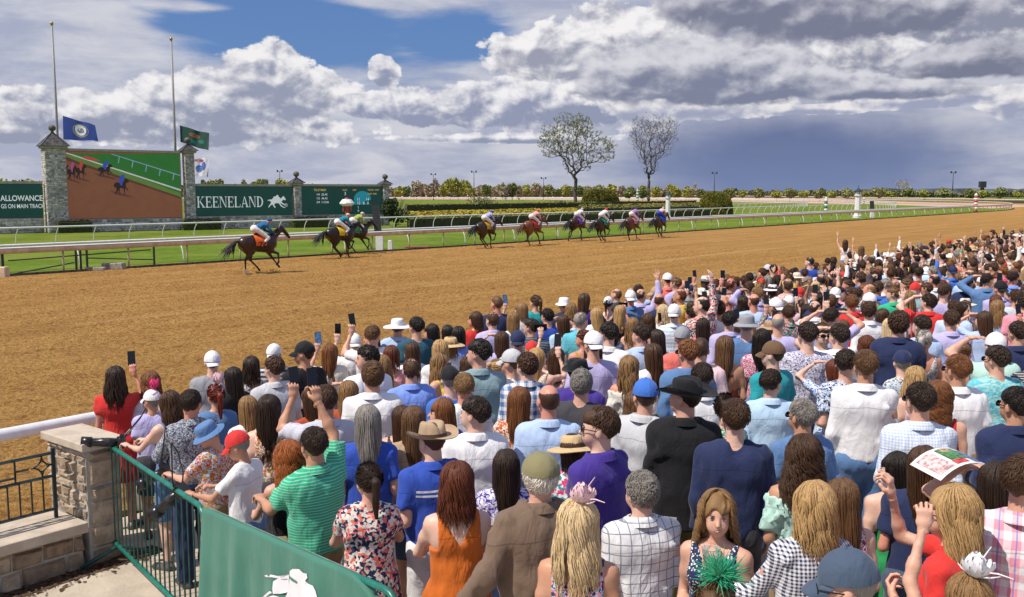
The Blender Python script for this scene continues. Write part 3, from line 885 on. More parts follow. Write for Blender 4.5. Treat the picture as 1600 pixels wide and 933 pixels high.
# --- hair; head space: origin at the neck joint, skull middle at z .155
SC = np.array([0, -.010, .155]); SR = np.array([.073, .093, .093])
def locks(n, L, wave, wid, seed, span=2.3, lift=.012, freq=26, thick=.45, m=14, end=.3, spread=.0, flare=0.0):
    r = np.random.RandomState(seed)
    ph = r.uniform(-span, span, n)
    ph = np.sign(ph) * np.abs(ph / span) ** .85 * span
    th0 = r.uniform(.0, .75, n) * r.uniform(.1, 1, n)
    Ln = L * r.uniform(.80, 1.06, n) * (1 - .10 * np.abs(ph) / span)
    lf = lift + r.uniform(-.4, 1.0, n) * .008
    t = np.linspace(0, 1, m)[None, :] * Ln[:, None]          # arc length
    R_ = SR.mean()
    th = np.minimum(th0[:, None] + t / (R_ * 1.02), 1.72)
    fall = np.maximum(t - (1.72 - th0[:, None]) * R_ * 1.02, 0)
    rad = np.stack([np.sin(ph), -np.cos(ph), 0 * ph], 1)      # outward
    rr = SR[None, None, :] + lf[:, None, None]
    D = np.stack([np.sin(th) * np.sin(ph)[:, None], -np.sin(th) * np.cos(ph)[:, None], np.cos(th)], -1)
    P = SC + D * rr
    P[..., 2] -= fall
    # hair behind falls in towards the neck and back, hair beside it to the shoulders
    sp = np.clip(fall / .2, 0, 1)
    P[..., 0] += (spread * np.sign(P[..., 0]) + P[..., 0] * (.22 if wave > .006 else .04)) * sp
    P[..., 1] -= np.where(P[..., 1] > -.05, (P[..., 1] + .05) * .35, 0) * sp
    P[..., 1] += np.where(P[..., 1] < 0, -.012, -.02) * sp
    P += rad[:, None, :] * (flare * sp)[..., None]
    side = np.stack([np.cos(ph), np.sin(ph), 0 * ph], 1)
    k0 = (ph * 2.2 + np.sin(ph * 5 + seed) * 1.2 + r.uniform(-.7, .7, n))[:, None]; fr = freq * r.uniform(.92, 1.08, n)[:, None]
    amp = wave * np.clip(t / .1, 0.15, 1)
    P += side[:, None, :] * (np.sin(t * fr + k0) * amp)[..., None] + rad[:, None, :] * (np.cos(t * fr * 1.0 + k0) * amp * .7)[..., None]
    tg = np.gradient(P, axis=1); tg /= np.linalg.norm(tg, axis=-1, keepdims=True) + 1e-9
    sd = np.cross(tg, P - (SC + np.array([0, 0, -.05]) * 0)); sd = np.cross(tg, np.broadcast_to(rad[:, None, :] + D * .5, tg.shape)); sd /= np.linalg.norm(sd, axis=-1, keepdims=True) + 1e-9
    nm = np.cross(sd, tg)
    w_ = wid * r.uniform(.7, 1.3, n)[:, None] * (1 - (np.linspace(0, 1, m)[None] ** 3) * (1 - end * r.uniform(.2, 1, n)[:, None])) * np.clip(np.linspace(0, 1, m)[None] * 6 + .45, 0, 1)
    c = [sd * w_[..., None], nm * (w_ * thick)[..., None]]
    ring = np.stack([P + c[0], P + c[1], P - c[0], P - c[1]], 2)  # n,m,4,3
    base = (np.arange(n) * m * 4)[:, None, None]; i = (np.arange(m - 1) * 4)[None, :, None]; j = np.arange(4)[None, None]; j2 = (j + 1) % 4
    f = np.stack([base + i + j, base + i + j2, base + i + 4 + j2, base + i + 4 + j], -1).reshape(-1, 4)
    return ring.reshape(-1, 3), f
def tufts(n, L, wid, seed, curl=0.0, lift=.010, lowz=.13, slope=.7, up=.25, thick=.5, root=None):
    r = np.random.RandomState(seed)
    V = []; m = 5
    ph = r.uniform(-math.pi, math.pi, n * 3); cz = r.uniform(-.75, 1, n * 3)
    st = np.sqrt(1 - cz ** 2)
    D = np.stack([st * np.sin(ph), -st * np.cos(ph), cz], 1)
    P0 = SC + D * (SR + lift)
    ok = P0[:, 2] > lowz + slope * P0[:, 1] + .01
    D = D[ok][:n]; P0 = P0[ok][:n]; n = len(D)
    cr = np.array([.012, -.04, .27])                       # crown whorl
    cmb = P0 - cr; cmb[:, 2] *= .6
    cmb += r.normal(size=cmb.shape) * .025
    fr = P0[:, 1] > .02
    cmb[fr] = np.array([.09, .03, .02]) + r.normal(size=(fr.sum(), 3)) * .03
    if root is not None: cmb = np.array(root) - P0 + r.normal(size=P0.shape) * .004
    cmb -= D * (cmb * D).sum(1, keepdims=True); cmb /= np.linalg.norm(cmb, axis=1, keepdims=True) + 1e-9
    L_ = L * r.uniform(.6, 1.2, n)
    t = np.linspace(0, 1, m)
    P = P0[:, None] + cmb[:, None] * (t[None, :, None] * L_[:, None, None]) + D[:, None] * ((t * up * (1 - .9 * t))[None, :, None] * L_[:, None, None])
    if curl:
        k = r.uniform(0, 6.28, n); sdv = np.cross(D, cmb)
        P += sdv[:, None] * (np.sin(t * 7 + k[:, None]) * curl)[..., None] + D[:, None] * ((np.cos(t * 7 + k[:, None]) + .6) * curl)[..., None]
    tg = np.gradient(P, axis=1); tg /= np.linalg.norm(tg, axis=-1, keepdims=True) + 1e-9
    sd = np.cross(tg, np.broadcast_to(D[:, None], tg.shape)); sd /= np.linalg.norm(sd, axis=-1, keepdims=True) + 1e-9
    nm = np.cross(sd, tg)
    w_ = wid * r.uniform(.7, 1.3, n)[:, None] * np.array([.5, 1, 1, .8, .15])[None]
    ring = np.stack([P + sd * w_[..., None], P + nm * (w_ * thick)[..., None], P - sd * w_[..., None], P - nm * (w_ * thick)[..., None]], 2)
    base = (np.arange(n) * m * 4)[:, None, None]; i = (np.arange(m - 1) * 4)[None, :, None]; j = np.arange(4)[None, None]; j2 = (j + 1) % 4
    f = np.stack([base + i + j, base + i + j2, base + i + 4 + j2, base + i + 4 + j], -1).reshape(-1, 4)
    return ring.reshape(-1, 3), f
_hair = {}
def cat_meshes(parts):
    V = []; F = []; n = 0
    for v, f in parts: V.append(v); F.append(np.asarray(f) + n); n += len(v)
    return np.concatenate(V), F
def hair_mesh(style, var=0, q=1):
    key = (style, var, q)
    if key in _hair: return _hair[key]
    s = SDF((-.15, -.20, -.32), (.15, .14, .34), {-1: .028, 0: .020, 1: .014, 2: .0095}[q])
    parts = []
    kq = {-1: .10, 0: .30, 1: 1.2, 2: 3.4}[q]; wq = {-1: 2.2, 0: 1.7, 1: .80, 2: .42}[q]
    def shell(th, low=.13, slope=.7):
        s.ell(SC + np.array([0, -.002, .004]), SR + th, k=.01)
        s.whole(lambda X_, Y_, Z_: (low + slope * Y_ + .02 * np.sin(X_ * 70)) - Z_ + 0 * X_)
    if style in ('short', 'crop', 'wavyshort', 'curlyshort', 'thin', 'grandpa', 'messy', 'grandpahat'):
        th = {'short': .006, 'crop': .006, 'wavyshort': .010, 'curlyshort': .012, 'thin': .007, 'grandpa': .020, 'messy': .009, 'grandpahat': .008}[style]
        shell(th, {'grandpa': .10}.get(style, .125), .78)
        if style in ('short', 'messy', 'wavyshort'):      # more on top than at the sides
            s.ell((.0, .004, .190), (.0735, .094, .066), k=.02)
        if style == 'grandpahat': s.whole(lambda X_, Y_, Z_: Z_ - .185 + 0 * X_ + 0 * Y_)
        if style in ('thin',):
            s.ell((0, -.005, .275), (.058, .075, .055), k=.01, mode='s')
        if style in ('curlyshort', 'wavyshort', 'messy', 'grandpa'): s.whole(wrinkle(5 + var, 75, .008, 1), 'add')
        else: s.whole(wrinkle(5 + var, 50, .003, 1), 'add')
        nt = {'short': 300, 'crop': 0, 'wavyshort': 330, 'curlyshort': 420, 'thin': 150, 'grandpa': 260, 'messy': 340, 'grandpahat': 420}[style]
        if nt:
            lt = {'short': .034, 'wavyshort': .036, 'curlyshort': .024, 'thin': .025, 'grandpa': .05, 'messy': .05, 'grandpahat': .045}[style]
            v, f = tufts(int(nt * kq), lt, .0072 * wq, 11 + var, curl={'curlyshort': .0045, 'wavyshort': .005, 'messy': .004, 'grandpa': .006}.get(style, 0), lift=th - .001 + (.008 if style in ('grandpahat', 'short') else 0), slope=.78 if style != 'short' else .35, lowz={'grandpahat': .10, 'short': .158}.get(style, .125), up={'messy': .5, 'short': .16, 'thin': .1}.get(style, .3))
            if style == 'grandpahat':
                v4 = v.reshape(-1, 20, 3); v4 = v4[v4[:, :, 2].max(1) < .185]; v = v4.reshape(-1, 3); f = f[:len(v4) * 16]
            parts.append((v, f))
    elif style == 'bald':
        s.ell(SC, SR + .001, k=.01); s.whole(lambda X_, Y_, Z_: (.11 + .7 * Y_) - Z_ + 0 * X_)
        s.ell((0, .01, .32), (.13, .16, .14), k=.005, mode='s')
    else:
        hi_ = {'long': -.18, 'wavy': -.15, 'curly': -.13, 'bob': .02, 'midwavy': -.04, 'pony': .06, 'bun': .06, 'verylong': -.26}[style]
        shell(.010 if style not in ('curly',) else .014, .12 if style in ('pony', 'bun') else .10, .85)
        if style not in ('pony', 'bun'):
            w_ = {'curly': .094, 'wavy': .092, 'midwavy': .092}.get(style, .086)
            s.cap((0, -.040, .085), (0, -.068, hi_ + .05), .058, .024, k=.03, w=(w_ - .012, w_ - .006), ax=(1, 0, 0))
            for sg in (-1, 1): s.cap((sg * .072, -.005, .15), (sg * .080, .0, max(hi_ + .05, .0)), .018, .012, k=.02)
        s.whole(wrinkle(9 + var, 60 if style in ('curly', 'wavy', 'midwavy') else 40, .007, .25), 'add')
        if style in ('pony', 'bun'):
            v, f = tufts(int(300 * kq), .06, .0075 * wq, 3 + var, lift=.0135, up=.02, slope=.85, lowz=.12, thick=.3, root=(0, -.12, .19)); parts.append((v, f))
            if style == 'bun':
                s.ell((0, -.115, .20), (.040, .036, .038), k=.015); s.whole(wrinkle(3, 90, .004, 1), 'add')
            else:
                s.cap((0, -.10, .19), (0, -.135, .16), .022, .026, k=.01)
                s.cap((0, -.135, .16), (.005, -.125, -.08), .032, .014, k=.01)
                r = np.random.RandomState(4)
                mb = MB()
                for i in range(int(34 * max(kq, .2))):
                    a_ = r.uniform(0, 6.28); q_ = .026 * r.uniform(.5, 1)
                    pts = [(q_ * math.cos(a_) * (1 + .4 * math.sin(k * 1.1 + a_)) * (1 - k / 11), -.13 + q_ * math.sin(a_) * (1 - k / 11), .17 - k * .037) for k in range(8)]
                    mb.tube(pts, [w_ * (1 if q < 2 else .6) for w_ in (.008, .009, .009, .009, .008, .007, .005, .002)], 4, cap=False)
                parts.append((np.concatenate(mb.v), np.concatenate(mb.f4)))
        else:
            L = .155 + (.155 - hi_)
            wave = {'long': .005, 'verylong': .005, 'wavy': .008, 'curly': .013, 'bob': .002, 'midwavy': .009}[style]
            fr = {'curly': 75, 'wavy': 38, 'midwavy': 42}.get(style, 18)
            n_ = {'curly': 190, 'wavy': 170, 'bob': 190}.get(style, 180)
            v, f = locks(int(n_ * kq), L, wave, {'curly': .0090, 'wavy': .0098}.get(style, .0105) * wq, 21 + var, span=2.15, lift={'curly': .020, 'wavy': .015}.get(style, .013), freq=fr, m={-1: 6, 0: 9, 1: 11, 2: 14}[q] + (0 if style != 'curly' else {-1: 3, 0: 5, 1: 8, 2: 10}[q]),
                         spread=.012 if style in ('curly', 'wavy') else 0, end=.25)
            parts.append((v, f))
    V, F = s.mesh(); parts.insert(0, (V, F))
    V, F = cat_meshes(parts)
    me = mesh_np('hair', V, F, True, [M['hair']])
    _hair[key] = me
    return me

# --- headwear, in head space
def hat_dome(mb, c, r, th0, th1, n=24, m=8, dent=None):
    P = []
    for i in range(m + 1):
        th = th0 + (th1 - th0) * i / m
        row = []
        for j in range(n):
            a_ = 2 * math.pi * j / n
            p = [c[0] + r[0] * math.sin(th) * math.cos(a_), c[1] + r[1] * math.sin(th) * math.sin(a_), c[2] + r[2] * math.cos(th)]
            if dent: p = dent(p)
            row.append(p)
        P.append(row)
    mb.grid(P, closed=True, flip=False)
def cap_hat(back=False, flat=False):
    mb = MB()
    tilt = .10
    hat_dome(mb, (0, -.012, .162), (.090 + .006 * flat, .110 + .008 * flat, .108 if not flat else .100), .02, 1.62)
    if not flat:
        mb.lathe([(.001, .275), (.008, .273), (.009, .268)], 8, c=(0, -.012, 0))
    P = []; sg = -1 if back else 1
    L = .075 if not flat else .035
    for lay in (0, 1):
        Pl = []
        for i in range(7):
            v = i / 6; row = []
            for j in range(13):
                u = (j / 12 - .5) * 2
                a_ = u * 1.0
                x = .086 * math.sin(a_ * 1.15) * (1 - .12 * v); y = .100 * math.cos(a_ * 1.0) + v * L * math.sqrt(max(0, 1 - .75 * u * u)) - .015
                z = .160 - .030 * v * v - .18 * x * x / .09 - v * .010 - lay * .004
                row.append((x, sg * y - .0, z))
            Pl.append(row)
        mb.grid(Pl, flip=(lay == 1) != back)
    return mb
def brim_hat(crown, crown_h, brim, curl=0.0, droop=0.0, pinch=0.0, n=32):
    mb = MB(); c = (0, -.010); rx, ry = crown
    prof = [(0.02, 1.0), (.35, 1.0), (.62, .985), (.80, .93), (.90, .80), (.95, .55), (1.0, .12), (1.02, 0.0)]
    z0 = .165
    P = []
    for r, h in prof:
        row = []
        for j in range(n):
            a_ = 2 * math.pi * j / n
            x = rx * r * math.cos(a_); y = ry * r * math.sin(a_); z = z0 + crown_h * h
            if pinch:
                z -= pinch * crown_h * math.exp(-(x / .022) ** 2) * (h > .5) * (1 - .35 * y / ry)
                if y > 0 and h > .4: x *= 1 - .30 * (y / ry) * h
            row.append((c[0] + x, c[1] + y, z))
        P.append(row)
    mb.grid(P, closed=True)
    for lay in (0, 1):
        P = []
        for i in range(7):
            v = i / 6; row = []
            for j in range(n):
                a_ = 2 * math.pi * j / n
                R_ = 1.0 + v
                bx = rx + brim * v; by = ry + brim * v * 1.05
                x = bx * math.cos(a_); y = by * math.sin(a_)
                z = z0 + curl * v ** 2 * abs(math.cos(a_)) ** 2.2 - droop * v ** 1.3 - .02 * curl * v + .004 * math.sin(3 * a_) * v - lay * .004
                x *= 1 - .14 * (curl > 0) * v * v
                row.append((x + c[0], y + c[1], z))
            P.append(row)
        mb.grid(P, closed=True, flip=lay == 1)
    return mb
_hat = {}
M['hat'] = fabric('hat_cloth', 'plain', .8)
def hat_mesh(kind):
    if kind in _hat: return _hat[kind]
    if kind == 'cap': mb = cap_hat()
    elif kind == 'capback': mb = cap_hat(True)
    elif kind == 'flatcap': mb = cap_hat(flat=True)
    elif kind == 'cowboy': mb = brim_hat((.088, .106), .105, .095, curl=.055, pinch=.30)
    elif kind == 'bucket': mb = brim_hat((.088, .106), .090, .055, droop=.028)
    elif kind == 'straw': mb = brim_hat((.088, .106), .088, .10, droop=.022)
    elif kind == 'fedora': mb = brim_hat((.088, .106), .095, .055, curl=.02, pinch=.25)
    me = mb.mesh('hat_' + kind, [M['hat']], True)
    _hat[kind] = me; return me
def band_mesh():
    if 'band' not in _hat:
        mb = MB(); P = []
        for z in (.168, .190):
            P.append([(.0905 * math.cos(a_), -.010 + .1085 * math.sin(a_), z) for a_ in np.arange(28) * 2 * math.pi / 28])
        mb.grid(P, closed=True, flip=True); _hat['band'] = mb.mesh('band', [simple('hat_band', (.06, .035, .02), .7)], True)
    return _hat['band']
def shades_mesh():
    if 'sh' not in _hat:
        mb = MB()
        for sg in (-1, 1):
            P = []
            for i in range(2):
                P.append([(sg * .034 + .030 * math.cos(a_) * (1 - .35 * 0), .101 - .010 * abs(math.cos(a_) * .3 + sg * .0) + i * .004 - .02 * abs(sg * .034 + .030 * math.cos(a_)) * 6 * .2, .133 + .021 * math.sin(a_)) for a_ in np.arange(14) * 2 * math.pi / 14])
            mb.grid(P, closed=True)
            mb.poly(P[1][::sg]); 
            mb.tube([(sg * .062, .094, .140), (sg * .080, .05, .138), (sg * .082, -.005, .130)], .003, 5)
        mb.tube([(-.01, .104, .138), (.01, .104, .138)], .003, 5)
        _hat['sh'] = mb.mesh('sunglasses', [simple('sunglass', (.01, .01, .012), .12, var=.1)], False)
    return _hat['sh']
def fascinator_mesh(kind, seed=1):
    r = np.random.RandomState(seed); mb = MB()
    c = np.array([.02, -.02, .262])
    def petal(c, dr, L, w_, cup, n=8, m=7):
        dr = np.array(dr, float); dr /= np.linalg.norm(dr); sd = np.cross(dr, (0, 0, 1.0)); sd /= np.linalg.norm(sd) + 1e-6; up = np.cross(sd, dr)
        P = []
        for i in range(n):
            t = i / (n - 1); ww = w_ * math.sin(math.pi * min(1, .12 + t * .86)) ** .7
            P.append([c + dr * L * t + sd * ww * u + up * (cup * (u * u) * .6 + cup * t * t + .004 * math.sin(9 * u + 7 * t)) for u in np.linspace(-1, 1, m)])
        mb.grid(P)
    if kind == 'flower':
        for k in range(3):
            for j in range(6 + k):
                a_ = 6.28 * (j + r.uniform(-.3, .3)) / (6 + k); e = .15 + .42 * (2 - k)
                petal(c + np.array([0, 0, -.004 * k]), (math.cos(a_) * math.cos(e), math.sin(a_) * math.cos(e), math.sin(e)), r.uniform(.06, .085), r.uniform(.036, .050), .045)
    if kind == 'bow':
        for j in range(9):
            a_ = 6.28 * j / 9 + r.uniform(-.3, .3)
            petal(c, (math.cos(a_), math.sin(a_), r.uniform(.1, .9)), r.uniform(.075, .125), r.uniform(.045, .065), .06)
        for j in range(3): petal(c + r.normal(size=3) * .01, (r.uniform(-1, 1), -.6, -.9), .11, .04, .03)
    if kind in ('feather', 'flower', 'bow'):
        for j in range(420 if kind == 'feather' else 6):
            a_ = r.uniform(0, 6.28); e = r.uniform(-.2, 1.4)
            d_ = np.array([math.cos(a_) * math.cos(e), math.sin(a_) * math.cos(e), math.sin(e)])
            L = r.uniform(.05, .10) if kind == 'feather' else r.uniform(.10, .14)
            b_ = r.normal(size=3) * .035
            pts = [c + d_ * L * t + b_ * t * t for t in (0, .35, .7, 1)]
            mb.tube(pts, [.0022, .003, .0022, .0008] if kind == 'feather' else [.002, .003, .004, .002], 4, cap=False)
    # the comb it sits on
    hat_dome(mb, tuple(c + np.array([0, 0, -.022])), (.035, .035, .02), .0, 1.6, 12, 3)
    return mb
M['tulle'] = fabric('tulle', 'plain', .6)

def phone_mesh():
    if 'phone' not in _hat:
        mb = MB(); mb.box((0, 0, 0), (.076, .009, .155)); mb.cur = 1; mb.box((0, -.0052, 0), (.070, .001, .147)); mb.cur = 0
        mb.box((.022, .0055, .055), (.024, .003, .032))
        me = mb.mesh('phone', [M['black_plastic'], M['black_glass']]); _hat['phone'] = me
    return _hat['phone']
def camera_thing(c, rz, tilt, label, k=1.0):
    o = obj('camera', None, None, c); o.rotation_euler = (D2R(tilt), 0, rz)
    mb = MB(); mb.box((0, 0, 0), (.145, .055, .095)); mb.box((0, .0, .060), (.060, .050, .036), taper=.7); mb.box((.062, .030, -.004), (.030, .040, .085)); b = mb.build('body', M['black_plastic'], o); bv = b.modifiers.new('b', 'BEVEL'); bv.width = .006; bv.segments = 2
    mb = MB(); mb.lathe([(.001, 0), (.036, 0), (.036, .05 * k), (.041, .055 * k), (.041, .13 * k), (.037, .135 * k), (.037, .19 * k)], 16); l = mb.build('lens', M['black_plastic'], o, True); l.rotation_euler = (-math.pi / 2, 0, 0)
    mb = MB(); mb.lathe([(.0415, .075 * k), (.0425, .08 * k), (.0425, .10 * k), (.0415, .105 * k)], 16); g = mb.build('zoom_ring', simple('rubber_ring', (.03, .03, .032), .9), l, True)
    mb = MB(); mb.lathe([(.036, .185 * k), (.049, .19 * k), (.053, .255 * k), (.050, .255 * k), (.044, .19 * k), (.001, .188 * k)], 16); h = mb.build('lens_hood', M['black_plastic'], l, True)
    mb = MB(); mb.tube([(-.07, .0, .03), (-.10, -.06, .10), (-.05, -.16, .24), (0, -.20, .32)], .006, 4); mb.tube([(.07, .0, .03), (.10, -.06, .10), (.06, -.16, .24), (0, -.20, .32)], .006, 4); mb.build('strap', M['black_plastic'], o)
    o['label'] = label; o['category'] = 'camera'; o['group'] = 'photographers cameras at the barrier'
    return o
def cup_mesh():
    if 'cup' not in _hat:
        mb = MB(); mb.lathe([(.001, 0), (.030, 0), (.044, .115), (.047, .117), (.045, .119), (.042, .112), (.029, .004), (.001, .004)], 20)
        g, N, b = new_mat('clear_cup'); b.inputs['Base Color'].default_value = (.82, .85, .88, 1); b.inputs['Roughness'].default_value = .15
        b.inputs['Transmission Weight'].default_value = .75; b.inputs['IOR'].default_value = 1.15
        _hat['cup'] = mb.mesh('cup', [g], True)
        mb = MB(); mb.lathe([(.001, .006), (.029, .006), (.037, .075), (.001, .077)], 16)
        _hat['drink'] = mb.mesh('drink', [simple('iced_drink', (.75, .42, .30), .2, var=.25, scale=60)], True)
    return _hat['cup']
C_ = {  # cloth colours: (linear base, words)
 'white': ((.78, .78, .80), 'white'), 'offwhite': ((.70, .67, .60), 'cream'), 'cream': ((.70, .67, .60), 'cream'),
 'ltblue': ((.42, .55, .78), 'light blue'), 'sky': ((.45, .62, .80), 'sky blue'), 'peri': ((.20, .32, .80), 'periwinkle blue'), 'blue': ((.05, .16, .55), 'blue'), 'royal': ((.03, .08, .42), 'royal blue'),
 'navy': ((.018, .028, .085), 'navy'), 'denim': ((.10, .20, .40), 'denim blue'), 'gray': ((.30, .31, .34), 'grey'), 'ltgray': ((.52, .53, .56), 'light grey'), 'charcoal': ((.05, .05, .06), 'charcoal'),
 'black': ((.010, .010, .013), 'black'), 'red': ((.62, .035, .03), 'red'), 'coral': ((.75, .17, .14), 'coral'), 'pink': ((.75, .30, .38), 'pink'), 'hotpink': ((.75, .06, .20), 'hot pink'), 'ltpink': ((.78, .55, .58), 'pale pink'),
 'orange': ((.55, .13, .015), 'burnt orange'), 'rust': ((.38, .07, .025), 'rust'), 'green': ((.03, .42, .22), 'green'), 'kelly': ((.02, .25, .08), 'dark green'), 'teal': ((.02, .32, .36), 'teal'), 'dkteal': ((.02, .09, .13), 'dark teal'),
 'aqua': ((.12, .48, .58), 'aqua'), 'purple': ((.055, .03, .25), 'purple'), 'lav': ((.47, .43, .70), 'lavender'), 'sage': ((.22, .33, .37), 'sage grey'), 'tan': ((.42, .30, .19), 'tan'), 'brown': ((.15, .085, .045), 'brown'),
 'taupe': ((.17, .115, .08), 'taupe'), 'khaki': ((.30, .21, .10), 'khaki'), 'olive': ((.22, .20, .10), 'olive'), 'yellow': ((.75, .52, .10), 'yellow'), 'maroon': ((.16, .02, .03), 'maroon'), 'gold': ((.45, .28, .05), 'mustard'), 'straw': ((.58, .42, .22), 'straw coloured'),
 'mint': ((.45, .68, .60), 'mint'), 'steel': ((.06, .09, .14), 'slate blue')}
H_ = {'black': (.008, .006, .006), 'dark': (.022, .012, .008), 'brown': (.055, .026, .013), 'ltbrown': (.12, .062, .028), 'dkblond': (.24, .14, .06), 'blond': (.42, .27, .12), 'plat': (.60, .46, .27), 'auburn': (.10, .024, .010),
      'copper': (.30, .085, .018), 'red': (.13, .016, .008), 'gray': (.22, .21, .20), 'ltgray': (.42, .40, .38), 'white': (.72, .70, .66), 'reddish': (.17, .065, .022)}
SK = {'l': (.62, .36, .26), 'p': (.68, .44, .34), 't': (.50, .27, .17), 'b': (.22, .105, .06), 'r': (.60, .28, .20)}
PAT_WORD = {'plain': '', 'plaid': 'checked', 'bigplaid': 'plaid', 'gingham': 'gingham', 'stripe': 'striped', 'bands': 'banded', 'vstripe': 'pinstriped', 'jersey': 'white-striped', 'floral': 'floral', 'bigfloral': 'bold floral', 'speck': 'speckled', 'hawaii': 'hawaiian', 'sequin': 'sparkly'}
GAR = {'tee': ('t_shirt', 't-shirt'), 'polo': ('polo_shirt', 'polo shirt'), 'shirt': ('shirt', 'long-sleeved shirt'), 'blazer': ('jacket', 'jacket'), 'sweater': ('sweater', 'pullover'), 'tank': ('tank_top', 'sleeveless top'),
       'dress': ('dress', 'sleeveless dress'), 'sdress': ('dress', 'short-sleeved dress'), 'strap': ('dress', 'strappy dress'), 'bare': ('dress', 'strapless dress'), 'ruffle': ('blouse', 'off-shoulder ruffled blouse')}
HATW = {'cap': 'cap', 'capback': 'backwards cap', 'flatcap': 'flat cap', 'cowboy': 'cowboy hat', 'bucket': 'bucket hat', 'straw': 'wide straw hat', 'fedora': 'brimmed hat'}
POSEW = {'phoneR': 'raising one hand', 'phoneL': 'raising one hand', 'phone2': 'raising both hands', 'highR': 'with one arm high', 'highL': 'with one arm high', 'high2': 'with both arms high', 'cheerR': 'with one arm flung up', 'cheerL': 'with one arm flung up',
         'cheer2': 'cheering with both arms up', 'pointR': 'pointing up', 'pointL': 'pointing up', 'shadeR': 'shading the eyes', 'shadeL': 'shading the eyes', 'shade2': 'with both hands at the brow', 'hips': 'with hands on hips'}
MENH = ['short'] * 8 + ['crop', 'crop', 'wavyshort', 'curlyshort', 'thin', 'thin', 'messy']
PEOPLE = []
def make_person(px, py, sex='m', hair='short', hc='brown', top='shirt', col='white', pat='plain', c2='white', c3='navy', pose='bent', rot=12, hy=0, hp=0, hgt=None, big=0.0, skin='l',
                hat=None, hatc='white', hatc2=None, fas=None, fasc='pink', shades=False, band=False, hold=None, bottom=None, botc=None, q=None, desc=None, pos=None, base=None, kidz=0.0, hsc=1.0, hvar=0):
    h = hgt or {'m': 1.80, 'f': 1.67}[sex]
    z = 0.0
    if pos is None:
        p = None
        for _ in range(5):
            p = at(px, py, z + h + kidz); z = apron_z(p)
        x, y = p.x, p.y
    else:
        x, y = pos; z = apron_z(pos); p = Vector((x, y, z + h))
    dist = math.hypot(x, y)
    if q is None: q = 2 if dist < 8.5 else (1 if dist < 16 else 0)
    if q < 2: big = .4 if big > .2 else 0.0
    hold_side = 0
    me = body_mesh(sex, pose, hy, hp, big, q)
    o = obj('person', me); o.color = (*SK[skin], 1)
    o.location = (x, y, z + kidz); sc = h / 1.75; o.scale = (sc, sc, sc)
    view = math.degrees(math.atan2(-x, y))          # facing away from the camera
    o.rotation_euler = (0, 0, D2R(rot) + (D2R(view) if base is None else 0))
    def tint(c, col_, c2_, c3_):
        c.color = (*C_[col_][0], 1); c['tint2'] = tuple(float(v) for v in C_[c2_][0]); c['tint3'] = tuple(float(v) for v in C_[c3_][0])
    def slot(c, m_):
        c.material_slots[0].link = 'OBJECT'; c.material_slots[0].material = m_
    HM = Matrix.Translation(Vector(NECK)) @ Matrix(head_R(hy, hp).tolist()).to_4x4()
    def head_child(name, me_, scl=1.0):
        c = obj(name, me_, o); c.matrix_local = HM @ Matrix.Scale(scl, 4); return c
    # top
    t = obj(GAR[top][0], top_mesh(top, sex, pose, big, q), o); tint(t, col, c2, c3); slot(t, fab(pat))
    if bottom is None:
        bottom = 'trousers' if sex == 'm' else ('skirt' if top in ('tee', 'tank') else 'trousers')
    if top not in ('dress', 'sdress', 'strap', 'bare'):
        b_ = obj(bottom if bottom != 'trousers' else 'trousers', legs_mesh(bottom, sex, big, q), o); tint(b_, botc or 'denim', 'navy', 'black')
    for sg in (-1, 1):
        s_ = obj('shoe', shoe_mesh(), o); s_.location = (sg * .102, 0, 0); s_.rotation_euler = (0, 0, -sg * .1)
    if not (hair == 'bald' and hat):
        hs = hair
        if hat and hair not in ('long', 'wavy', 'curly', 'bob', 'midwavy', 'pony', 'verylong', 'grandpa'): hs = 'crop'
        if hat and hair in ('bun',): hs = 'crop'
        if hat and hs == 'grandpa': hs = 'grandpahat'
        hm_ = hair_mesh(hs, hvar, q)
        hh = head_child('hair', hm_, hsc * (.985 if hat else 1.0)); hh.color = (*H_[hc], 1)
    if hat:
        c = head_child('hat' if hat not in ('cap', 'capback', 'flatcap') else 'cap', hat_mesh(hat), 1.0 if hat != 'capback' else 1.0); tint(c, hatc, hatc2 or hatc, hatc)
        if band:
            bnd = obj('hat_band', band_mesh(), c)
    if fas:
        kind = {'feather': 'feather', 'flower': 'flower', 'bow': 'bow'}[fas]
        if fas not in _hat: _hat[fas] = fascinator_mesh(kind).mesh('fascinator', [M['tulle']], True)
        c = head_child('fascinator', _hat[fas]); tint(c, fasc, fasc, fasc)
    if shades and q > 0: head_child('sunglasses', shades_mesh())
    # words
    pw = PAT_WORD[pat]; gw = GAR[top][1]
    nm = C_[col][1] + (' ' + pw if pw else '') + ' ' + gw
    ex = []
    if hat: ex.append('%s %s' % (C_[hatc][1], HATW[hat]))
    if fas: ex.append('%s %s fascinator' % (C_[fasc][1], fas))
    if shades: ex.append('sunglasses')
    lab = 'person in ' + ('a ' if not nm[0] in 'aeio' else 'an ') + nm
    if ex: lab += ' and ' + ex[0]
    if desc: lab = 'person ' + desc
    elif pose in POSEW: lab += ' ' + POSEW[pose]
    rec = dict(o=o, lab=lab, px=px, py=py, x=x, y=y, h=h, short=None, top=nm, key=bool(desc), dist=dist)
    PEOPLE.append(rec)
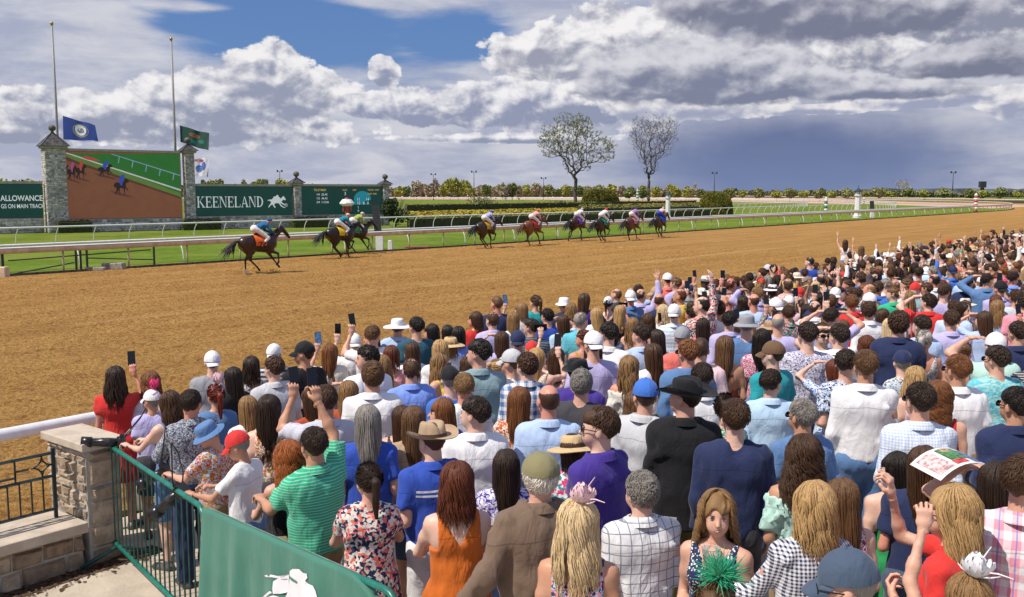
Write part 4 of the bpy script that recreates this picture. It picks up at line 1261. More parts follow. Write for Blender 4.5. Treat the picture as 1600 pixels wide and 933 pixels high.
    # what the hand holds
    if hold:
        for hd_ in (hold if isinstance(hold, list) else [hold]):
            kind, side = hd_[0], hd_[1]
            ends = arm_ends(build_dims(sex, big), pose)
            sg, w_, f, n_, hk, e = ends[0] if side > 0 else ends[1]
            Mw = o.matrix_basis.copy()
            Mw = Matrix.Translation(o.location) @ Matrix.Rotation(o.rotation_euler.z, 4, 'Z') @ Matrix.Scale(sc, 4)
            c = Mw @ Vector(w_ + f * (.155 if kind == 'phone' else .105) + n_ * (.02 if kind == 'phone' else .045))
            ang = o.rotation_euler.z
            if kind == 'phone' or kind == 'phoneh':
                ph = obj('phone', phone_mesh(), None, c); ph.rotation_euler = (D2R(-8), (math.pi / 2 if kind == 'phoneh' else random.uniform(-.12, .12)), ang)
                if len(hd_) > 2: ph.material_slots[1].link = 'OBJECT'; ph.material_slots[1].material = M['phone_screen']
                HELD.append((ph, 'phone', rec, 'dark phone held up %s by the ' % ('sideways' if kind == 'phoneh' else 'upright')))
            elif kind == 'camera':
                ang2 = ang + D2R(hd_[3]); o2_ = camera_thing(c + Vector((math.sin(-ang) * .05, math.cos(ang) * .05, .03)) + Vector((-math.cos(ang), -math.sin(ang), 0)) * .12, ang2, hd_[2], hd_[4], hd_[5])
            elif kind == 'cup':
                cp_ = obj('plastic_cup', cup_mesh(), None, c - Vector((0, 0, .055)))
                obj('drink', _hat['drink'], cp_)
                HELD.append((cp_, 'cup', rec, 'clear plastic cup held by the '))
    return o
HELD = []
# =========================================================================== ground, track, rails
def track_uv(N):
    P = N.n('ShaderNodeNewGeometry').outputs['Position']
    x, y, z = N.xyz(P)
    s_ = N.add(N.mul(x, U.x), N.mul(y, U.y)); n_ = N.add(N.mul(x, NRM.x), N.mul(y, NRM.y))
    return P, s_, n_
def dirt_mat():
    m_, N, b = new_mat('track_dirt')
    P, s_, n_ = track_uv(N)
    st = N.comb(N.mul(s_, .05), N.mul(n_, 1.0), 0.0)
    streak = N.noise(st, 1.1, 5, .6)                      # harrow lines along the track
    big = N.noise(P, .35, 4, .55)
    clod = N.noise(P, 9.0, 6, .68)
    clod2 = N.noise(P, 30.0, 4, .7)
    c = N.mix(N.smooth(clod, .34, .60), (.215, .103, .028), (.53, .288, .082))
    c = N.mix(N.smooth(clod2, .52, .70, 0, .55), c, (.64, .385, .14))
    c = N.mix(N.smooth(streak, .40, .62, 0, .32), c, (.64, .385, .13))
    ln = N.noise(N.comb(N.mul(s_, .012), N.mul(n_, .9), 0.0), 1.0, 2, .5, w=5.0)
    c = N.mix(N.smooth(ln, .60, .68, 0, .45), c, (.60, .37, .155))
    sp = N.noise(P, 4.2, 5, .75, w=2.0)
    c = N.mix(N.smooth(sp, .60, .68, 0, .75), c, (.11, .05, .015))
    c = N.mix(N.smooth(big, .45, .7, 0, .3), c, (.30, .14, .038))
    N.put(b.inputs['Base Color'], c); b.inputs['Roughness'].default_value = .95; b.inputs['Specular IOR Level'].default_value = .12
    vor = N.n('ShaderNodeTexVoronoi', feature='F1'); vor.inputs['Scale'].default_value = 13.0
    N.put(vor.inputs['Vector'], N.vadd(P, N.vmul(N.noise(P, 10, 3, out='Color'), (.12, .12, .12))))
    h = N.add(N.add(N.mul(clod, 1.6), N.mul(clod2, .5)), N.mul(N.m('SUBTRACT', 1.0, vor.outputs['Distance']), .35))
    h = N.add(h, N.mul(streak, .6))
    bn = N.n('ShaderNodeBump'); bn.inputs['Strength'].default_value = 1.0; bn.inputs['Distance'].default_value = .11
    N.put(bn.inputs['Height'], h); N.put(b.inputs['Normal'], bn.outputs[0])
    return m_
def grass_mat(name='infield_grass', a=(.070, .115, .012), b2=(.13, .19, .022), dry=(.25, .25, .06)):
    m_, N, b = new_mat(name)
    P, s_, n_ = track_uv(N)
    mow = N.noise(N.comb(N.mul(s_, .03), N.mul(n_, .35), 0.0), 1.0, 3, .6)
    f = N.noise(P, 1.6, 9, .8)
    g = N.noise(N.comb(N.mul(s_, .4), N.mul(n_, 3.0), 0.0), 2.0, 6, .7)
    c = N.mix(N.smooth(f, .40, .60), a, b2)
    c = N.mix(N.smooth(g, .5, .72, 0, .45), c, dry)
    c = N.mix(N.smooth(mow, .4, .6, 0, .55), c, b2)
    c = N.mix(N.smooth(N.noise(P, .16, 5, .65), .42, .62, 0, .5), c, dry)
    N.put(b.inputs['Base Color'], c); b.inputs['Roughness'].default_value = .9; b.inputs['Specular IOR Level'].default_value = .04
    bn = N.n('ShaderNodeBump'); bn.inputs['Strength'].default_value = .8; bn.inputs['Distance'].default_value = .06
    N.put(bn.inputs['Height'], N.noise(P, 14, 5, .8)); N.put(b.inputs['Normal'], bn.outputs[0])
    return m_
M['dirt'] = dirt_mat(); M['grass'] = grass_mat()
M['turf'] = grass_mat('turf_course_grass', (.070, .125, .012), (.125, .20, .022), (.23, .25, .05))
M['concrete'] = simple('apron_concrete', (.48, .41, .32), .9, var=.07, scale=3, bump=.5, bscale=30)
M['field'] = grass_mat('far_field', (.06, .12, .025), (.11, .17, .04), (.19, .17, .07))

CS, CN = 194.0, 206.5                                  # centre of the far turn
def oval(n0, s0=-140.0, step=3.0, far=True, arc=64):
    R = CN - n0
    pts = [sn(s, n0) for s in np.arange(s0, CS, step)]
    pts += [sn(CS + R * math.sin(t), CN - R * math.cos(t)) for t in np.linspace(0, math.pi, arc)]
    if far: pts += [sn(s, 2 * CN - n0) for s in np.arange(CS, s0 - 300, -60.0)]
    return pts
def strip(name, na, nb, z, mat_, s0=-140.0, **kw):
    a_ = oval(na, s0, 20.0); b_ = oval(nb, s0, 20.0)
    P = [[(p.x, p.y, z) for p in a_], [(p.x, p.y, z) for p in b_]]
    mb = MB(); mb.grid(P, flip=True)
    return mb.build(name, mat_, kind='structure')
# the wide ground, out to the horizon
mb = MB()
g = [[(x, y, -.02 - .0000 * y) for x in np.linspace(-3500, 3500, 9)] for y in np.linspace(-200, 5200, 9)]
mb.grid(g, flip=True); mb.build('ground', M['field'], kind='structure')
# infield (inside the dirt track)
mb = MB(); io = oval(41.3, -140, 20.0)
mb.poly([(p.x, p.y, -.006) for p in io]); mb.build('infield_ground', M['grass'], kind='structure')
strip('turf_course', 43.5, 65.5, 0.0, M['turf'])
far_dirt = strip('far_dirt_track', 9.6, 41.5, .002, M['dirt'])
# the nearer home stretch is raked dirt with real clods
def fbm2(nx, ny, cells, seed, octs=4, gain=.55):
    r = np.random.RandomState(seed); o = np.zeros((nx, ny)); a_ = 1.0
    for k in range(octs):
        cx, cy = max(2, int(cells[0] * 2 ** k)), max(2, int(cells[1] * 2 ** k))
        G = r.uniform(-1, 1, (cx + 2, cy + 2))
        u = np.linspace(0, cx, nx, endpoint=False); v = np.linspace(0, cy, ny, endpoint=False)
        iu = u.astype(int); iv = v.astype(int); fu = (u - iu); fv = (v - iv); fu = (fu * fu * (3 - 2 * fu))[:, None]; fv = (fv * fv * (3 - 2 * fv))[None]
        g00 = G[np.ix_(iu, iv)]; g10 = G[np.ix_(iu + 1, iv)]; g01 = G[np.ix_(iu, iv + 1)]; g11 = G[np.ix_(iu + 1, iv + 1)]
        o += a_ * ((g00 * (1 - fu) + g10 * fu) * (1 - fv) + (g01 * (1 - fu) + g11 * fu) * fv); a_ *= gain
    return o
s_ax = np.arange(-14, 56, .105); n_ax = np.arange(9.6, 41.4, .095)
Hh = fbm2(len(s_ax), len(n_ax), (160, 75), 3, 4, .8)
Hs = fbm2(len(s_ax), len(n_ax), (10, 95), 5, 2, .6)
Hh = np.maximum(Hh, -.6) * .026 + Hs * .006
edge = np.minimum(np.minimum(np.arange(len(s_ax))[:, None], np.arange(len(s_ax))[::-1][:, None]), np.minimum(np.arange(len(n_ax))[None], np.arange(len(n_ax))[::-1][None])) / 6.0
Hh = .030 + Hh * np.clip(edge, 0, 1) - .020 * (1 - np.clip(edge, 0, 1))
P = np.stack([s_ax[:, None] * U.x + n_ax[None] * NRM.x, s_ax[:, None] * U.y + n_ax[None] * NRM.y, Hh], -1)
mb = MB(); mb.grid(P, flip=True)
me = mb.mesh('track_dirt', [M['dirt']], True)
obj('dirt_track', me, kind='structure')
# the apron where the crowd stands, rising away from the rail
mb = MB(); P = []
for n in (9.55, 9.3, 6, 3, 0, -4.7, -14):
    P.append([tuple(sn(s, n, .012 + .05 * max(0, min(9.3 - n, 14)))) for s in np.linspace(-30, 240, 60)])
mb.grid(P); mb.build('apron', M['concrete'], kind='structure')

# --- rails
M['rail_white'] = simple('rail_white', (.66, .62, .57), .35, var=.05, scale=3)
M['rail_cream'] = simple('rail_cream', (.64, .49, .33), .5, var=.10, scale=2)
M['post_cream'] = simple('post_cream', (.60, .50, .32), .6, var=.12, scale=4)
M['dark_metal'] = simple('dark_metal', (.035, .036, .04), .5, var=.15)
M['white_paint'] = simple('white_paint', (.78, .77, .75), .5, var=.05)
RAILG = 'rails round the track'
# inner rail of the dirt track
rail = empty('track_rail', sn(60, 41.8), label='long cream topped rail along the infield edge of the dirt track', cat='rail')
def rail_part(name, pts, r, mat_, parent, n=8, smooth=True, **kw):
    mb = MB(); mb.tube([Vector(p) - parent.location for p in pts], r, n); return mb.build(name, mat_, parent, smooth, **kw)
def profile_rail(name, pts, prof, mat_, parent):
    mb = MB(); P = []
    pts = [Vector(p) for p in pts]
    for i, p in enumerate(pts):
        t = (pts[min(i + 1, len(pts) - 1)] - pts[max(i - 1, 0)]).normalized(); s_ = Vector((t.y, -t.x, 0))
        P.append([tuple(p - parent.location + s_ * a_ + Vector((0, 0, b_))) for a_, b_ in prof])
    mb.grid(P, closed=True); return mb.build(name, mat_, parent, True)
o_in = [p + Vector((0, 0, 1.05)) for p in oval(41.8, -20, 6.0, far=True)]
rp = profile_rail('top_rail', o_in, [(.16, .03), (.13, .10), (.02, .14), (-.12, .12), (-.17, .04), (-.15, -.06), (.0, -.13), (.15, -.11)], M['rail_cream'], rail)
profile_rail('rail_cover', o_in, [(.150, .098), (.12, .123), (.02, .150), (-.10, .138), (-.165, .08), (-.10, .09), (0, .10), (.1, .09)], M['rail_white'], rail)
mbp = MB(); mbp.tube([(0, 0, 0), (0, 0, 1.0)], .045, 8); pm = mbp.mesh('post', [M['post_cream']], True)
for s in np.arange(11.4, 194, 3.08):
    if s < 14.5: continue
    obj('post', pm, rail, sn(s, 41.85) - rail.location)
mb = MB()
for p in oval(41.85, CS, 6.0, far=True, arc=150)[1:]: mb.box(tuple(p - rail.location + Vector((0, 0, .5))), (.09, .09, 1.0))
mb.build('far_posts', M['post_cream'], rail, kind='stuff')
# dark gate frame under the rail near the left edge
gt = empty('rail_gate', sn(4, 42.1), label='dark metal gate frame under the cream rail at the left edge', cat='gate')
for i, px in enumerate((3, 118, 125, 135, 240)):
    q = on_line(px, 41.95) - gt.location
    mb = MB(); mb.tube([q, q + Vector((0, 0, 1.02))], .05 if i else .06, 6); mb.build('post', M['dark_metal'], gt)
def px3(px, c, z): return on_line(px, c) + Vector((0, 0, z)) - gt.location
for (pa, za, pb, zb) in ((12, .62, 235, .78), (20, .05, 115, .38), (135, .55, 238, .30)):
    mb = MB(); mb.tube([px3(pa, 42.0, za), px3(pb, 42.0, zb)], .03, 6); mb.build('bar', M['dark_metal'], gt)
# low timber edging of the infield
edging = MB(); ep = oval(41.55, -20, 10.0, far=False)
P = [[(p.x, p.y, z) for p in ep] for z in (-.01, .09)] + [[(p.x + NRM.x * .12, p.y + NRM.y * .12, z) for p in ep] for z in (.09, -.01)]
edging.grid(P); edging.build('track_kerb', simple('kerb_wood', (.16, .11, .08), .9, var=.3, scale=6), kind='structure')
# white gooseneck turf rails
def goose_post(side=1):
    mb = MB(); pts = []
    for t in np.linspace(0, 1, 8):
        pts.append((side * .46 * (1 - t ** 2.6), 0, 1.12 * (t ** .9)))
    mb.tube(pts, .035, 6); return mb.mesh('goose_post', [M['white_paint']], True)
gpm = goose_post(); gpm2 = goose_post(-1)
def turf_rail(n0, s0, s1, step, label, arc=True, far_posts=True, pmesh=None):
    r_ = empty('turf_rail', sn((s0 + s1) / 2, n0), label=label, cat='rail')
    o = oval(n0, s0, 6.0, far=True) if arc else [sn(s, n0) for s in np.arange(s0, s1, 6.0)]
    rail_part('top_rail', [p + Vector((0, 0, 1.15)) for p in o], .062, M['white_paint'], r_, 8)
    for s in np.arange(s0, s1, step):
        p = obj('post', pmesh or gpm, r_, sn(s, n0) - r_.location); p.rotation_euler = (0, 0, math.atan2(NRM.y, NRM.x))
    if arc:
        mb = MB()
        for p in oval(n0, CS, 6.0, far=True, arc=150)[1:]: mb.box(tuple(p - r_.location + Vector((0, 0, .56))), (.07, .07, 1.12))
        mb.build('far_posts', M['white_paint'], r_, kind='stuff')
    return r_
turf_rail(65.5, 24, CS, 2.7, 'white rail on curved posts between the infield and the turf course')
turf_rail(86.0, 130, CS, 2.7, 'second white rail on curved posts beyond the round topiary')
turf_rail(43.9, 6, CS, 5.4, 'low white rail just behind the cream track rail', arc=False, pmesh=gpm2)

# the far dirt band, haze and sun paled into its colour, with its rail
def edge_line(pts): return [at(px, py, 0) for px, py in pts]
nearE = edge_line([(560, 311.3), (700, 311.8), (850, 312.6), (1000, 314), (1150, 315.8), (1300, 318.5), (1400, 320.5), (1480, 323), (1550, 326)])
farE = edge_line([(560, 306.4), (700, 306.8), (850, 307.4), (1000, 308.4), (1150, 310), (1300, 312.8), (1400, 314.8), (1480, 317), (1640, 321)])
mb = MB(); mb.grid([[(p.x, p.y, .012) for p in nearE], [(p.x, p.y, .012) for p in farE]]); mb.build('hazed_far_track', simple('haze_paled_dirt', (.52, .35, .25), .95, var=.06, scale=.05), kind='structure')
fr = empty('far_rail', (0, 500, 0), label='thin cream rail with dark shade line along the pale far training track', cat='rail')
mb = MB(); mb.tube([p + Vector((0, 0, 1.35)) - fr.location for p in farE], .22, 6); mb.build('top_rail', M['rail_cream'], fr)
mb = MB(); mb.tube([p + Vector((0, .4, .75)) - fr.location for p in farE], .30, 4); mb.build('dark_underline', M['dark_metal'], fr)  # dark tube below and behind the cream one

# =========================================================================== horses and riders
COAT = {}
def coat(name, a, b2):
    if name not in COAT:
        m_ = simple('coat_' + name, a, .32, var=.15, scale=3, dark=b2, spec=.5); COAT[name] = m_
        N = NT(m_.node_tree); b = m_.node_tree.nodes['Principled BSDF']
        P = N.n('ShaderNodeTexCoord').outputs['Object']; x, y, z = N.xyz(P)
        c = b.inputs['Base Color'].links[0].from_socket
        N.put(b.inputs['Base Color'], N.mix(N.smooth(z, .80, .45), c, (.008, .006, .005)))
    return COAT[name]
GAIT = [
 dict(h=[[(-.42, .98), (-.74, .62), (-.74, .22), (-.70, .03)], [(-.32, .95), (-.36, .58), (-.04, .26), (.07, .12)]], f=[[(.48, .96), (.84, .82), (.86, .47), (.76, .34)], [(.46, .95), (.70, .62), (.93, .33), (1.02, .22)]]),
 dict(h=[[(-.32, .95), (-.52, .60), (-.18, .28), (-.06, .17)], [(-.26, .95), (-.40, .58), (-.02, .20), (.09, .06)]], f=[[(.48, .96), (.76, .86), (.62, .52), (.46, .50)], [(.44, .94), (.60, .56), (.56, .20), (.62, .03)]]),
 dict(h=[[(-.52, 1.0), (-.92, .74), (-1.08, .42), (-1.22, .30)], [(-.45, .98), (-.86, .60), (-.96, .22), (-.98, .04)]], f=[[(.50, .98), (.90, .92), (1.16, .68), (1.26, .56)], [(.46, .95), (.64, .58), (.60, .20), (.67, .03)]]),
 dict(h=[[(-.38, .96), (-.66, .66), (-.86, .34), (-.98, .38)], [(-.30, .95), (-.46, .58), (-.26, .20), (-.18, .04)]], f=[[(.48, .96), (.88, .84), (.98, .50), (.92, .38)], [(.44, .94), (.72, .60), (.84, .24), (.92, .08)]]),
]
_horse = {}
def horse_mesh(g, head_up):
    k = (g, head_up)
    if k in _horse: return _horse[k]
    s = SDF((-.34, -1.35, -.03), (.34, 1.75, 2.15), .027)
    X = (1, 0, 0)
    s.cap((0, -.50, 1.28), (0, .30, 1.24), .33, .35, k=.08, w=(.27, .28), ax=X)          # barrel
    s.cap((0, -.70, 1.33), (0, -.45, 1.33), .27, .30, k=.10, w=(.25, .27), ax=X)         # quarters
    s.cap((0, .30, 1.28), (0, .58, 1.26), .36, .27, k=.08, w=(.25, .19), ax=X)           # chest
    s.cap((0, .10, 1.50), (0, .42, 1.56), .10, .09, k=.12)                              # withers
    pz = 1.92 if head_up else 1.80; py = 1.10 if head_up else 1.20
    s.cap((0, .45, 1.38), (0, py, pz), .25, .115, k=.10, w=(.15, .075), ax=X)            # neck
    s.cap((0, py, pz), (0, py + .27, pz - .28), .105, .075, k=.04, w=(.085, .062), ax=X) # head
    s.cap((0, py + .27, pz - .28), (0, py + .38, pz - .42), .068, .058, k=.04, w=(.055, .05), ax=X)
    for sg in (-1, 1):
        s.cap((sg * .05, py - .02, pz + .06), (sg * .065, py, pz + .19), .028, .008, k=.02)
    G = GAIT[g]
    for i, sg in ((0, 1), (1, -1)):
        st, hk, fe, ho = G['h'][i]
        s.cap((sg * .13, -.62, 1.28), (sg * .16, st[0], st[1]), .22, .15, k=.08, w=(.13, .10), ax=X)
        s.cap((sg * .15, -.72, 1.20), (sg * .15, (st[0] + hk[0]) / 2, (st[1] + hk[1]) / 2), .17, .09, k=.06, w=(.10, .07), ax=X)
        s.cap((sg * .16, *st), (sg * .14, *hk), .115, .058, k=.05)
        s.cap((sg * .14, *hk), (sg * .14, *fe), .046, .034, k=.03)
        s.ell((sg * .14, *fe), (.040, .045, .045), k=.02)
        s.cap((sg * .14, *fe), (sg * .14, *ho), .036, .050, k=.02)
        el, kn, fe, ho = G['f'][i]
        s.cap((sg * .13, .50, 1.25), (sg * .15, *el), .20, .12, k=.08, w=(.11, .08), ax=X)
        s.cap((sg * .15, *el), (sg * .13, *kn), .092, .050, k=.05)
        s.ell((sg * .13, *kn), (.050, .052, .056), k=.02)
        s.cap((sg * .13, *kn), (sg * .13, *fe), .040, .032, k=.02)
        s.cap((sg * .13, *fe), (sg * .13, *ho), .036, .050, k=.02)
    _horse[k] = (s.mesh(), (py, pz)); return _horse[k]
def hair_strands(pts_fn, n, r0, name, mat_, parent):
    r = np.random.RandomState(3); mb = MB()
    for i in range(n): mb.tube(pts_fn(r, i / n), [r0, r0 * 1.1, r0, r0 * .8, r0 * .2], 4, cap=False)
    return mb.build(name, mat_, parent, True)
M['mane'] = simple('mane', (.010, .007, .006), .5, var=.4)
M['tack'] = simple('tack_leather', (.03, .02, .015), .5, var=.2)
def cloth_num(txt, parent, mat_, loc, rot, size):
    cu = bpy.data.curves.new('n', 'FONT'); cu.body = txt; cu.size = size; cu.align_x = 'CENTER'; cu.align_y = 'CENTER'; cu.extrude = .002
    o = bpy.data.objects.new('n', cu); COL.objects.link(o)
    dg = bpy.context.evaluated_depsgraph_get(); me = bpy.data.meshes.new_from_object(o.evaluated_get(dg)); bpy.data.objects.remove(o)
    me.materials.clear(); me.materials.append(mat_)
    r = obj('number' if len(txt) < 3 else 'lettering', me, parent, loc); r.rotation_euler = rot; return r
def make_horse(px, py, g, coatn, a, b2, label, cloth, clothc, num, turn=0, head_up=False, sock=False, tail=(.01, .008, .006)):
    p = at(px, py, .02)
    o = obj('horse', None); o.location = p
    hd = -TRK + D2R(turn); o.rotation_euler = (0, 0, hd)
    (V, F), (hy_, hz_) = horse_mesh(g, head_up)
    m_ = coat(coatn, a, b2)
    me = mesh_np('horse', V, F, True, [m_, M['white_paint']])
    if sock:
        mi = np.zeros(len(F), np.int32); c = V[F].mean(1); mi[(c[:, 2] < .22) & (c[:, 1] < -.55)] = 1; me.polygons.foreach_set('material_index', mi)
    b = obj('body', me, o)
    o['label'] = label; o['category'] = 'horse'; o['group'] = 'racehorses galloping past the crowd'
    tm = simple('tail_' + coatn, tail, .5, var=.4)
    def tl(r, t):
        e = r.normal(size=3) * .045
        return [(e[0] * .2, -.93, 1.42), (e[0], -1.10, 1.38 + e[2] * .4), (e[0] * 2, -1.28 + e[1], 1.22 + e[2]), (e[0] * 3, -1.42 + e[1] * 2, 1.02 + e[2] * 2), (e[0] * 4, -1.55 + e[1] * 3, .86 + e[2] * 3)]
    hair_strands(tl, 46, .022, 'tail', tm, o)
    def mn(r, t):
        y = .45 + (hy_ - .45) * t; z = 1.58 + (hz_ + .10 - 1.58) * t; e = r.normal(size=3) * .02
        return [(0, y, z), (.04 + e[0], y - .04, z + .02), (.09 + e[0], y - .10, z - .05 + e[2]), (.11, y - .15 + e[1], z - .12 + e[2]), (.12, y - .19 + e[1], z - .18)]
    hair_strands(mn, 40, .018, 'mane', tm, o)
    # bridle and reins
    mb = MB()
    for sg in (-1, 1):
        mb.tube([(sg * .078, hy_ + .02, hz_ + .05), (sg * .08, hy_ + .16, hz_ - .16), (sg * .066, hy_ + .30, hz_ - .34)], .010, 5)
        mb.tube([(sg * .066, hy_ + .30, hz_ - .34), (sg * .16, hy_ - .1, hz_ - .28), (sg * .09, .70, 1.66)], .009, 5)
    t_ = np.linspace(0, 2 * math.pi, 13)
    mb.tube([(.078 * math.cos(a_), hy_ + .24 + .02 * math.sin(a_), hz_ - .26 + .085 * math.sin(a_)) for a_ in t_], .010, 5, cap=False)
    mb.build('bridle', M['tack'], o, True)
    # saddle cloth hugging the barrel
    mb = MB(); P = []
    for y in np.linspace(-.32, .20, 8):
        P.append([(.335 * math.sin(a_), y, 1.27 + .375 * math.cos(a_) + (.02 if abs(a_) < .5 else 0)) for a_ in np.linspace(-1.75, 1.75, 19)])
    mb.grid(P); cl = mb.build('saddle_cloth', simple('saddle_cloth_' + cloth, clothc, .8), o, True)
    if num:
        cloth_num(num, o, simple('number_ink', (.01, .01, .01), .7), (.352, -.10, 1.24), (math.pi / 2, 0, math.pi / 2), .34)
    mb = MB(); mb.ell = None
    s = SDF((-.18, -.26, 1.5), (.18, .26, 1.85), .025); s.cap((0, -.16, 1.66), (0, .14, 1.66), .07, .06, k=.02, w=(.12, .10), ax=(1, 0, 0)); V, F = s.mesh()
    obj('saddle', mesh_np('saddle', V, F, True, [M['tack']]), o)
    return o
_jk = {}
def make_jockey(h, silk, silk2, pants, helm, label, upright=0.0):
    o = obj('person', None); o.location = h.location; o.rotation_euler = h.rotation_euler
    hipz = 1.93; hip = np.array([0, -.16, hipz]); sh = np.array([0, .32 - .05 * upright, 2.10 + .12 * upright]); hd = sh + np.array([0, .20, .13])
    if 'body' not in _jk:
        def mk(fn, lo, hi, hh=.018):
            s = SDF(lo, hi, hh); fn(s); return s.mesh()
        def body(s):
            s.cap(sh, hd, .06, .055, k=.03); s.ell(hd, (.075, .095, .10), k=.02); s.ell(hd + [0, .05, -.04], (.055, .055, .07), k=.03)
            s.cap(hd + [0, .09, -.01], hd + [0, .11, -.03], .01, .014, k=.01)
            for sg in (-1, 1):
                s.cap((sg * .24, .42, 1.86), (sg * .10, .68, 1.70), .040, .028, k=.02); s.ell((sg * .09, .73, 1.69), (.035, .055, .038), k=.02)
                s.cap((sg * .17, .30, 2.06), (sg * .24, .42, 1.86), .05, .04, k=.02)
            s.cap(hip, sh, .10, .12, k=.04)
            for sg in (-1, 1): s.cap((sg * .12, -.14, 1.9), (sg * .27, .30, 1.52), .09, .06, k=.03); s.cap((sg * .27, .30, 1.52), (sg * .30, -.02, 1.18), .06, .04, k=.03)
        _jk['body'] = mk(body, (-.42, -.35, 1.05), (.42, .9, 2.5))
        def silks(s):
            s.cap(hip + [0, .06, .02], sh + [0, -.02, -.01], .125, .15, k=.04, w=(.17, .21), ax=(1, 0, 0))
            for sg in (-1, 1):
                s.cap((sg * .17, .30, 2.07), (sg * .25, .42, 1.86), .075, .062, k=.04); s.cap((sg * .25, .42, 1.86), (sg * .11, .66, 1.71), .062, .045, k=.03)
            s.whole(wrinkle(4, 30, .008, 1), 'add')
        _jk['silks'] = mk(silks, (-.42, -.38, 1.6), (.42, .8, 2.4))
        def br(s):
            s.ell((0, -.20, 1.92), (.19, .17, .17), k=.04)
            for sg in (-1, 1): s.cap((sg * .11, -.14, 1.88), (sg * .28, .30, 1.53), .115, .078, k=.04); s.cap((sg * .28, .30, 1.53), (sg * .295, .12, 1.35), .078, .062, k=.03, flat=1.0)
        _jk['breeches'] = mk(br, (-.45, -.45, 1.2), (.45, .5, 2.15))
        def boots(s):
            for sg in (-1, 1): s.cap((sg * .29, .20, 1.42), (sg * .30, -.02, 1.14), .064, .045, k=.03); s.cap((sg * .30, -.03, 1.11), (sg * .31, .17, 1.07), .04, .03, k=.03)
        _jk['boots'] = mk(boots, (-.45, -.2, .98), (.45, .45, 1.55))
        def helm_(s):
            s.ell(hd + [0, -.005, .035], (.100, .122, .105), k=.01); s.whole(lambda X, Y, Z: (hd[2] + .02 - .25 * (Y - hd[1])) - Z + 0 * X); s.ell(hd + [0, .115, .045], (.07, .05, .012), k=.02)
        _jk['helmet'] = mk(helm_, hd - .2, hd + .2, .014)
    for k in ('body', 'silks', 'breeches', 'boots', 'helmet'):
        if k + 'm' not in _jk: _jk[k + 'm'] = mesh_np(k, *_jk[k], True, [M['skin'] if k == 'body' else (fab('bands') if k == 'silks' else (M['tack'] if k == 'boots' else fab('plain')))])
        c = obj(k, _jk[k + 'm'], o)
        cc = {'body': SK['r'], 'silks': silk, 'breeches': pants, 'helmet': helm, 'boots': (0, 0, 0)}[k]
        c.color = (*cc, 1)
        c['tint2'] = tuple(float(v) for v in (silk2 if k == 'silks' else cc)); c['tint3'] = c['tint2']
    o['label'] = label; o['category'] = 'person'; o['group'] = 'jockeys crouched on the racehorses'
    return o
WH = (.78, .76, .74); BAY = ((.050, .018, .009), (.025, .010, .006)); DK = ((.022, .011, .008), (.010, .006, .005)); CH = ((.20, .062, .020), (.13, .038, .012))
HORSES = [
 (406, 427, 0, 'bay', *BAY, 'dark bay racehorse leading alone in an orange saddle cloth', 'orange', (.75, .12, .01), '7', -8, True, True, 'blue silks and blue helmet riding the orange-clothed leader', (.01, .09, .28), (.02, .18, .30), WH, (.01, .10, .30)),
 (533, 403, 1, 'dark', *DK, 'near black racehorse in a yellow saddle cloth before the finish post', 'yellow', (.75, .50, .02), '', -4, False, False, 'teal silks and cream helmet before the finish post', (.01, .22, .28), (.01, .22, .28), WH, (.66, .60, .46)),
 (556, 397, 0, 'dark', *DK, 'near black racehorse half hidden beyond the yellow-clothed one', 'green', (.02, .25, .12), '', -4, False, False, 'green and yellow silks half hidden before the finish post', (.03, .28, .12), (.65, .60, .06), WH, (.66, .60, .46)),
 (760, 388, 1, 'brown', (.045, .018, .010), (.022, .010, .007), 'dark brown racehorse chasing alone behind the gap, yellow saddle cloth', 'gold', (.60, .36, .02), '', 0, False, False, 'white silks and royal blue helmet riding the first chaser', WH, (.05, .10, .55), WH, (.02, .06, .50)),
 (833, 384, 3, 'chestnut', *CH, 'bright chestnut racehorse in the chasing pack', 'red', (.55, .03, .02), '', 0, False, False, 'white and red silks on the bright chestnut horse', WH, (.70, .03, .03), WH, (.72, .04, .03)),
 (903, 376, 2, 'bay', *BAY, 'bay racehorse at full stretch with a purple saddle cloth', 'purple', (.25, .08, .45), '', 0, False, False, 'white silks and pale pink helmet on the stretched-out bay', WH, WH, WH, (.75, .55, .55)),
 (941, 378, 1, 'dark', *DK, 'near black racehorse with a green saddle cloth in the pack', 'green2', (.02, .30, .14), '', 2, False, False, 'white silks and bright red helmet in the pack', WH, (.70, .72, .72), WH, (.80, .03, .02)),
 (988, 375, 3, 'redbay', (.11, .035, .014), (.06, .02, .009), 'red bay racehorse second from the back of the pack', 'pink', (.70, .25, .28), '', 2, False, False, 'blue and pink silks with a purple helmet', (.05, .08, .45), (.70, .30, .40), WH, (.10, .03, .30)),
 (1031, 371, 1, 'brown', (.045, .018, .010), (.022, .010, .007), 'dark brown racehorse at the very back of the field', 'blue', (.03, .10, .50), '', 3, False, False, 'orange and white silks with blue breeches at the back of the field', (.75, .28, .10), WH, (.04, .08, .50), (.65, .50, .45)),
]
for (px, py, g, cn, a_, b_, lab, cl, clc, num, turn, hu, sock, jl, s1, s2, pn, hl) in HORSES:
    h_ = make_horse(px, py, g, cn, a_, b_, lab, cl, clc, num, turn, hu, sock, tail=(.16, .06, .025) if cn == 'chestnut' else (.010, .008, .006))
    make_jockey(h_, s1, s2, pn, hl, 'jockey in ' + jl, .0)

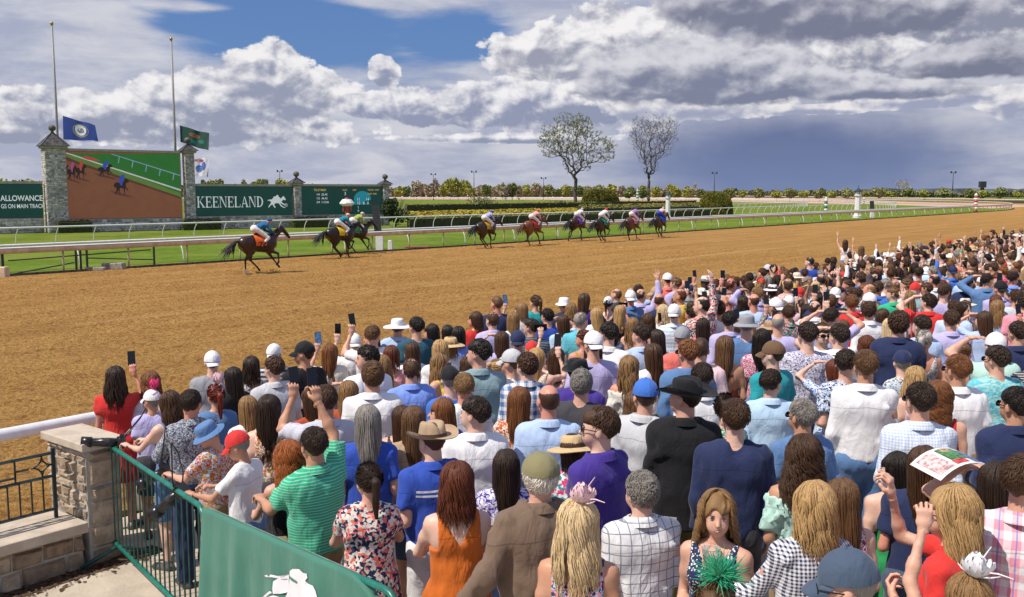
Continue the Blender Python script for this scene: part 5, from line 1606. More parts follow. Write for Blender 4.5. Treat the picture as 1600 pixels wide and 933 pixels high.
# dirt thrown up by the hooves
rn_ = np.random.RandomState(3); V_ = []; n_ = 0
for hrec in HORSES:
    p = at(hrec[0], hrec[1], .02)
    for k in range(110):
        b_ = rn_.uniform(-1.6, .9); hh_ = abs(rn_.normal(0, .13)) * (1.4 if b_ < 0 else .5) + .02
        c = np.array(p) + np.array(U) * b_ + np.array(NRM) * rn_.normal(0, .22) + np.array([0, 0, hh_]); s0 = rn_.uniform(.008, .030)
        V_.append(c + rn_.normal(size=(4, 3)) * s0)
V_ = np.concatenate(V_); F3 = (np.arange(len(V_) // 4)[:, None, None] * 4 + np.array([(0, 1, 2), (0, 2, 3), (0, 3, 1), (1, 3, 2)])[None]).reshape(-1, 3)
obj('kicked_dirt', mesh_np('kicked_dirt', V_, F3, False, [M['dirt']]), kind='stuff', label='clods of dirt thrown up round the hooves of the racehorses', cat='dirt')
# =========================================================================== tote board and screen
BA = Vector((-39.4, 84.7, 0)); BD = Vector((.817, .578, 0)).normalized(); BN = Vector((BD.y, -BD.x, 0))   # BN faces the camera
def zpx(Y, py):
    u = -(py - CY) / FPX; cp, sp = math.cos(PITCH), math.sin(PITCH)
    return CAMZ + Y * (-sp + u * cp) / (cp + u * sp)
def bs(px):
    k = (px - CX) / FPX * math.cos(PITCH)
    return (k * BA.y - BA.x) / (BD.x - k * BD.y)
def bp(s, off=0.0, z=0.0): return BA + BD * s + BN * off + Vector((0, 0, z))
def zat(px, py, s=None):
    return zpx(bp(bs(px)).y, py)
BROT = math.atan2(BD.y, BD.x)
BR = np.array([[BD.x, -BD.y, 0], [BD.y, BD.x, 0], [0, 0, 1.0]])
def stone_mats():
    return [simple('wall_stone_%d' % i, c, .9, var=.18, scale=5, bump=.5, bscale=20) for i, c in enumerate([(.56, .53, .49), (.42, .40, .37), (.70, .67, .63), (.31, .29, .27), (.60, .54, .46)])]
SM = stone_mats(); M['mortar'] = simple('mortar', (.40, .38, .34), .95, var=.1)
M['trim_stone'] = simple('trim_stone', (.42, .39, .30), .8, var=.08, scale=3)
M['slate'] = simple('slate', (.075, .070, .068), .6, var=.35, scale=4)
M['finial'] = simple('finial_stone', (.12, .12, .09), .7, var=.3)
def stones(name, parent, origin, ux, uz, w, h, dep, size, seed, single=False):
    """coursed rubble on the face origin + ux*[0,w] + uz*[0,h]; proud of the mortar by dep"""
    r = random.Random(seed); mb = MB(); ux = Vector(ux); uz = Vector(uz); nn = ux.cross(uz)
    z = 0
    out = []
    while z < h - .02:
        ch = min(size * r.uniform(.6, 1.15), h - z)
        x = 0
        while x < w - .02:
            cw = min(size * r.uniform(.8, 2.2), w - x)
            g = .014 if not single else .01
            d = dep * r.uniform(.5, 1.2)
            q = [(x + g, z + g), (x + cw - g, z + g), (x + cw - g, z + ch - g), (x + g, z + ch - g)]
            jq = [(a_ + r.uniform(-.012, .012), b_ + r.uniform(-.010, .010)) for a_, b_ in q]
            ins = size * .10
            fr = [(a_ + (ins if i in (0, 3) else -ins), b_ + (ins if i < 2 else -ins)) for i, (a_, b_) in enumerate(jq)]
            b0 = [origin + ux * a_ + uz * b_ for a_, b_ in jq]; b1 = [origin + ux * a_ + uz * b_ + nn * (d * r.uniform(.75, 1.1)) for a_, b_ in fr]
            m_ = MB() if single else mb
            if not single: mb.cur = r.randrange(5)
            k = m_.addv([tuple(v) for v in b0 + b1])
            m_.quads(np.array([(4, 5, 6, 7), (0, 1, 5, 4), (1, 2, 6, 5), (2, 3, 7, 6), (3, 0, 4, 7)]) + k)
            if single: out.append(m_.build(name, SM2[r.randrange(len(SM2))], parent))
            x += cw
        z += ch
    if not single: return mb.build(name, SM, parent, kind='stuff')
    return out
def board_pillar(px, w, top, label, side=True):
    s = bs(px); o = empty('stone_pillar', bp(s), label=label, cat='pillar')
    L = lambda x, y, z: Vector((0, 0, 0)) + BD * x + BN * y + Vector((0, 0, z))
    mb = MB(); mb.box(tuple(L(0, 0, top / 2)), (w, w, top), BR); mb.build('core', M['mortar'], o)
    stones('stones', o, L(-w / 2, w / 2, 0), BD, (0, 0, 1), w, top, .03, .20, int(px))
    stones('stones', o, L(-w / 2, -w / 2, 0), BN, (0, 0, 1), w, top, .03, .20, int(px) + 3)
    mb = MB(); mb.box(tuple(L(0, 0, top + .10)), (w + .34, w + .34, .2), BR); mb.build('cornice', M['trim_stone'], o)
    rf = MB(); rw = w / 2 + .30; rh = w * .72
    n_ = 7
    for i in range(n_):                                     # stepped courses of slate
        a0 = rw * (1 - i / n_); a1 = rw * (1 - (i + 1) / n_) + .02; z0 = top + .2 + rh * i / n_; z1 = z0 + rh / n_
        P = [[tuple(L(a_ * cx, a_ * cy, z)) for cx, cy in ((-1, -1), (1, -1), (1, 1), (-1, 1))] for a_, z in ((a0 + .02, z0 - .015), (a0 + .02, z0 + .01), (a1, z1))]
        rf.grid(P, closed=True, flip=False)
    rf.build('slate_roof', M['slate'], o)
    for cx, cy in ((-1, 1), (1, 1), (-1, -1), (1, -1)):
        mb = MB(); mb.tube([L(rw * cx, rw * cy, top + .23), L(0, 0, top + .24 + rh)], .035, 5); mb.build('ridge', M['slate'], o)
    f = MB(); zz = top + .18 + rh
    f.lathe([(.02, zz - .05), (.16, zz), (.10, zz + .08), (.12, zz + .12), (.26, zz + .22), (.31, zz + .38), (.26, zz + .54), (.12, zz + .64), (.01, zz + .66)], 14)
    f.build('ball_finial', M['finial'], o, True)
    return o
board_pillar(86.5, 1.66, zat(82, 232), 'tall stone pillar with slate cap at the left side of the big screen')
board_pillar(296, .86, zat(288, 239), 'tall slim stone pillar at the right side of the big screen')
board_pillar(463.5, .72, zat(455, 289), 'short stone pillar between the two green boards')
board_pillar(602, .62, zat(594, 291), 'short stone pillar ending the green boards by the shrub')
M['screen_green'] = simple('screen_green', (.003, .030, .024), .35, var=.10, scale=.6, emit=((.002, .045, .036, 1), .5))
M['screen_white'] = simple('screen_white', (.75, .75, .75), .4, var=.02, emit=((.7, .75, .75, 1), .35))
M['screen_gold'] = simple('screen_gold', (.55, .38, .10), .4, var=.02, emit=((.6, .42, .1, 1), .4))
M['screen_cyan'] = simple('screen_cyan', (.02, .22, .28), .4, var=.02, emit=((.01, .22, .28, 1), .5))
def board(x0, x1, ztop, zbot, label, screen_mat, cat):
    s0, s1 = bs(x0), bs(x1); w = s1 - s0; c = (s0 + s1) / 2
    o = empty('display_board', bp(c), label=label, cat=cat)
    L = lambda x, y, z: BD * x + BN * y + Vector((0, 0, z))
    mb = MB(); mb.box(tuple(L(0, -.25, zbot / 2)), (w, .5, zbot), BR); mb.build('wall', M['mortar'], o)
    stones('stones', o, L(-w / 2, .0, .0), BD, (0, 0, 1), w, zbot - .05, .04, .26, int(x0) + 1)
    mb = MB(); mb.box(tuple(L(0, -.20, (ztop + zbot) / 2)), (w, .36, ztop - zbot), BR); mb.build('housing', M['dark_metal'], o)
    mb = MB(); mb.box(tuple(L(0, -.15, ztop + .10)), (w + .05, .55, .22), BR); mb.build('coping', M['trim_stone'], o)
    mb = MB(); mb.box(tuple(L(0, .0, (ztop + zbot) / 2)), (w - .06, .05, ztop - zbot - .06), BR); mb.build('screen', screen_mat, o)
    return o, w
def on_board(o, w, px, py):
    """local x, z of a picture place on a board"""
    s = bs(px); c = bs(0); q = o.location
    x = (bp(s) - q).dot(BD); return x, zat(px, py)
def flat_text(txt, parent, mat_, x, z, size, font_scale_x=1.0, align='LEFT', name='lettering', bold=.0, off=.034):
    cu = bpy.data.curves.new('t', 'FONT'); cu.body = txt; cu.size = size; cu.align_x = align; cu.extrude = .004; cu.offset = bold
    t = bpy.data.objects.new('t', cu); COL.objects.link(t)
    me = bpy.data.meshes.new_from_object(t.evaluated_get(bpy.context.evaluated_depsgraph_get())); bpy.data.objects.remove(t)
    me.materials.clear(); me.materials.append(mat_)
    r = obj(name, me, parent); r.location = BD * x + BN * off + Vector((0, 0, z)); r.rotation_euler = (math.pi / 2, 0, BROT); r.scale = (font_scale_x, 1, 1)
    return r
# left board
o, w = board(-60, 66, zat(30, 287), zat(30, 341), 'green results board with white lettering at the left edge', M['screen_green'], 'sign')
x, z = on_board(o, w, 0, 314); flat_text('ALLOWANCE', o, M['screen_white'], x, z, .66, .80, bold=.012)
x, z = on_board(o, w, 0, 325.5); flat_text('GS ON MAIN TRACK', o, M['screen_white'], x, z, .50, .72, bold=.006)
# the race name board
o, w = board(302, 456, zat(375, 291), zat(375, 337), 'dark green board spelling the track name beside a white running horse', M['screen_green'], 'sign')
LET = {  # serif capitals as polygons on a 0..1 square
 'stem': lambda x, w_=.17: [[(x, 0), (x + w_, 0), (x + w_, 1), (x, 1)], [(x - .09, 0), (x + w_ + .09, 0), (x + w_ + .09, .055), (x - .09, .055)], [(x - .09, .945), (x + w_ + .09, .945), (x + w_ + .09, 1), (x - .09, 1)]]}
def letter(c):
    S_ = LET['stem']
    if c == 'K': return S_(.10) + [[(.27, .38), (.34, .52), (.86, .97), (.76, .97)], [(.36, .52), (.46, .60), (1.0, .03), (.80, .03)], [(.62, .945), (1.0, .945), (1.0, 1), (.62, 1)], [(.70, 0), (1.08, 0), (1.08, .055), (.70, .055)]], 1.10
    if c == 'E': return S_(.10) + [[(.27, .94), (.78, .94), (.78, 1), (.27, 1)], [(.73, .76), (.78, .76), (.78, .94), (.70, .94)], [(.27, 0), (.82, 0), (.82, .06), (.27, .06)], [(.76, .06), (.82, .06), (.85, .26), (.80, .26)], [(.27, .48), (.62, .48), (.62, .54), (.27, .54)], [(.58, .38), (.62, .38), (.62, .64), (.58, .64)]], .90
    if c == 'N': return [[(.10, 0), (.16, 0), (.16, .95), (.10, .95)], [(.02, 0), (.26, 0), (.26, .05), (.02, .05)], [(.0, .95), (.26, .95), (.26, 1), (.0, 1)], [(.12, .98), (.32, 1), (.90, .0), (.82, .0)], [(.86, 0), (.92, 0), (.92, 1), (.86, 1)], [(.74, .95), (1.02, .95), (1.02, 1), (.74, 1)]], 1.08
    if c == 'L': return S_(.10) + [[(.27, 0), (.80, 0), (.80, .06), (.27, .06)], [(.74, .06), (.80, .06), (.83, .28), (.78, .28)]], .88
    if c == 'A': return [[(.10, .03), (.17, .03), (.52, .92), (.47, 1.0)], [(.47, 1.0), (.55, 1.0), (.96, .03), (.76, .03)], [(.26, .30), (.70, .30), (.70, .36), (.26, .36)], [(0, 0), (.30, 0), (.30, .05), (0, .05)], [(.66, 0), (1.06, 0), (1.06, .05), (.66, .05)]], 1.04
    if c == 'D':
        arc_o = [(.30 + .62 * math.cos(t), .5 + .5 * math.sin(t)) for t in np.linspace(math.pi / 2, -math.pi / 2, 14)]
        arc_i = [(.30 + .43 * math.cos(t), .5 + .43 * math.sin(t)) for t in np.linspace(-math.pi / 2, math.pi / 2, 14)]
        return S_(.10) + [arc_o + arc_i], 1.02
x0, z0 = on_board(o, w, 307, 324.5); x1, z1 = on_board(o, w, 412, 307)
word = 'KEENELAND'; tot = sum(letter(c)[1] for c in word); kx = (x1 - x0) / tot; hh = (z1 - z0); cx_ = x0
for c in word:
    ps, adv = letter(c); mb = MB()
    for p in ps:
        mb.poly([tuple(BD * (cx_ + a_ * kx * .96) + Vector((0, 0, z0 + b_ * hh))) for a_, b_ in p])
    l = mb.build('letter', M['screen_white'], o, loc=BN * .034); cx_ += adv * kx
RUN = [(0, .52), (.06, .60), (.12, .63), (.20, .62), (.26, .66), (.30, .70), (.33, .80), (.40, .86), (.46, .85), (.50, .95), (.57, .97), (.62, .90), (.60, .84), (.66, .80), (.72, .70), (.80, .78), (.86, .88), (.90, .86), (.97, .72), (1.0, .60), (.96, .56), (.90, .62), (.84, .58), (.78, .50), (.76, .44), (.86, .34), (.95, .26), (.90, .20), (.80, .28), (.68, .38),
       (.74, .22), (.86, .08), (.98, .02), (.90, -.02), (.72, .12), (.62, .34), (.50, .36), (.40, .32), (.36, .22), (.44, .06), (.40, -.02), (.34, .10), (.27, .26), (.18, .20), (.10, .06), (.04, .02), (.08, .16), (.17, .32), (.20, .42), (.16, .52), (.08, .54)]
x0, z0 = on_board(o, w, 417, 325); x1, z1 = on_board(o, w, 446, 304)
mb = MB(); mb.poly([tuple(BD * (x0 + (x1 - x0) * a_) + Vector((0, 0, z0 + (z1 - z0) * b_))) for a_, b_ in RUN[::-1]]); mb.build('running_horse_logo', M['screen_white'], o, loc=BN * .034)
x, z = on_board(o, w, 449, 323); flat_text('®', o, M['screen_white'], x - .35, z, .45)
# numbers board
o, w = board(468, 597, zat(530, 291), zat(530, 335), 'green tote board with teletimer figures behind the finish post', M['screen_green'], 'sign')
for txt, px, py, sz, m_ in (('TELETIMER', 490, 298.5, .30, 'screen_gold'), ('1/4  :22.42', 494, 305.5, .30, 'screen_white'), ('1/2  :46.42', 494, 311.5, .30, 'screen_white'), ('3/4  1:12.06', 494, 317.5, .30, 'screen_white'),
                            ('RACE', 535, 298, .22, 'screen_gold'), ('3', 537.5, 305, .48, 'screen_white'), ('DIST', 551, 298, .22, 'screen_gold'), ('TRACK  FAST', 574, 298, .24, 'screen_gold'), ('TURF  FIRM', 574, 304, .22, 'screen_gold'),
                            ('11', 557, 313.5, .42, 'screen_white'), ('14', 571, 313.5, .42, 'screen_white'), ('12', 557, 319.5, .42, 'screen_white'), ('8', 566.5, 319.5, .42, 'screen_white'), ('9', 573, 319.5, .42, 'screen_white'), ('1', 558, 326, .38, 'screen_white'), ('9', 558, 332, .38, 'screen_white')):
    x, z = on_board(o, w, px, py); flat_text(txt, o, M[m_], x, z, sz, .95, name='figures', bold=.004)
x, z = on_board(o, w, 566, 309)
mb = MB(); mb.poly([tuple(BD * (x + 1.0 * math.cos(t)) + Vector((0, 0, z - .2 + .9 * math.sin(t)))) for t in np.linspace(0, math.pi, 16)][::-1] + [tuple(BD * (x - 1.0) + Vector((0, 0, z - .7))), tuple(BD * (x + 1.0) + Vector((0, 0, z - .7)))]); mb.build('logo_arch', M['screen_cyan'], o, loc=BN * .030)
# big video screen with the race on it: a flat picture
SCR = {}
def sm(n, c, e=.75):
    SCR[n] = simple('screen_' + n, tuple(.5 * v for v in c), .4, var=.12, scale=1.2, emit=((*c, 1), e * .55)); return SCR[n]
sm('dirt', (.27, .10, .05)); sm('turfpic', (.03, .20, .03)); sm('whitepic', (.75, .72, .72)); sm('darkpic', (.03, .015, .015)); sm('bluepic', (.04, .10, .55)); sm('redpic', (.60, .08, .06)); sm('shadepic', (.14, .05, .03)); sm('paleblue', (.30, .45, .60)); sm('grasspic', (.14, .26, .05)); sm('pinkpic', (.45, .10, .25))
o, w = board(101, 284, zat(190, 237.5), zat(190, 341.5), 'large video screen showing racehorses on red dirt', SCR['dirt'], 'screen')
def pic(pts, m_, lay, name='picture_shape'):
    mb = MB(); P = []
    for px, py in pts:
        x, z = on_board(o, w, px, py); P.append(tuple(BD * x + Vector((0, 0, z))))
    a_ = sum(P[i][2] * (P[(i + 1) % len(P)] - np.array(P[i]))[0] if False else 0 for i in range(0)); mb.poly(P)
    return mb.build(name, m_, o, loc=BN * (.028 + .004 * lay))
pic([(119, 240), (282.5, 240.5), (282.5, 311), (102, 244), (102, 240)], SCR['turfpic'], 1)
pic([(102, 240), (118, 240), (282, 302), (282, 311), (130, 258), (102, 247)], SCR['grasspic'], 2)
pic([(102, 243), (125, 253), (282, 308), (282, 311), (150, 266), (102, 249)], SCR['shadepic'], 3)
pic([(103, 238.8), (108, 238.8), (282.5, 296), (282.5, 298.6)], SCR['whitepic'], 4)
pic([(175, 240.8), (179, 240.8), (282.5, 273.6), (282.5, 275.2)], SCR['paleblue'], 4)
for i in range(5): pic([(188 + i * 21, 245 + i * 6.6), (189.4 + i * 21, 245 + i * 6.6), (187.5 + i * 21, 255 + i * 6.6), (186 + i * 21, 255 + i * 6.6)], SCR['paleblue'], 3)
HS = [(0, .5), (.05, .62), (.2, .70), (.45, .66), (.62, .72), (.80, .95), (.92, .88), (1.0, .70), (.93, .68), (.82, .66), (.78, .50), (.80, .40), (.95, .22), (.92, .18), (.74, .36), (.70, .15), (.74, -.02), (.69, -.02), (.62, .34), (.40, .36), (.36, .20), (.42, 0), (.37, 0), (.28, .22), (.22, .10), (.10, 0), (.08, .04), (.18, .26), (.14, .42), (.06, .36)]
for (hx, hy_, sx, sy, sc_) in ((178, 303, 24, 26, 'bluepic'), (154, 275, 24, 20, 'bluepic'), (119, 279, 18, 24, 'redpic'), (106, 281, 16, 24, 'pinkpic'), (100.8, 270, 8, 14, 'redpic')):
    pic([(hx + 3, hy_ + 1), (hx + sx + 6, hy_ + 6), (hx + sx, hy_ + 2.5), (hx - 6, hy_ - 5)], SCR['shadepic'], 3)
    pic([(max(101.6, hx + sx * a_), hy_ - sy * b_) for a_, b_ in HS], SCR['darkpic'], 5)
    pic([(hx + sx * a_, hy_ - sy * b_) for a_, b_ in ((.38, .66), (.34, .85), (.45, 1.05), (.62, 1.18), (.74, 1.12), (.70, .95), (.60, .78), (.55, .50), (.46, .50))], SCR[sc_], 6)
pic([(134, 243), (150, 247), (160, 252), (140, 250), (132, 247)], SCR['redpic'], 5)
# hedge blocks under the boards
# =========================================================================== trees and shrubs
def leaf_mat(name, a, b2, c3=None):
    m_, N, b = new_mat(name)
    g = N.n('ShaderNodeNewGeometry'); P = g.outputs['Position']
    c = N.mix(g.outputs['Random Per Island'], a, b2)
    c = N.mix(N.smooth(N.noise(P, .8, 3, .6), .4, .65, 0, .6), c, c3 or a)
    N.put(b.inputs['Base Color'], c); b.inputs['Roughness'].default_value = .6; b.inputs['Specular IOR Level'].default_value = .25
    return m_
LF = {'spring': leaf_mat('leaf_spring', (.26, .28, .06), (.42, .42, .09)), 'green': leaf_mat('leaf_green', (.12, .16, .045), (.22, .27, .08)), 'brownish': leaf_mat('leaf_brownish', (.28, .235, .15), (.42, .36, .24)),
      'dark': leaf_mat('leaf_dark', (.030, .050, .018), (.065, .09, .03)), 'yew': leaf_mat('leaf_yew', (.12, .125, .020), (.20, .19, .030), (.24, .20, .035)), 'yellow': leaf_mat('leaf_yellow', (.30, .25, .02), (.46, .36, .035)),
      'hedge': leaf_mat('leaf_hedge', (.055, .070, .018), (.10, .115, .026), (.13, .12, .03)), 'bud': leaf_mat('leaf_bud', (.20, .23, .10), (.32, .35, .15)), 'olive': leaf_mat('leaf_olive', (.18, .20, .07), (.30, .31, .12)), 'bronze': leaf_mat('leaf_bronze', (.25, .20, .15), (.36, .30, .21))}
M['bark'] = simple('bark', (.125, .10, .08), .9, var=.35, scale=5, bump=.6, bscale=12)
M['bark_dark'] = simple('bark_dark', (.075, .062, .052), .9, var=.3, scale=5)
def leaves(P, size, rnd, jitter=.5):
    """one small tilted quad per point"""
    n = len(P); a_ = rnd.normal(size=(n, 3)); a_ /= np.linalg.norm(a_, axis=1, keepdims=True)
    b_ = np.cross(a_, rnd.normal(size=(n, 3))); b_ /= np.linalg.norm(b_, axis=1, keepdims=True)
    s_ = size * rnd.uniform(1 - jitter, 1 + jitter, (n, 1))
    V = np.stack([P - a_ * s_ - b_ * s_ * .6, P + a_ * s_ - b_ * s_ * .6, P + a_ * s_ + b_ * s_ * .6, P - a_ * s_ + b_ * s_ * .6], 1).reshape(-1, 3)
    F = np.arange(n * 4).reshape(-1, 4); return V, F
def lump_crown(rnd, r, h, n, lumps=9, flat=.0, inner=.35):
    """points through a lumpy crown of radius r and height h standing on z=0"""
    C = rnd.normal(size=(lumps, 3)); C /= np.linalg.norm(C, axis=1, keepdims=True); C *= rnd.uniform(.2, .62, (lumps, 1)); R_ = rnd.uniform(.30, .52, lumps)
    i = rnd.randint(0, lumps, n); d = rnd.normal(size=(n, 3)); d /= np.linalg.norm(d, axis=1, keepdims=True)
    P = C[i] + d * (R_[i] * rnd.uniform(inner, 1, n) ** .6)[:, None]
    return P * np.array([r, r, h / 2]) + np.array([0, 0, h / 2])
def simple_tree(p, r, h, leaf, label, group, seed, trunk_h=None, n=700, ls=None, cat='tree', lumps=9, bark='bark_dark'):
    rnd = np.random.RandomState(seed); o = empty('tree', p, label=label, cat=cat, group=group)
    th = h * .3 if trunk_h is None else trunk_h
    ch = h - th * .8
    mb = MB(); mb.tube([(0, 0, 0), (0, 0, th * .6), (.03, 0, th + ch * .35)], [.06 * h ** .5 * .7, .05 * h ** .5 * .7, .02], 6)
    for k in range(6):
        a_ = k * 1.05 + rnd.uniform(0, .5); e = rnd.uniform(.5, 1.1)
        mb.tube([(0, 0, th * .8), (r * .35 * math.cos(a_), r * .35 * math.sin(a_), th + ch * .3 * e), (r * .7 * math.cos(a_), r * .7 * math.sin(a_), th + ch * .55 * e)], [.04 * h ** .5 * .6, .03 * h ** .5 * .5, .015], 5, cap=False)
    mb.build('trunk', M[bark], o, True)
    Pn = lump_crown(rnd, r, ch, n, lumps); Pn[:, 2] += th * .8
    V, F = leaves(Pn, ls or r * .085, rnd)
    obj('crown', mesh_np('crown', V, F, False, [LF[leaf]]), o)
    return o
def crown_tree(px, n_, trunkx, forkpy, crowns, label, seed, npts=1500, leaf=None, nleaf=9000, stems=((0, 0),), upright=.5, toppy=178, thick=1.0):
    """a bare tree grown towards points scattered through its crown; crowns: (px, py, rx, ry) in the picture"""
    rn = np.random.RandomState(seed); p = on_line(px, n_); Y = p.y; s_ = Y / 1500
    o = empty('tree', p, label=label, cat='tree', group='two tall trees in the infield')
    def loc(qx, qy): return np.array([(qx - px) * s_, 0, zpx(Y, qy)])
    pts = []
    tot = sum(rx * ry for _, _, rx, ry in crowns)
    for qx, qy, rx, ry in crowns:
        k = int(npts * rx * ry / tot); d = rn.normal(size=(k, 3)); d /= np.linalg.norm(d, axis=1, keepdims=True); d *= rn.uniform(.15, 1, (k, 1)) ** .45
        d *= (1 + .10 * np.sin(5 * np.arctan2(d[:, 2], d[:, 0]) + seed))[:, None]
        pts.append(loc(qx, qy) + d * np.array([rx * s_, min(rx, 42) * s_ * .9, ry * s_]))
    pts = np.concatenate(pts)
    zf = zpx(Y, forkpy)
    nodes = [np.array([0, 0, 0.0])]; par = [-1]; dist = [0.0]
    for k in range(1, 7): nodes.append(np.array([.08 * math.sin(k * 1.3), 0, zf * k / 6])); par.append(k - 1); dist.append(zf * k / 6)
    root = nodes[6]
    order = np.argsort(np.linalg.norm((pts - root) * np.array([1, 1, .8]), axis=1))
    N0 = np.array(nodes); 
    for i in order:
        q = pts[i]; A_ = np.array(nodes[3:]); dd = np.linalg.norm(A_ - q, axis=1)
        up = np.maximum(0, A_[:, 2] - q[2] + .1)
        cost = dd + upright * np.array(dist[3:]) + 1.2 * up + .35 * np.maximum(0, .5 - dd)
        j = int(np.argmin(cost)) + 3; a_ = nodes[j]; L = np.linalg.norm(q - a_)
        if L < .12: continue
        n2 = max(1, int(L / .55)); pj = j
        drn = (a_ - nodes[par[j]]); drn /= np.linalg.norm(drn) + 1e-6
        for k in range(1, n2 + 1):
            t = k / n2; c = a_ * (1 - t) + q * t + drn * L * .12 * t * (1 - t) * 1.6 + rn.normal(size=3) * .035 * (k < n2)
            nodes.append(c); par.append(pj); dist.append(dist[pj] + np.linalg.norm(c - nodes[pj])); pj = len(nodes) - 1
    n = len(nodes); X = np.array(nodes); w_ = np.zeros(n); ch = [[] for _ in range(n)]
    for i in range(1, n): ch[par[i]].append(i)
    for i in range(n - 1, 0, -1):
        if not ch[i]: w_[i] = 1.0
        w_[par[i]] += w_[i]
    rad = .0112 * thick * w_ ** .50
    mt = MB(); mk = MB()
    seen = set()
    for i in range(1, n):
        pi = par[i]
        if ch[pi] and ch[pi][0] != i or pi == 0 or True:
            pass
    # chains: follow the heaviest child
    starts = [(0, None)]
    while starts:
        i, frm = starts.pop(); chain = [frm] if frm is not None else []; chain.append(i)
        while ch[i]:
            cs = sorted(ch[i], key=lambda c: -w_[c]); 
            for c in cs[1:]: starts.append((c, i))
            i = cs[0]; chain.append(i)
        rr = [rad[c] for c in chain]
        if frm is not None: rr[0] = rr[1]
        big_ = max(rr) > .07
        if len(chain) > 1: (mt if big_ else mk).tube([X[c] for c in chain], rr, 8 if big_ else (4 if max(rr) > .03 else 3), cap=False)
    mt.build('trunk', M['bark'], o, True); mk.build('branches', M['bark'], o, False)
    tips = X[[i for i in range(7, n) if w_[i] <= 3]]
    k = 17000; P0 = tips[rn.randint(0, len(tips), k)]; cen = loc(crowns[0][0], forkpy); d = rn.normal(size=(k, 3)) * .8 + (P0 - cen) / np.linalg.norm(P0 - cen, axis=1, keepdims=True); d /= np.linalg.norm(d, axis=1, keepdims=True)
    L = rn.uniform(.2, .62, (k, 1)); sd = np.cross(d, rn.normal(size=(k, 3))); sd /= np.linalg.norm(sd, axis=1, keepdims=True); sd *= .0058
    V = np.stack([P0 - sd, P0 + sd, P0 + d * L], 1).reshape(-1, 3); obj('twigs', mesh_np('twigs', V, np.arange(k * 3).reshape(-1, 3), False, [M['bark']]), o)
    if leaf:
        P_ = P0[rn.randint(0, k, nleaf)] + rn.normal(size=(nleaf, 3)) * .09 + np.array([0, 0, .12])
        V, F = leaves(P_, .036, rn); obj('leaves', mesh_np('leaves', V, F, False, [LF[leaf]]), o)
    return o
crown_tree(899, 98, 899, 281, [(885, 212, 42, 33), (906, 198, 22, 20), (862, 226, 22, 22), (936, 233, 26, 25), (895, 247, 20, 24), (914, 256, 10, 14)], 'tall budding tree with a low limb reaching right, left of the two infield trees', 12, npts=1300, leaf='bud', nleaf=30000, upright=.30, thick=1.25)
crown_tree(1013, 100, 1013, 284, [(1018, 216, 38, 37), (1000, 205, 22, 24), (1038, 206, 22, 24), (1015, 252, 17, 22)], 'tall leafless tree with upright branches, right of the two infield trees', 5, npts=1300, upright=.22, thick=1.3)
# --- clipped shapes
def clipped(name, label, leaf, P, N_, seed, size, cat='hedge', group=None, core=None, n=4000, z=0, parent=None):
    rnd = np.random.RandomState(seed)
def hedge_poly(corners, h, leaf, label, seed, dens=9.0, size=.09, z0=0.0, round_=0.25, cat='hedge', top_leaf=None, group=None):
    """a clipped hedge: solid dark core with leaf faces over its skin; corners counter-clockwise, 4 of them"""
    rnd = np.random.RandomState(seed); c = [Vector(q) for q in corners]; mid = sum(c, Vector()) / 4
    o = empty('hedge', mid, label=label, cat=cat, group=group)
    mb = MB(); nx, ny = 40, 8; P = []
    def q(u, v): return c[0] * (1 - u) * (1 - v) + c[1] * u * (1 - v) + c[2] * u * v + c[3] * (1 - u) * v - mid
    ring = [(u, 0) for u in np.linspace(0, 1, nx)] + [(1, v) for v in np.linspace(0, 1, ny)[1:]] + [(u, 1) for u in np.linspace(1, 0, nx)[1:]] + [(0, v) for v in np.linspace(1, 0, ny)[1:-1]]
    rows = []
    for k, (ins, zz) in enumerate(((0, 0), (0, h - round_ * .6), (round_ * .4, h - .06), (round_, h))):
        row = []
        for (u, v) in ring:
            b_ = q(u, v); n_ = b_.normalized(); row.append(tuple(b_ - n_ * ins + Vector((0, 0, zz + (rnd.uniform(-.03, .03) if k else 0)))))
        rows.append(row)
    mb.grid(rows, closed=True)
    tp = [[tuple(q(u, v) * (1 - round_ / max(3.0, q(u, v).length)) + Vector((0, 0, h + .0))) for v in np.linspace(0, 1, 5)] for u in np.linspace(0, 1, nx)]
    mb.grid(tp, flip=True)
    mb.build('core', simple('hedge_core', (.05, .055, .016), .9), o)
    lens = [(c[(i + 1) % 4] - c[i]).length for i in range(4)]
    Ps = []
    for i in range(4):
        n = int(lens[i] * h * dens); u = rnd.uniform(0, 1, n)[:, None]; zz = rnd.uniform(0, h, n)
        a_ = np.array(c[i] - mid); b_ = np.array(c[(i + 1) % 4] - mid); p_ = a_ * (1 - u) + b_ * u; p_[:, 2] = zz; out = p_[:, :2] / np.linalg.norm(p_[:, :2], axis=1, keepdims=True); p_[:, :2] += out * rnd.uniform(-.02, .05, (n, 1)); Ps.append(p_)
    area = lens[0] * (c[3] - c[0]).length; n = int(area * dens * .8); u = rnd.uniform(0, 1, n); v = rnd.uniform(0, 1, n)
    t = np.array([tuple(q(a_, b_)) for a_, b_ in zip(u, v)]); t[:, 2] = h + rnd.uniform(-.04, .07, n)
    V, F = leaves(np.concatenate(Ps), size, rnd); obj('foliage', mesh_np('foliage', V, F, False, [LF[leaf]]), o, kind='stuff')
    V, F = leaves(t, size, rnd); V[:, 2] = t[:, 2].repeat(4) + (V[:, 2] - t[:, 2].repeat(4)) * .4; obj('clipped_top', mesh_np('clipped_top', V, F, False, [LF[top_leaf or leaf]]), o, kind='stuff')
    return o
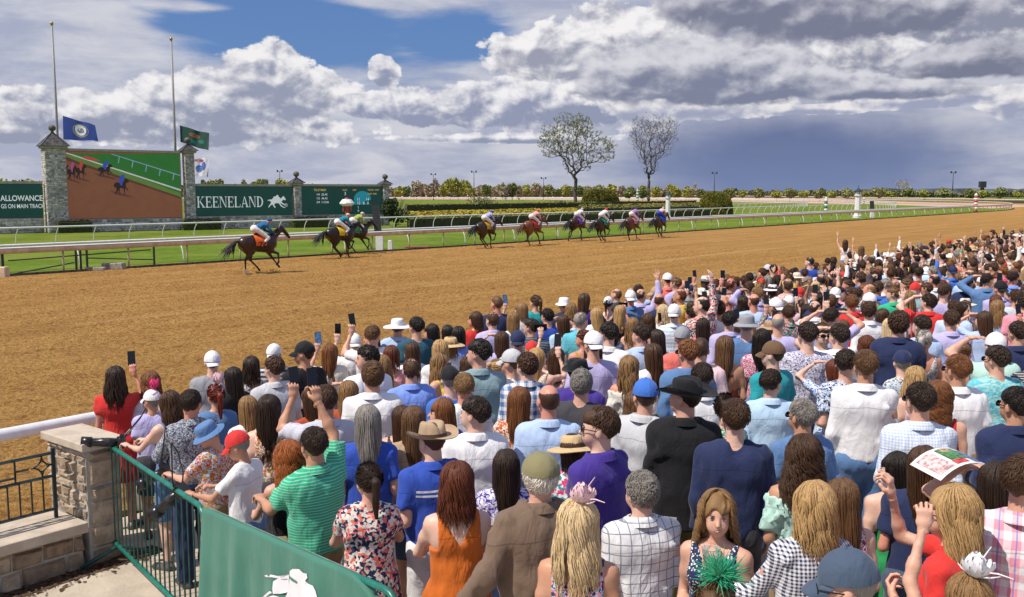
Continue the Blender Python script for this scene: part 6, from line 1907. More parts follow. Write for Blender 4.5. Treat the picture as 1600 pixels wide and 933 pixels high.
# under the screens
for i, (xa, xb) in enumerate(((82, 134), (276, 334), (446, 500))):
    sa, sb_ = bs(xa), bs(xb)
    hedge_poly([bp(sa, 1.9), bp(sb_, 1.9), bp(sb_, .9), bp(sa, .9)], 1.05, 'dark', ['clipped dark hedge under the left end of the big screen', 'clipped dark hedge under the track name board', 'clipped dark hedge under the tote board'][i], 40 + i, 14, .09, group='dark hedges under the boards')
def L2(px, n): return on_line(px, n)
hedge_poly([L2(640, 67.2), L2(1112, 67.2), L2(1108, 69.4), L2(636, 69.4)], 0.85, 'dark', 'long dark hedge just behind the white turf rail', 50, 8, .10, top_leaf='yew')
hedge_poly([L2(650, 70), L2(905, 70), L2(912, 92), L2(636, 92)], .90, 'hedge', 'broad flat hedge with a yellow green clipped top', 51, 12, .20, top_leaf='yellow')
hedge_poly([L2(636, 93.5), L2(1088, 93.5), L2(1086, 97), L2(632, 97)], 1.75, 'hedge', 'tall long hedge behind the yellow topped one', 52, 5, .14, top_leaf='yew')
hedge_poly([L2(905, 70), L2(1092, 70), L2(1090, 90), L2(905, 90)], 1.45, 'hedge', 'wide olive green hedge leading to the round topiary', 53, 4.5, .16, top_leaf='yew')
def topiary(px, n, wpx, toppy, label, seed):
    p = L2(px, n); s_ = math.hypot(p.x, p.y); r = wpx / 1500 * p.y / 2 * .97; h = zpx(p.y, toppy)
    o = empty('topiary', p, label=label, cat='shrub', group='big round clipped yews'); rnd = np.random.RandomState(seed)
    N2 = 16000; d = rnd.normal(size=(N2, 3)); d /= np.linalg.norm(d, axis=1, keepdims=True); d[:, 2] = np.abs(d[:, 2])
    sh = lambda d_: np.stack([d_[:, 0] * r, d_[:, 1] * r, (np.abs(d_[:, 2]) ** .75) * h], 1)
    mb = MB(); P = []
    for th in np.linspace(0, math.pi / 2, 12): P.append([(r * .98 * math.sin(th) ** .7 * math.cos(a_), r * .98 * math.sin(th) ** .7 * math.sin(a_), h * .98 * math.cos(th) ** .8) for a_ in np.linspace(0, 2 * math.pi, 24, endpoint=False)])
    mb.grid(P, closed=True); mb.build('core', simple('topiary_core', (.025, .026, .010), .9), o)
    th = np.arccos(d[:, 2]); a_ = np.arctan2(d[:, 1], d[:, 0]); Q = np.stack([r * np.sin(th) ** .7 * np.cos(a_), r * np.sin(th) ** .7 * np.sin(a_), h * np.cos(th) ** .8], 1)
    V, F = leaves(Q, .085, rnd); obj('foliage', mesh_np('foliage', V, F, False, [LF['yew']]), o)
topiary(938, 99, 64, 296, 'round clipped yew between the two infield trees', 61)
topiary(1118, 71, 54, 299.5, 'round clipped yew at the right end of the hedges', 62)
# loose shrub by the last pillar
def shrub(p, r, h, leaf, label, seed, n=2200):
    rnd = np.random.RandomState(seed); o = empty('shrub', p, label=label, cat='shrub'); mb = MB()
    for k in range(9):
        a_ = rnd.uniform(0, 6.28); mb.tube([(0, 0, 0), (r * .3 * math.cos(a_), r * .3 * math.sin(a_), h * .4), (r * .7 * math.cos(a_), r * .7 * math.sin(a_), h * .85)], [.04, .03, .01], 4, cap=False)
    mb.build('stems', M['bark_dark'], o); P = lump_crown(rnd, r, h, n, 12); V, F = leaves(P, .10, rnd); obj('foliage', mesh_np('foliage', V, F, False, [LF[leaf]]), o, kind='stuff')
shrub(L2(618, 70), 1.6, 3.3, 'dark', 'loose dark evergreen shrub beside the last stone pillar', 70)
shrub(L2(752, 99), 3.2, 4.0, 'olive', 'thin young shrub behind the long hedge', 71, 900)
shrub(L2(872, 99), 2.6, 2.6, 'olive', 'small pale shrub left of the budding tree', 72, 700)
# --- far tree line
rt = random.Random(5); rk = 0
ORD = ['first', 'second', 'third', 'fourth', 'fifth', 'sixth', 'seventh', 'eighth', 'ninth', 'tenth', 'eleventh', 'twelfth', 'thirteenth', 'fourteenth', 'fifteenth', 'sixteenth', 'seventeenth', 'eighteenth', 'nineteenth', 'twentieth']
def ordi(i): return ORD[i] if i < 20 else 'twenty ' + ORD[i - 20] if i < 30 else ('thirty ' + ORD[i - 30] if i < 40 else ('forty ' + ORD[i - 40] if i < 50 else ('fifty ' + ORD[i - 50] if i < 60 else 'sixty ' + ORD[i - 60])))
WORDS = {'spring': 'yellow green', 'brownish': 'bare tan', 'olive': 'olive', 'green': 'mid green', 'bronze': 'bronze'}
kc = {}
for px in list(range(296, 470, 11)) + list(range(474, 1090, 11)):
    pxx = px + rt.uniform(-5, 5)
    D = rt.uniform(430, 600); base = Vector(((pxx - CX) / FPX * D, D, 0))
    k = rt.random(); leaf = 'spring' if k < .34 else ('brownish' if k < .58 else ('olive' if k < .78 else ('green' if k < .90 else 'bronze')))
    toppx = rt.uniform(7, 15) if px < 600 or px > 860 else rt.uniform(9, 18)
    if 640 < px < 730: toppx = rt.uniform(15, 29); leaf = rt.choice(('brownish', 'spring', 'spring', 'brownish', 'bronze'))
    if 310 < px < 470: toppx = rt.uniform(17, 25); leaf = rt.choice(('spring', 'olive', 'green', 'spring', 'olive'))
    hgt = toppx / 1500 * D + 3.5; r = rt.uniform(9, 14) / 1500 * D
    i_ = kc.get(leaf, 0); kc[leaf] = i_ + 1
    simple_tree(base, r, hgt, leaf, '%s %s tree from the left in the far tree line behind the infield' % (ordi(i_), WORDS[leaf]),
                'trees of the far tree line', 100 + rk, trunk_h=hgt * .06, n=1000, ls=.40, lumps=13); rk += 1
simple_tree(at(1086, 307.5, 0), 2.0, 13.5, 'bronze', 'thin leafless tree right of the tall infield trees', 'trees of the far tree line', 190, trunk_h=3, n=120, ls=.3)
simple_tree(at(1410, 307.5, 0), 8.5, 15.0, 'brownish', 'wide thin leafless tree among the round ones', 'trees of the far tree line', 191, trunk_h=3, n=380, ls=.3)
# round trees along the backstretch, one after another
k = 0
row = [(983, 12, 22), (1004, 11, 20), (1095, 12, 20), (1073, 9, 18), (1094, 8, 15), (1140, 11, 20), (1160, 9, 16), (1186, 12, 20), (1213, 8, 15), (1234, 12, 20), (1256, 9, 16), (1281, 12, 20), (1300, 8, 15), (1324, 12, 21), (1349, 9, 15), (1373, 12, 21), (1391, 9, 16), (1418, 13, 21), (1443, 10, 16), (1475, 13.5, 21), (1516, 13, 21), (1537, 10, 17), (1562, 14, 21), (1590, 9, 14)]
for px, rpx, hpx in row:
    D = 400; base = at(px, 300.5 + 3.5 / D * 1500 + (1.0 if rpx > 10 else 0), 0); D = base.y
    big_ = rpx > 10
    k += 1
    i_ = kc.get(big_, 0); kc[big_] = i_ + 1
    simple_tree(base, rpx / 1500 * D, (hpx + 1) / 1500 * D, 'olive' if big_ else 'spring', ('%s round olive tree' if big_ else '%s smaller yellow green tree') % ordi(i_) + ' from the left in the row beyond the far turn',
                'row of round trees beyond the far turn', 300 + k, trunk_h=1.2, n=1500, ls=.32, lumps=18)
# the unbroken woods behind them
rw = np.random.RandomState(12); n = 34000; xs_ = rw.uniform(-420, 560, n); hw = fbm2(400, 2, (40, 1), 9, 4, .7)[:, 0]
ht = 5.0 + 2.6 * np.interp(xs_, np.linspace(-420, 560, 400), hw); Pn = np.stack([xs_, 690 + rw.uniform(-6, 6, n), rw.uniform(0, 1, n) ** .8 * ht], 1)
V, F = leaves(Pn, .62, rw); obj('far_woods', mesh_np('far_woods', V, F, False, [leaf_mat('leaf_woods', (.13, .13, .075), (.22, .19, .13), (.18, .20, .08))]), kind='stuff', label='low olive brown woods in one mass along the horizon', cat='woods')
# low wooded ridge at the very back
mb = MB(); P0 = []; P1 = []; P2 = []
rr_ = np.random.RandomState(8); xs = np.linspace(-1500, 1700, 260); hz = fbm2(260, 2, (22, 1), 4, 5, .7)[:, 0]
for i, x in enumerate(xs):
    yy = 1500 + .1 * abs(x); P0.append((x, yy, -1)); P1.append((x, yy + 12, 6.0 + 3.2 * hz[i] + rr_.uniform(-1, 1))); P2.append((x, yy + 90, 3))
mb.grid([P0, P1, P2], flip=False); mb.build('distant_ridge', simple('ridge_woods', (.085, .10, .10), .95, var=.3, scale=.03), True, kind='structure') if False else obj('distant_ridge', mb.mesh('distant_ridge', [simple('ridge_woods', (.085, .10, .10), .95, var=.3, scale=.03)]), kind='structure')
# =========================================================================== poles, posts, flags
M['pole'] = simple('pole_metal', (.30, .29, .28), .45, var=.1)
M['gold'] = simple('gold_ball', (.45, .30, .08), .35, metal=.6, var=.1)
def flagpole(px, toppy, basepx, label, off=-2.5):
    Y_ = bp(bs(basepx)).y + 2.5; p = Vector((on_ray(basepx, Y_, 7), Y_, 0)); o = empty('flagpole', p, label=label, cat='flagpole', group='flagpoles behind the big screen')
    ztop = zpx(p.y, toppy)
    lean = 0
    mb = MB(); mb.tube([(0, 0, 0), (0, 0, ztop * .5), (0, 0, ztop)], [.13, .11, .07], 10); mb.build('pole', M['pole'], o, True)
    mb = MB(); mb.lathe([(.01, ztop), (.10, ztop + .04), (.16, ztop + .18), (.10, ztop + .32), (.01, ztop + .36)], 12); mb.build('ball', M['gold'], o, True)
    mb = MB(); mb.tube([(.16, -.1, 1), (.16, -.1, ztop)], .008, 4); mb.build('rope', M['pole'], o)
    return o, ztop
F1, z1_ = flagpole(88, 40, 88, 'tall flagpole left, above the left screen pillar'); F2, z2_ = flagpole(272, 64, 272, 'flagpole right, above the right screen pillar')
def flag(name, P00, P10, P01, P11, mat_, label, seed, deco=None):
    o = empty('flag', P00, label=label, cat='flag', group='flags flying by the big screen'); rnd = random.Random(seed); mb = MB(); n, m = 18, 10; P = []
    ph = rnd.uniform(0, 6)
    def f(u, v, off=0.0):
        b_ = P00 * (1 - u) * (1 - v) + P10 * u * (1 - v) + P01 * (1 - u) * v + P11 * u * v - P00
        wv = .20 * u * math.sin(7 * u + ph + 1.3 * v) + .07 * u * math.sin(17 * u + 3 * v + ph)
        return b_ + Vector((.3, -1, 0)).normalized() * (wv + off) + Vector((0, 0, .06 * math.sin(9 * u + ph) * u))
    for i in range(n): P.append([tuple(f(i / (n - 1), j / (m - 1))) for j in range(m)])
    mb.grid(P); mb.build('cloth', mat_, o, True)
    if deco:
        for (uc, vc, ru, rv, m_, lay) in deco:
            for side in (-1, 1):
                mb = MB(); c_ = mb.addv([tuple(f(uc, vc, side * .006 * lay))]); k = 16
                kk = mb.addv([tuple(f(uc + ru * math.cos(a_), vc + rv * math.sin(a_), side * .006 * lay)) for a_ in np.linspace(0, 2 * math.pi, k, endpoint=False)])
                kk2 = mb.addv([tuple(f(uc + .5 * ru * math.cos(a_), vc + .5 * rv * math.sin(a_), side * .006 * lay)) for a_ in np.linspace(0, 2 * math.pi, k, endpoint=False)])
                mb.tris([(c_, kk2 + i, kk2 + (i + 1) % k) for i in range(k)]); mb.quads([(kk2 + i, kk + i, kk + (i + 1) % k, kk2 + (i + 1) % k) for i in range(k)])
                mb.build('emblem', m_, o, True)
    return o
def fp(px, py, D): 
    q = at(px, 302 + 0, 0); z_ = zpx(D, py); return Vector((on_ray(px, D, z_ - CAMZ), D, z_))
mt = lambda n, c, **k: simple(n, c, .7, var=.08, **k)
flag('flag', fp(98, 181, 86), fp(149, 196, 85.5), fp(99, 218, 86), fp(154, 221, 85.5), mt('flag_blue', (.012, .045, .25)), 'dark blue state flag with a round pale seal, left flagpole', 1,
     deco=[(.52, .50, .24, .34, mt('seal_ring', (.22, .22, .14)), 1), (.52, .47, .17, .27, mt('seal_white', (.62, .66, .72)), 2), (.50, .50, .07, .12, mt('seal_blue', (.10, .18, .38)), 3), (.56, .44, .04, .09, mt('seal_dark', (.15, .12, .14)), 4)])
flag('flag', fp(281, 196, 93), fp(327, 209, 92.6), fp(282, 222, 93), fp(326, 236, 92.6), mt('flag_green', (.008, .06, .045)), 'dark green flag with a tan and teal device, right flagpole', 2,
     deco=[(.50, .36, .20, .14, mt('dev_tan', (.25, .12, .05)), 1), (.38, .72, .18, .13, mt('dev_teal', (.02, .20, .18)), 1), (.72, .60, .12, .12, mt('dev_teal2', (.02, .16, .14)), 1)])
flag('flag', fp(301, 246, 98), fp(327, 248, 97.7), fp(301, 275, 98), fp(325, 276, 97.7), mt('flag_white', (.66, .68, .76)), 'white flag with red band and blue horse shape behind the screen', 3,
     deco=[(.48, .14, .42, .07, mt('flag_red', (.45, .10, .14)), 1), (.42, .58, .24, .20, mt('flag_horse_blue', (.08, .14, .45)), 1), (.68, .44, .13, .24, mt('flag_horse_blue2', (.08, .14, .45)), 1)])
# floodlights far behind
def light_pole(px, toppy, D, label, k):
    p = Vector(((px - CX) / FPX * D, D, 0)); o = empty('light_pole', p, label=label, cat='light pole', group='light poles beyond the infield')
    zt = zpx(D, toppy); mb = MB(); mb.tube([(0, 0, 0), (0, 0, zt)], [.22, .12], 6); mb.build('pole', M['dark_metal'], o, True)
    w = .0045 * D / 2
    mb = MB()
    mb.tube([(-w, 0, zt), (w, 0, zt)], .08, 5)
    for sg in (-1, 1): mb.box((sg * w, 0, zt + .2), (.55, .4, .8))
    mb.build('lamps', M['dark_metal'], o)
for i, (px, ty, D, lab) in enumerate(((741, 269, 400, 'twin headed light pole above the yellow topped hedge'), (849, 279, 430, 'light pole just left of the budding infield tree'), (440, 268, 380, 'light pole behind the track name board'), (678, 273, 430, 'light pole behind the tan trees'),
                                     (1114, 271, 400, 'light pole right of the leafless infield tree'), (1484, 270, 400, 'light pole in the row of round trees at right'))): light_pole(px, ty, D, lab, i)
# striped marker poles and white lantern posts
M['stripe_green'] = simple('stripe_green', (.02, .16, .09), .5); M['stripe_red'] = simple('stripe_red', (.50, .05, .04), .5); M['stripe_black'] = simple('stripe_black', (.02, .02, .022), .5)
def marker(px, c, toppy, sm_, label, w=.28, bands=6):
    p = on_line(px, c); o = empty('furlong_pole', p, label=label, cat='marker pole', group='striped furlong poles'); zt = zpx(p.y, toppy); bh = zt * .9 / bands
    for i in range(bands):
        mb = MB(); mb.tube([(0, 0, i * bh), (0, 0, (i + 1) * bh)], w, 10); mb.build('band', M['white_paint'] if i % 2 else sm_, o, True)
    mb = MB(); mb.lathe([(.01, zt * .90), (w, zt * .90), (w * 1.1, zt * .93), (w * .6, zt * .97), (w * .8, zt * 1.0), (.01, zt * 1.04)], 10); mb.build('finial', M['white_paint'], o, True)
marker(1290.5, 60, 309, M['stripe_green'], 'green and white banded pole inside the rails at right', .27)
marker(1350, 100, 309, M['stripe_green'], 'slim green and white banded pole behind the white lantern post', .24)
marker(1524.5, 43.5, 303, M['stripe_red'], 'red and white banded pole near the end of the cream rail', .34, 7)
marker(996, 189, 297, M['stripe_green'], 'green and white banded pole beyond the hedge, right of the round yew', .5, 7)
marker(875, 454, 294, M['stripe_red'], 'red and white banded pole left of the budding tree trunk', .9, 4)
marker(731, 257, 305, M['stripe_red'], 'small red and white pole beyond the yellow topped hedge', .36, 3)
marker(787, 560, 293, M['stripe_black'], 'small black and white pole far behind the yellow topped hedge', 1.1, 4)
M['iron_cap'] = simple('iron_cap', (.02, .035, .035), .5)
def lantern_post(px, c, toppy, label, w):
    p = on_line(px, c); o = empty('lantern_post', p, label=label, cat='post', group='white lantern topped posts'); zt = zpx(p.y, toppy)
    mb = MB(); mb.lathe([(w * 1.25, 0), (w * 1.25, .35), (w * 1.0, .45), (w * .85, zt * .68), (w * 1.2, zt * .70), (w * 1.2, zt * .73)], 8); mb.build('shaft', M['white_paint'], o)
    mb = MB(); mb.lathe([(w * .95, zt * .73), (w * .95, zt * .83), (.01, zt * .83)], 8); mb.build('lantern', M['white_plastic'], o)
    for i in range(4):
        a_ = i * math.pi / 2; mb = MB(); mb.box((w * .92 * math.cos(a_), w * .92 * math.sin(a_), zt * .78), (.07, .07, zt * .1)); mb.build('glazing_bar', M['stripe_green'], o)
    mb = MB(); mb.lathe([(w * 1.35, zt * .825), (w * 1.35, zt * .84), (w * .35, zt * .92), (w * .12, zt * .95), (.02, zt * 1.03)], 8); mb.build('roof', M['iron_cap'], o)
lantern_post(1340, 45.5, 291, 'white lantern post with a green cap by the cream rail, far right', .46)
lantern_post(1043.5, 63, 296, 'white lantern post with a green cap above the last racehorse', .34)
# dark leaning posts
def board_post(px, c, toppy, w, lean, label):
    p = on_line(px, c); o = empty('finish_post', p, label=label, cat='post'); zt = zpx(p.y, toppy)
    mb = MB(); mb.box((0, 0, .5), (w * 1.05, w, 1.0)); mb.build('base', M['white_paint'], o)
    mb = MB(); Rr = np.array(Matrix.Rotation(lean, 3, 'Y')); mb.box((-.02 + lean * (zt / 2), 0, (zt + .95) / 2), (w, w * .55, zt - .95), Rr); mb.build('panel', M['dark_metal'], o)
board_post(593, 42.9, 320, .42, -.10, 'dark tilted finish post panel on a white base beside the rail')
board_post(1363.5, 44.5, 314, .5, -.08, 'small dark tilted post on a white base right of the white lantern post')
p = on_line(543, 44.8); o = empty('finish_lantern', p, label='white finish lantern with flared roof on a red topped post', cat='lantern'); zt = zpx(p.y, 309); kk = p.y / 1500
mb = MB(); mb.tube([(0, 0, 0), (0, 0, zt - 13 * kk)], .12, 8); mb.build('post', M['stripe_red'], o)
mb = MB(); mb.lathe([(.01, zt - 13 * kk), (.28, zt - 13 * kk), (11.5 * kk, zt - 9.5 * kk), (11.5 * kk, zt - 8 * kk), (7 * kk, zt - 2.5 * kk), (.01, zt - 2 * kk)], 8); mb.build('roof', M['white_paint'], o)
mb = MB(); mb.lathe([(.01, zt - 2.2 * kk), (.15, zt - 2 * kk), (.12, zt - .4 * kk), (.01, zt)], 8); mb.build('finial', M['stripe_red'], o)
for sg in (-1, 1):
    mb = MB(); mb.box((sg * 6 * kk, 0, zt - 17 * kk), (.07, .07, 9 * kk)); mb.build('red_bar', M['stripe_red'], o)
# small things along the rail
def small_box(px, py, size, m_, label, cat, name):
    p = at(px, py, 0); mb = MB(); mb.box((0, 0, size[2] / 2), size, taper=.92); r = mb.build(name, m_, None, loc=p, label=label, cat=cat)
    b_ = r.modifiers.new('b', 'BEVEL'); b_.width = .03; b_.segments = 2
small_box(610, 391.5, (.28, .28, .62), M['white_plastic'], 'short white plastic tub beside the finish post', 'tub', 'white_tub')
small_box(581, 389, (.16, .14, .36), M['dark_metal'], 'small black box at the foot of the rail before the finish post', 'box', 'black_box')
small_box(4, 434, (.45, .4, .45), M['rail_cream'], 'pale stone block at the foot of the rail, left edge', 'block', 'stone_block')
M['rubber'] = simple('sand_bag_cloth', (.34, .30, .24), .9, var=.2)
small_box(178, 421, (1.0, .5, .30), M['rubber'], 'pale folded tarpaulin on the grass below the dark gate', 'tarpaulin', 'tarpaulin')
small_box(150, 423, (.9, .4, .16), M['rubber'], 'flat tan mat on the grass left of the tarpaulin', 'mat', 'ground_mat')
small_box(652, 387, (1.6, .35, .10), simple('red_board', (.30, .10, .07), .8), 'low red brown board on the grass right of the white tub', 'board', 'ground_board')
# dark timer box in the distance
D = 420; p = Vector(((1530 - CX) / FPX * D, D, 0)); o = empty('infield_tower', p, label='dark box on a stand above the round trees at far right', cat='tower')
mb = MB(); mb.box((0, 0, CAMZ + 12 / 1500 * D), (9 / 1500 * D, 2, 9.5 / 1500 * D)); mb.build('box', M['dark_metal'], o); mb = MB(); mb.box((0, 0, 2.7), (1.2, 1.2, 5.6)); mb.build('stand', M['dark_metal'], o)
# barn roof behind the left board
p = bp(bs(22), -60); o = empty('barn', p, label='dark grey barn roof showing over the left green board', cat='barn'); zr = zpx(p.y, 272); ze = zpx(p.y, 281); wv = 36 / 1500 * p.y
mb = MB(); P = [[(-wv, -6, ze), (wv, -6, ze)], [(-wv + 2, 0, zr), (wv - 3, 0, zr)], [(-wv, 6, ze), (wv, 6, ze)]]; mb.grid(P, flip=False); mb.tris([[0, 2, 4], [1, 5, 3]]); mb.build('roof', simple('barn_roof', (.07, .07, .085), .6, var=.15), o)
mb = MB(); mb.box((0, 0, ze / 2), (2 * wv - 1.5, 10.5, ze - .05)); mb.build('wall', simple('barn_wall', (.16, .15, .14), .8), o)
for i, (px, hp_) in enumerate(((6, 9), (48, 9), (62, 7), (30, 6))):
    simple_tree(Vector(((px - 800) / 1500 * 230, 230, 0)), 4.5, 3.5 + (300.5 - 278 + hp_ * .4) / 1500 * 230, 'green' if i % 2 else 'spring', ['first', 'second', 'third', 'fourth'][(0, 2, 3, 1)[i]] + ' tree from the left behind the barn roof, left edge', 'trees behind the barn', 400 + i, n=420, ls=.3)
# =========================================================================== near left: wall, pillar, fence, rail, barricades
SM2 = [simple('limestone_%d' % i, c, .9, var=.16, scale=7, bump=.9, bscale=26) for i, c in enumerate([(.42, .32, .22), (.35, .265, .18), (.50, .385, .27), (.30, .22, .15), (.45, .36, .26)])]
M['cap_stone'] = simple('cap_stone', (.50, .42, .33), .85, var=.07, scale=6, bump=.3, bscale=50)
M['iron'] = simple('green_black_iron', (.012, .030, .034), .38, var=.15)
NB = -NRM                                                   # towards the camera
def wloc(o, s, n, z): return sn(s, n, z) - o.location
UR = np.array([[U.x, NRM.x, 0], [U.y, NRM.y, 0], [0, 0, 1.0]])
WN = 8.38
o = empty('garden_wall', sn(2, WN + .3), label='low rough stone wall with a smooth ledge under the iron fence, bottom left', cat='wall')
mb = MB(); mb.box(tuple(wloc(o, -1.9, WN + .30, .23)), (12.2, .50, .48), UR); mb.build('core', M['mortar'], o)
stones('stone', o, wloc(o, 1.4, WN + .05, .02), U, (0, 0, 1), 2.82, .40, .045, .20, 5, single=True)
for i in range(7):
    a_ = 4.22 - i * 1.25; mb = MB(); mb.box(tuple(wloc(o, a_ - .62, WN + .28, .455)), (1.235, .66, .095), UR); c = mb.build('ledge_slab', M['cap_stone'], o); bv = c.modifiers.new('b', 'BEVEL'); bv.width = .008; bv.segments = 2
o = empty('gate_pillar', sn(4.42, WN + .4), label='square rough stone pillar with flat cap at the end of the low wall', cat='pillar')
mb = MB(); mb.box(tuple(wloc(o, 4.435, WN + .40, .57)), (.33, .70, 1.14), UR); mb.build('core', M['mortar'], o)
stones('stone', o, wloc(o, 4.29, WN + .05, .03), U, (0, 0, 1), .31, 1.10, .040, .22, 8, single=True)
stones('stone', o, wloc(o, 4.29, WN + .75, .48), NB, (0, 0, 1), .70, .66, .060, .11, 9, single=True)
mb = MB(); mb.box(tuple(wloc(o, 4.425, WN + .40, 1.18)), (.42, .80, .08), UR); c = mb.build('cap', M['cap_stone'], o); bv = c.modifiers.new('b', 'BEVEL'); bv.width = .012; bv.segments = 2
# iron fence
FN = WN + .32
o = empty('iron_fence', sn(2, FN), label='dark iron fence with a diamond ornament on the stone ledge, bottom left', cat='fence')
def bar(name, a, b, r, n=6, mat_='iron', parent=None):
    pa = parent or o; mb = MB(); mb.tube([Vector(a) - pa.location, Vector(b) - pa.location], r, n); return mb.build(name, M[mat_], pa, n > 6)
bar('end_post', sn(4.10, FN, .50), sn(4.10, FN, 1.16), .021, 4)
for z in (1.115, .90, .585): bar('rail', sn(-4, FN, z), sn(4.10, FN, z), .015, 4)
for i in range(40):
    s = 4.10 - .105 * (i + 1); top = .90 if i not in (0, 2) else .90
    bar('baluster', sn(s, FN, .585), sn(s, FN, .90), .009, 4)
for rep in range(6):
    c0 = 3.995 - rep * .84
    mb = MB()
    for qx, qz in ((1, 1), (-1, 1), (-1, -1), (1, -1)):          # four arcs meeting in points: a concave diamond
        pts = []
        for t in np.linspace(0, math.pi / 2, 7):
            pts.append(sn(c0 + qx * (.095 - .095 * math.sin(t)) * 1.0, FN, 1.008 + qz * (.098 - .098 * math.cos(t))) - o.location)
        mb.tube(pts, .008, 5)
    mb.tube([sn(c0 + .045 * math.cos(t), FN, 1.008 + .045 * math.sin(t)) - o.location for t in np.linspace(0, 2 * math.pi, 13)], .006, 5)
    mb.build('diamond_ornament', M['iron'], o, True)
    mb = MB(); pts = [(c0 - .12, 1.008), (c0 - .24, 1.008), (c0 - .24, .955), (c0 - .42, .955), (c0 - .42, 1.06), (c0 - .60, 1.06), (c0 - .60, 1.008), (c0 - .74, 1.008)]
    for a_, b_ in zip(pts, pts[1:]): mb.tube([sn(a_[0], FN, a_[1]) - o.location, sn(b_[0], FN, b_[1]) - o.location], .010, 4)
    mb.tube([sn(c0 - .24, FN, .90) - o.location, sn(c0 - .24, FN, 1.115) - o.location], .010, 4)
    mb.build('key_ornament', M['iron'], o)
# outer rail of the track, crowd side
o = empty('outer_rail', sn(60, 9.95), label='thick white tubular rail between the dirt track and the crowd', cat='rail')
mb = MB(); mb.tube([p - o.location + Vector((0, 0, 1.06)) for p in oval(9.95, -12, 3.0, far=False)], .068, 12); mb.build('top_rail', M['white_plastic'], o, True)
def outer_post():
    mb = MB(); mb.tube([(0, 0, .02), (.0, 0, .45), (-.10, 0, .85), (-.34, 0, 1.04)], .045, 8); return mb.mesh('post', [M['white_plastic']], True)
opm = outer_post()
for s in np.arange(-9.8, 190, 3.05):
    c = obj('post', opm, o, wloc(o, s, 9.62, 0)); c.rotation_euler = (0, 0, math.atan2(-NRM.y, -NRM.x) )
mb = MB(); mb.box(tuple(wloc(o, 4.0, 9.97, .52)), (.10, .03, 1.0), UR); mb.build('bracket', M['white_plastic'], o)
# mulch scraps and a painted shade strip at the foot of the wall
rnd = np.random.RandomState(4); n = 1500; ss = rnd.uniform(1.0, 4.9, n); nn_ = 8.38 - np.abs(rnd.normal(0, .15, n)); zz = .05 * (9.3 - nn_) + .022
P = ss[:, None] * np.array(U) + nn_[:, None] * np.array(NRM); P[:, 2] = zz
V, F = leaves(P, .020, rnd); V[:, 2] = zz.repeat(4) + (V[:, 2] - zz.repeat(4)) * .3
obj('leaf_litter', mesh_np('leaf_litter', V, F, False, [leaf_mat('litter', (.06, .035, .02), (.15, .09, .05))]), kind='stuff', label='brown mulch scraps along the foot of the stone wall', cat='mulch')
mb = MB(); mb.grid([[tuple(sn(s, n_, .05 * (9.3 - n_) + .017)) for s in np.linspace(-8, 4.9, 20)] for n_ in (8.45, 8.17)]); mb.build('mulch_shade_strip', simple('mulch', (.10, .062, .038), .95, var=.4, scale=12, bump=1, bscale=40), kind='structure')  # dark brown strip that puts the wall's shadow into the mulch colour
# barricades
M['barr_green'] = simple('barricade_green', (.012, .17, .125), .35, var=.10, scale=10)
M['barr_dark'] = simple('barricade_bar', (.010, .075, .062), .4, var=.15, scale=10)
def fix(px, py, zr):
    p = at(px, py, zr)
    for _ in range(5): p = at(px, py, zr + apron_z(p))
    return Vector((p.x, p.y, apron_z(p)))
def barricade(A_, B_, label, nbars=20, top='barr_green'):
    o = empty('crowd_barrier', (A_ + B_) / 2, label=label, cat='barrier', group='green crowd barriers'); L = lambda p: Vector(p) - o.location
    d = (B_ - A_); d.z = 0; ln = d.length; d.normalize(); sl = (B_.z - A_.z) / ln
    def q(t, z): p = A_ + d * t; p.z = A_.z + sl * t + z; return L(p)
    r = .12
    c = [q(0, .16), q(0, 1.10 - r)] + [q(r * (1 - math.cos(t)), 1.10 - r + r * math.sin(t)) for t in np.linspace(.3, math.pi / 2, 4)] + [q(ln - r * (1 - math.sin(t)), 1.10 - r + r * math.cos(t)) for t in np.linspace(0, math.pi / 2 - .3, 4)] + [q(ln, 1.10 - r), q(ln, .16)]
    mb = MB(); mb.tube(c, .021, 8); mb.build('frame', M[top], o, True)
    mb = MB(); mb.tube([q(0, .17), q(ln, .17)], .021, 8); mb.build('bottom_rail', M[top], o, True)
    for i in range(nbars):
        t = ln * (i + 1) / (nbars + 1); mb = MB(); mb.tube([q(t, .17), q(t, 1.09)], .0075, 5, cap=False); mb.build('bar', M['barr_dark'], o)
    nr = Vector((d.y, -d.x, 0))
    for t in (.25, ln - .25):
        mb = MB(); mb.tube([q(t, .17) + Vector((0, 0, 0)), q(t, .13) + nr * .10, q(t, .035) + nr * .34], .018, 6); mb.tube([q(t, .17), q(t, .13) - nr * .10, q(t, .035) - nr * .34], .018, 6); mb.build('foot', M['barr_dark'], o, True)
    return o, q, ln, nr
BA1 = fix(168, 694, 1.10); BB1 = fix(321, 796, 1.10); BE1 = fix(622, 930, 1.10)
o, q, ln, nr = barricade(BA1, BB1 - (BB1 - BA1).normalized() * .03, 'green crowd barrier with open dark bars beside the stone pillar')
o2, q2, ln2, nr2 = barricade(BB1 + (BE1 - BB1).normalized() * .02, BE1, 'green crowd barrier hidden under the green banner')
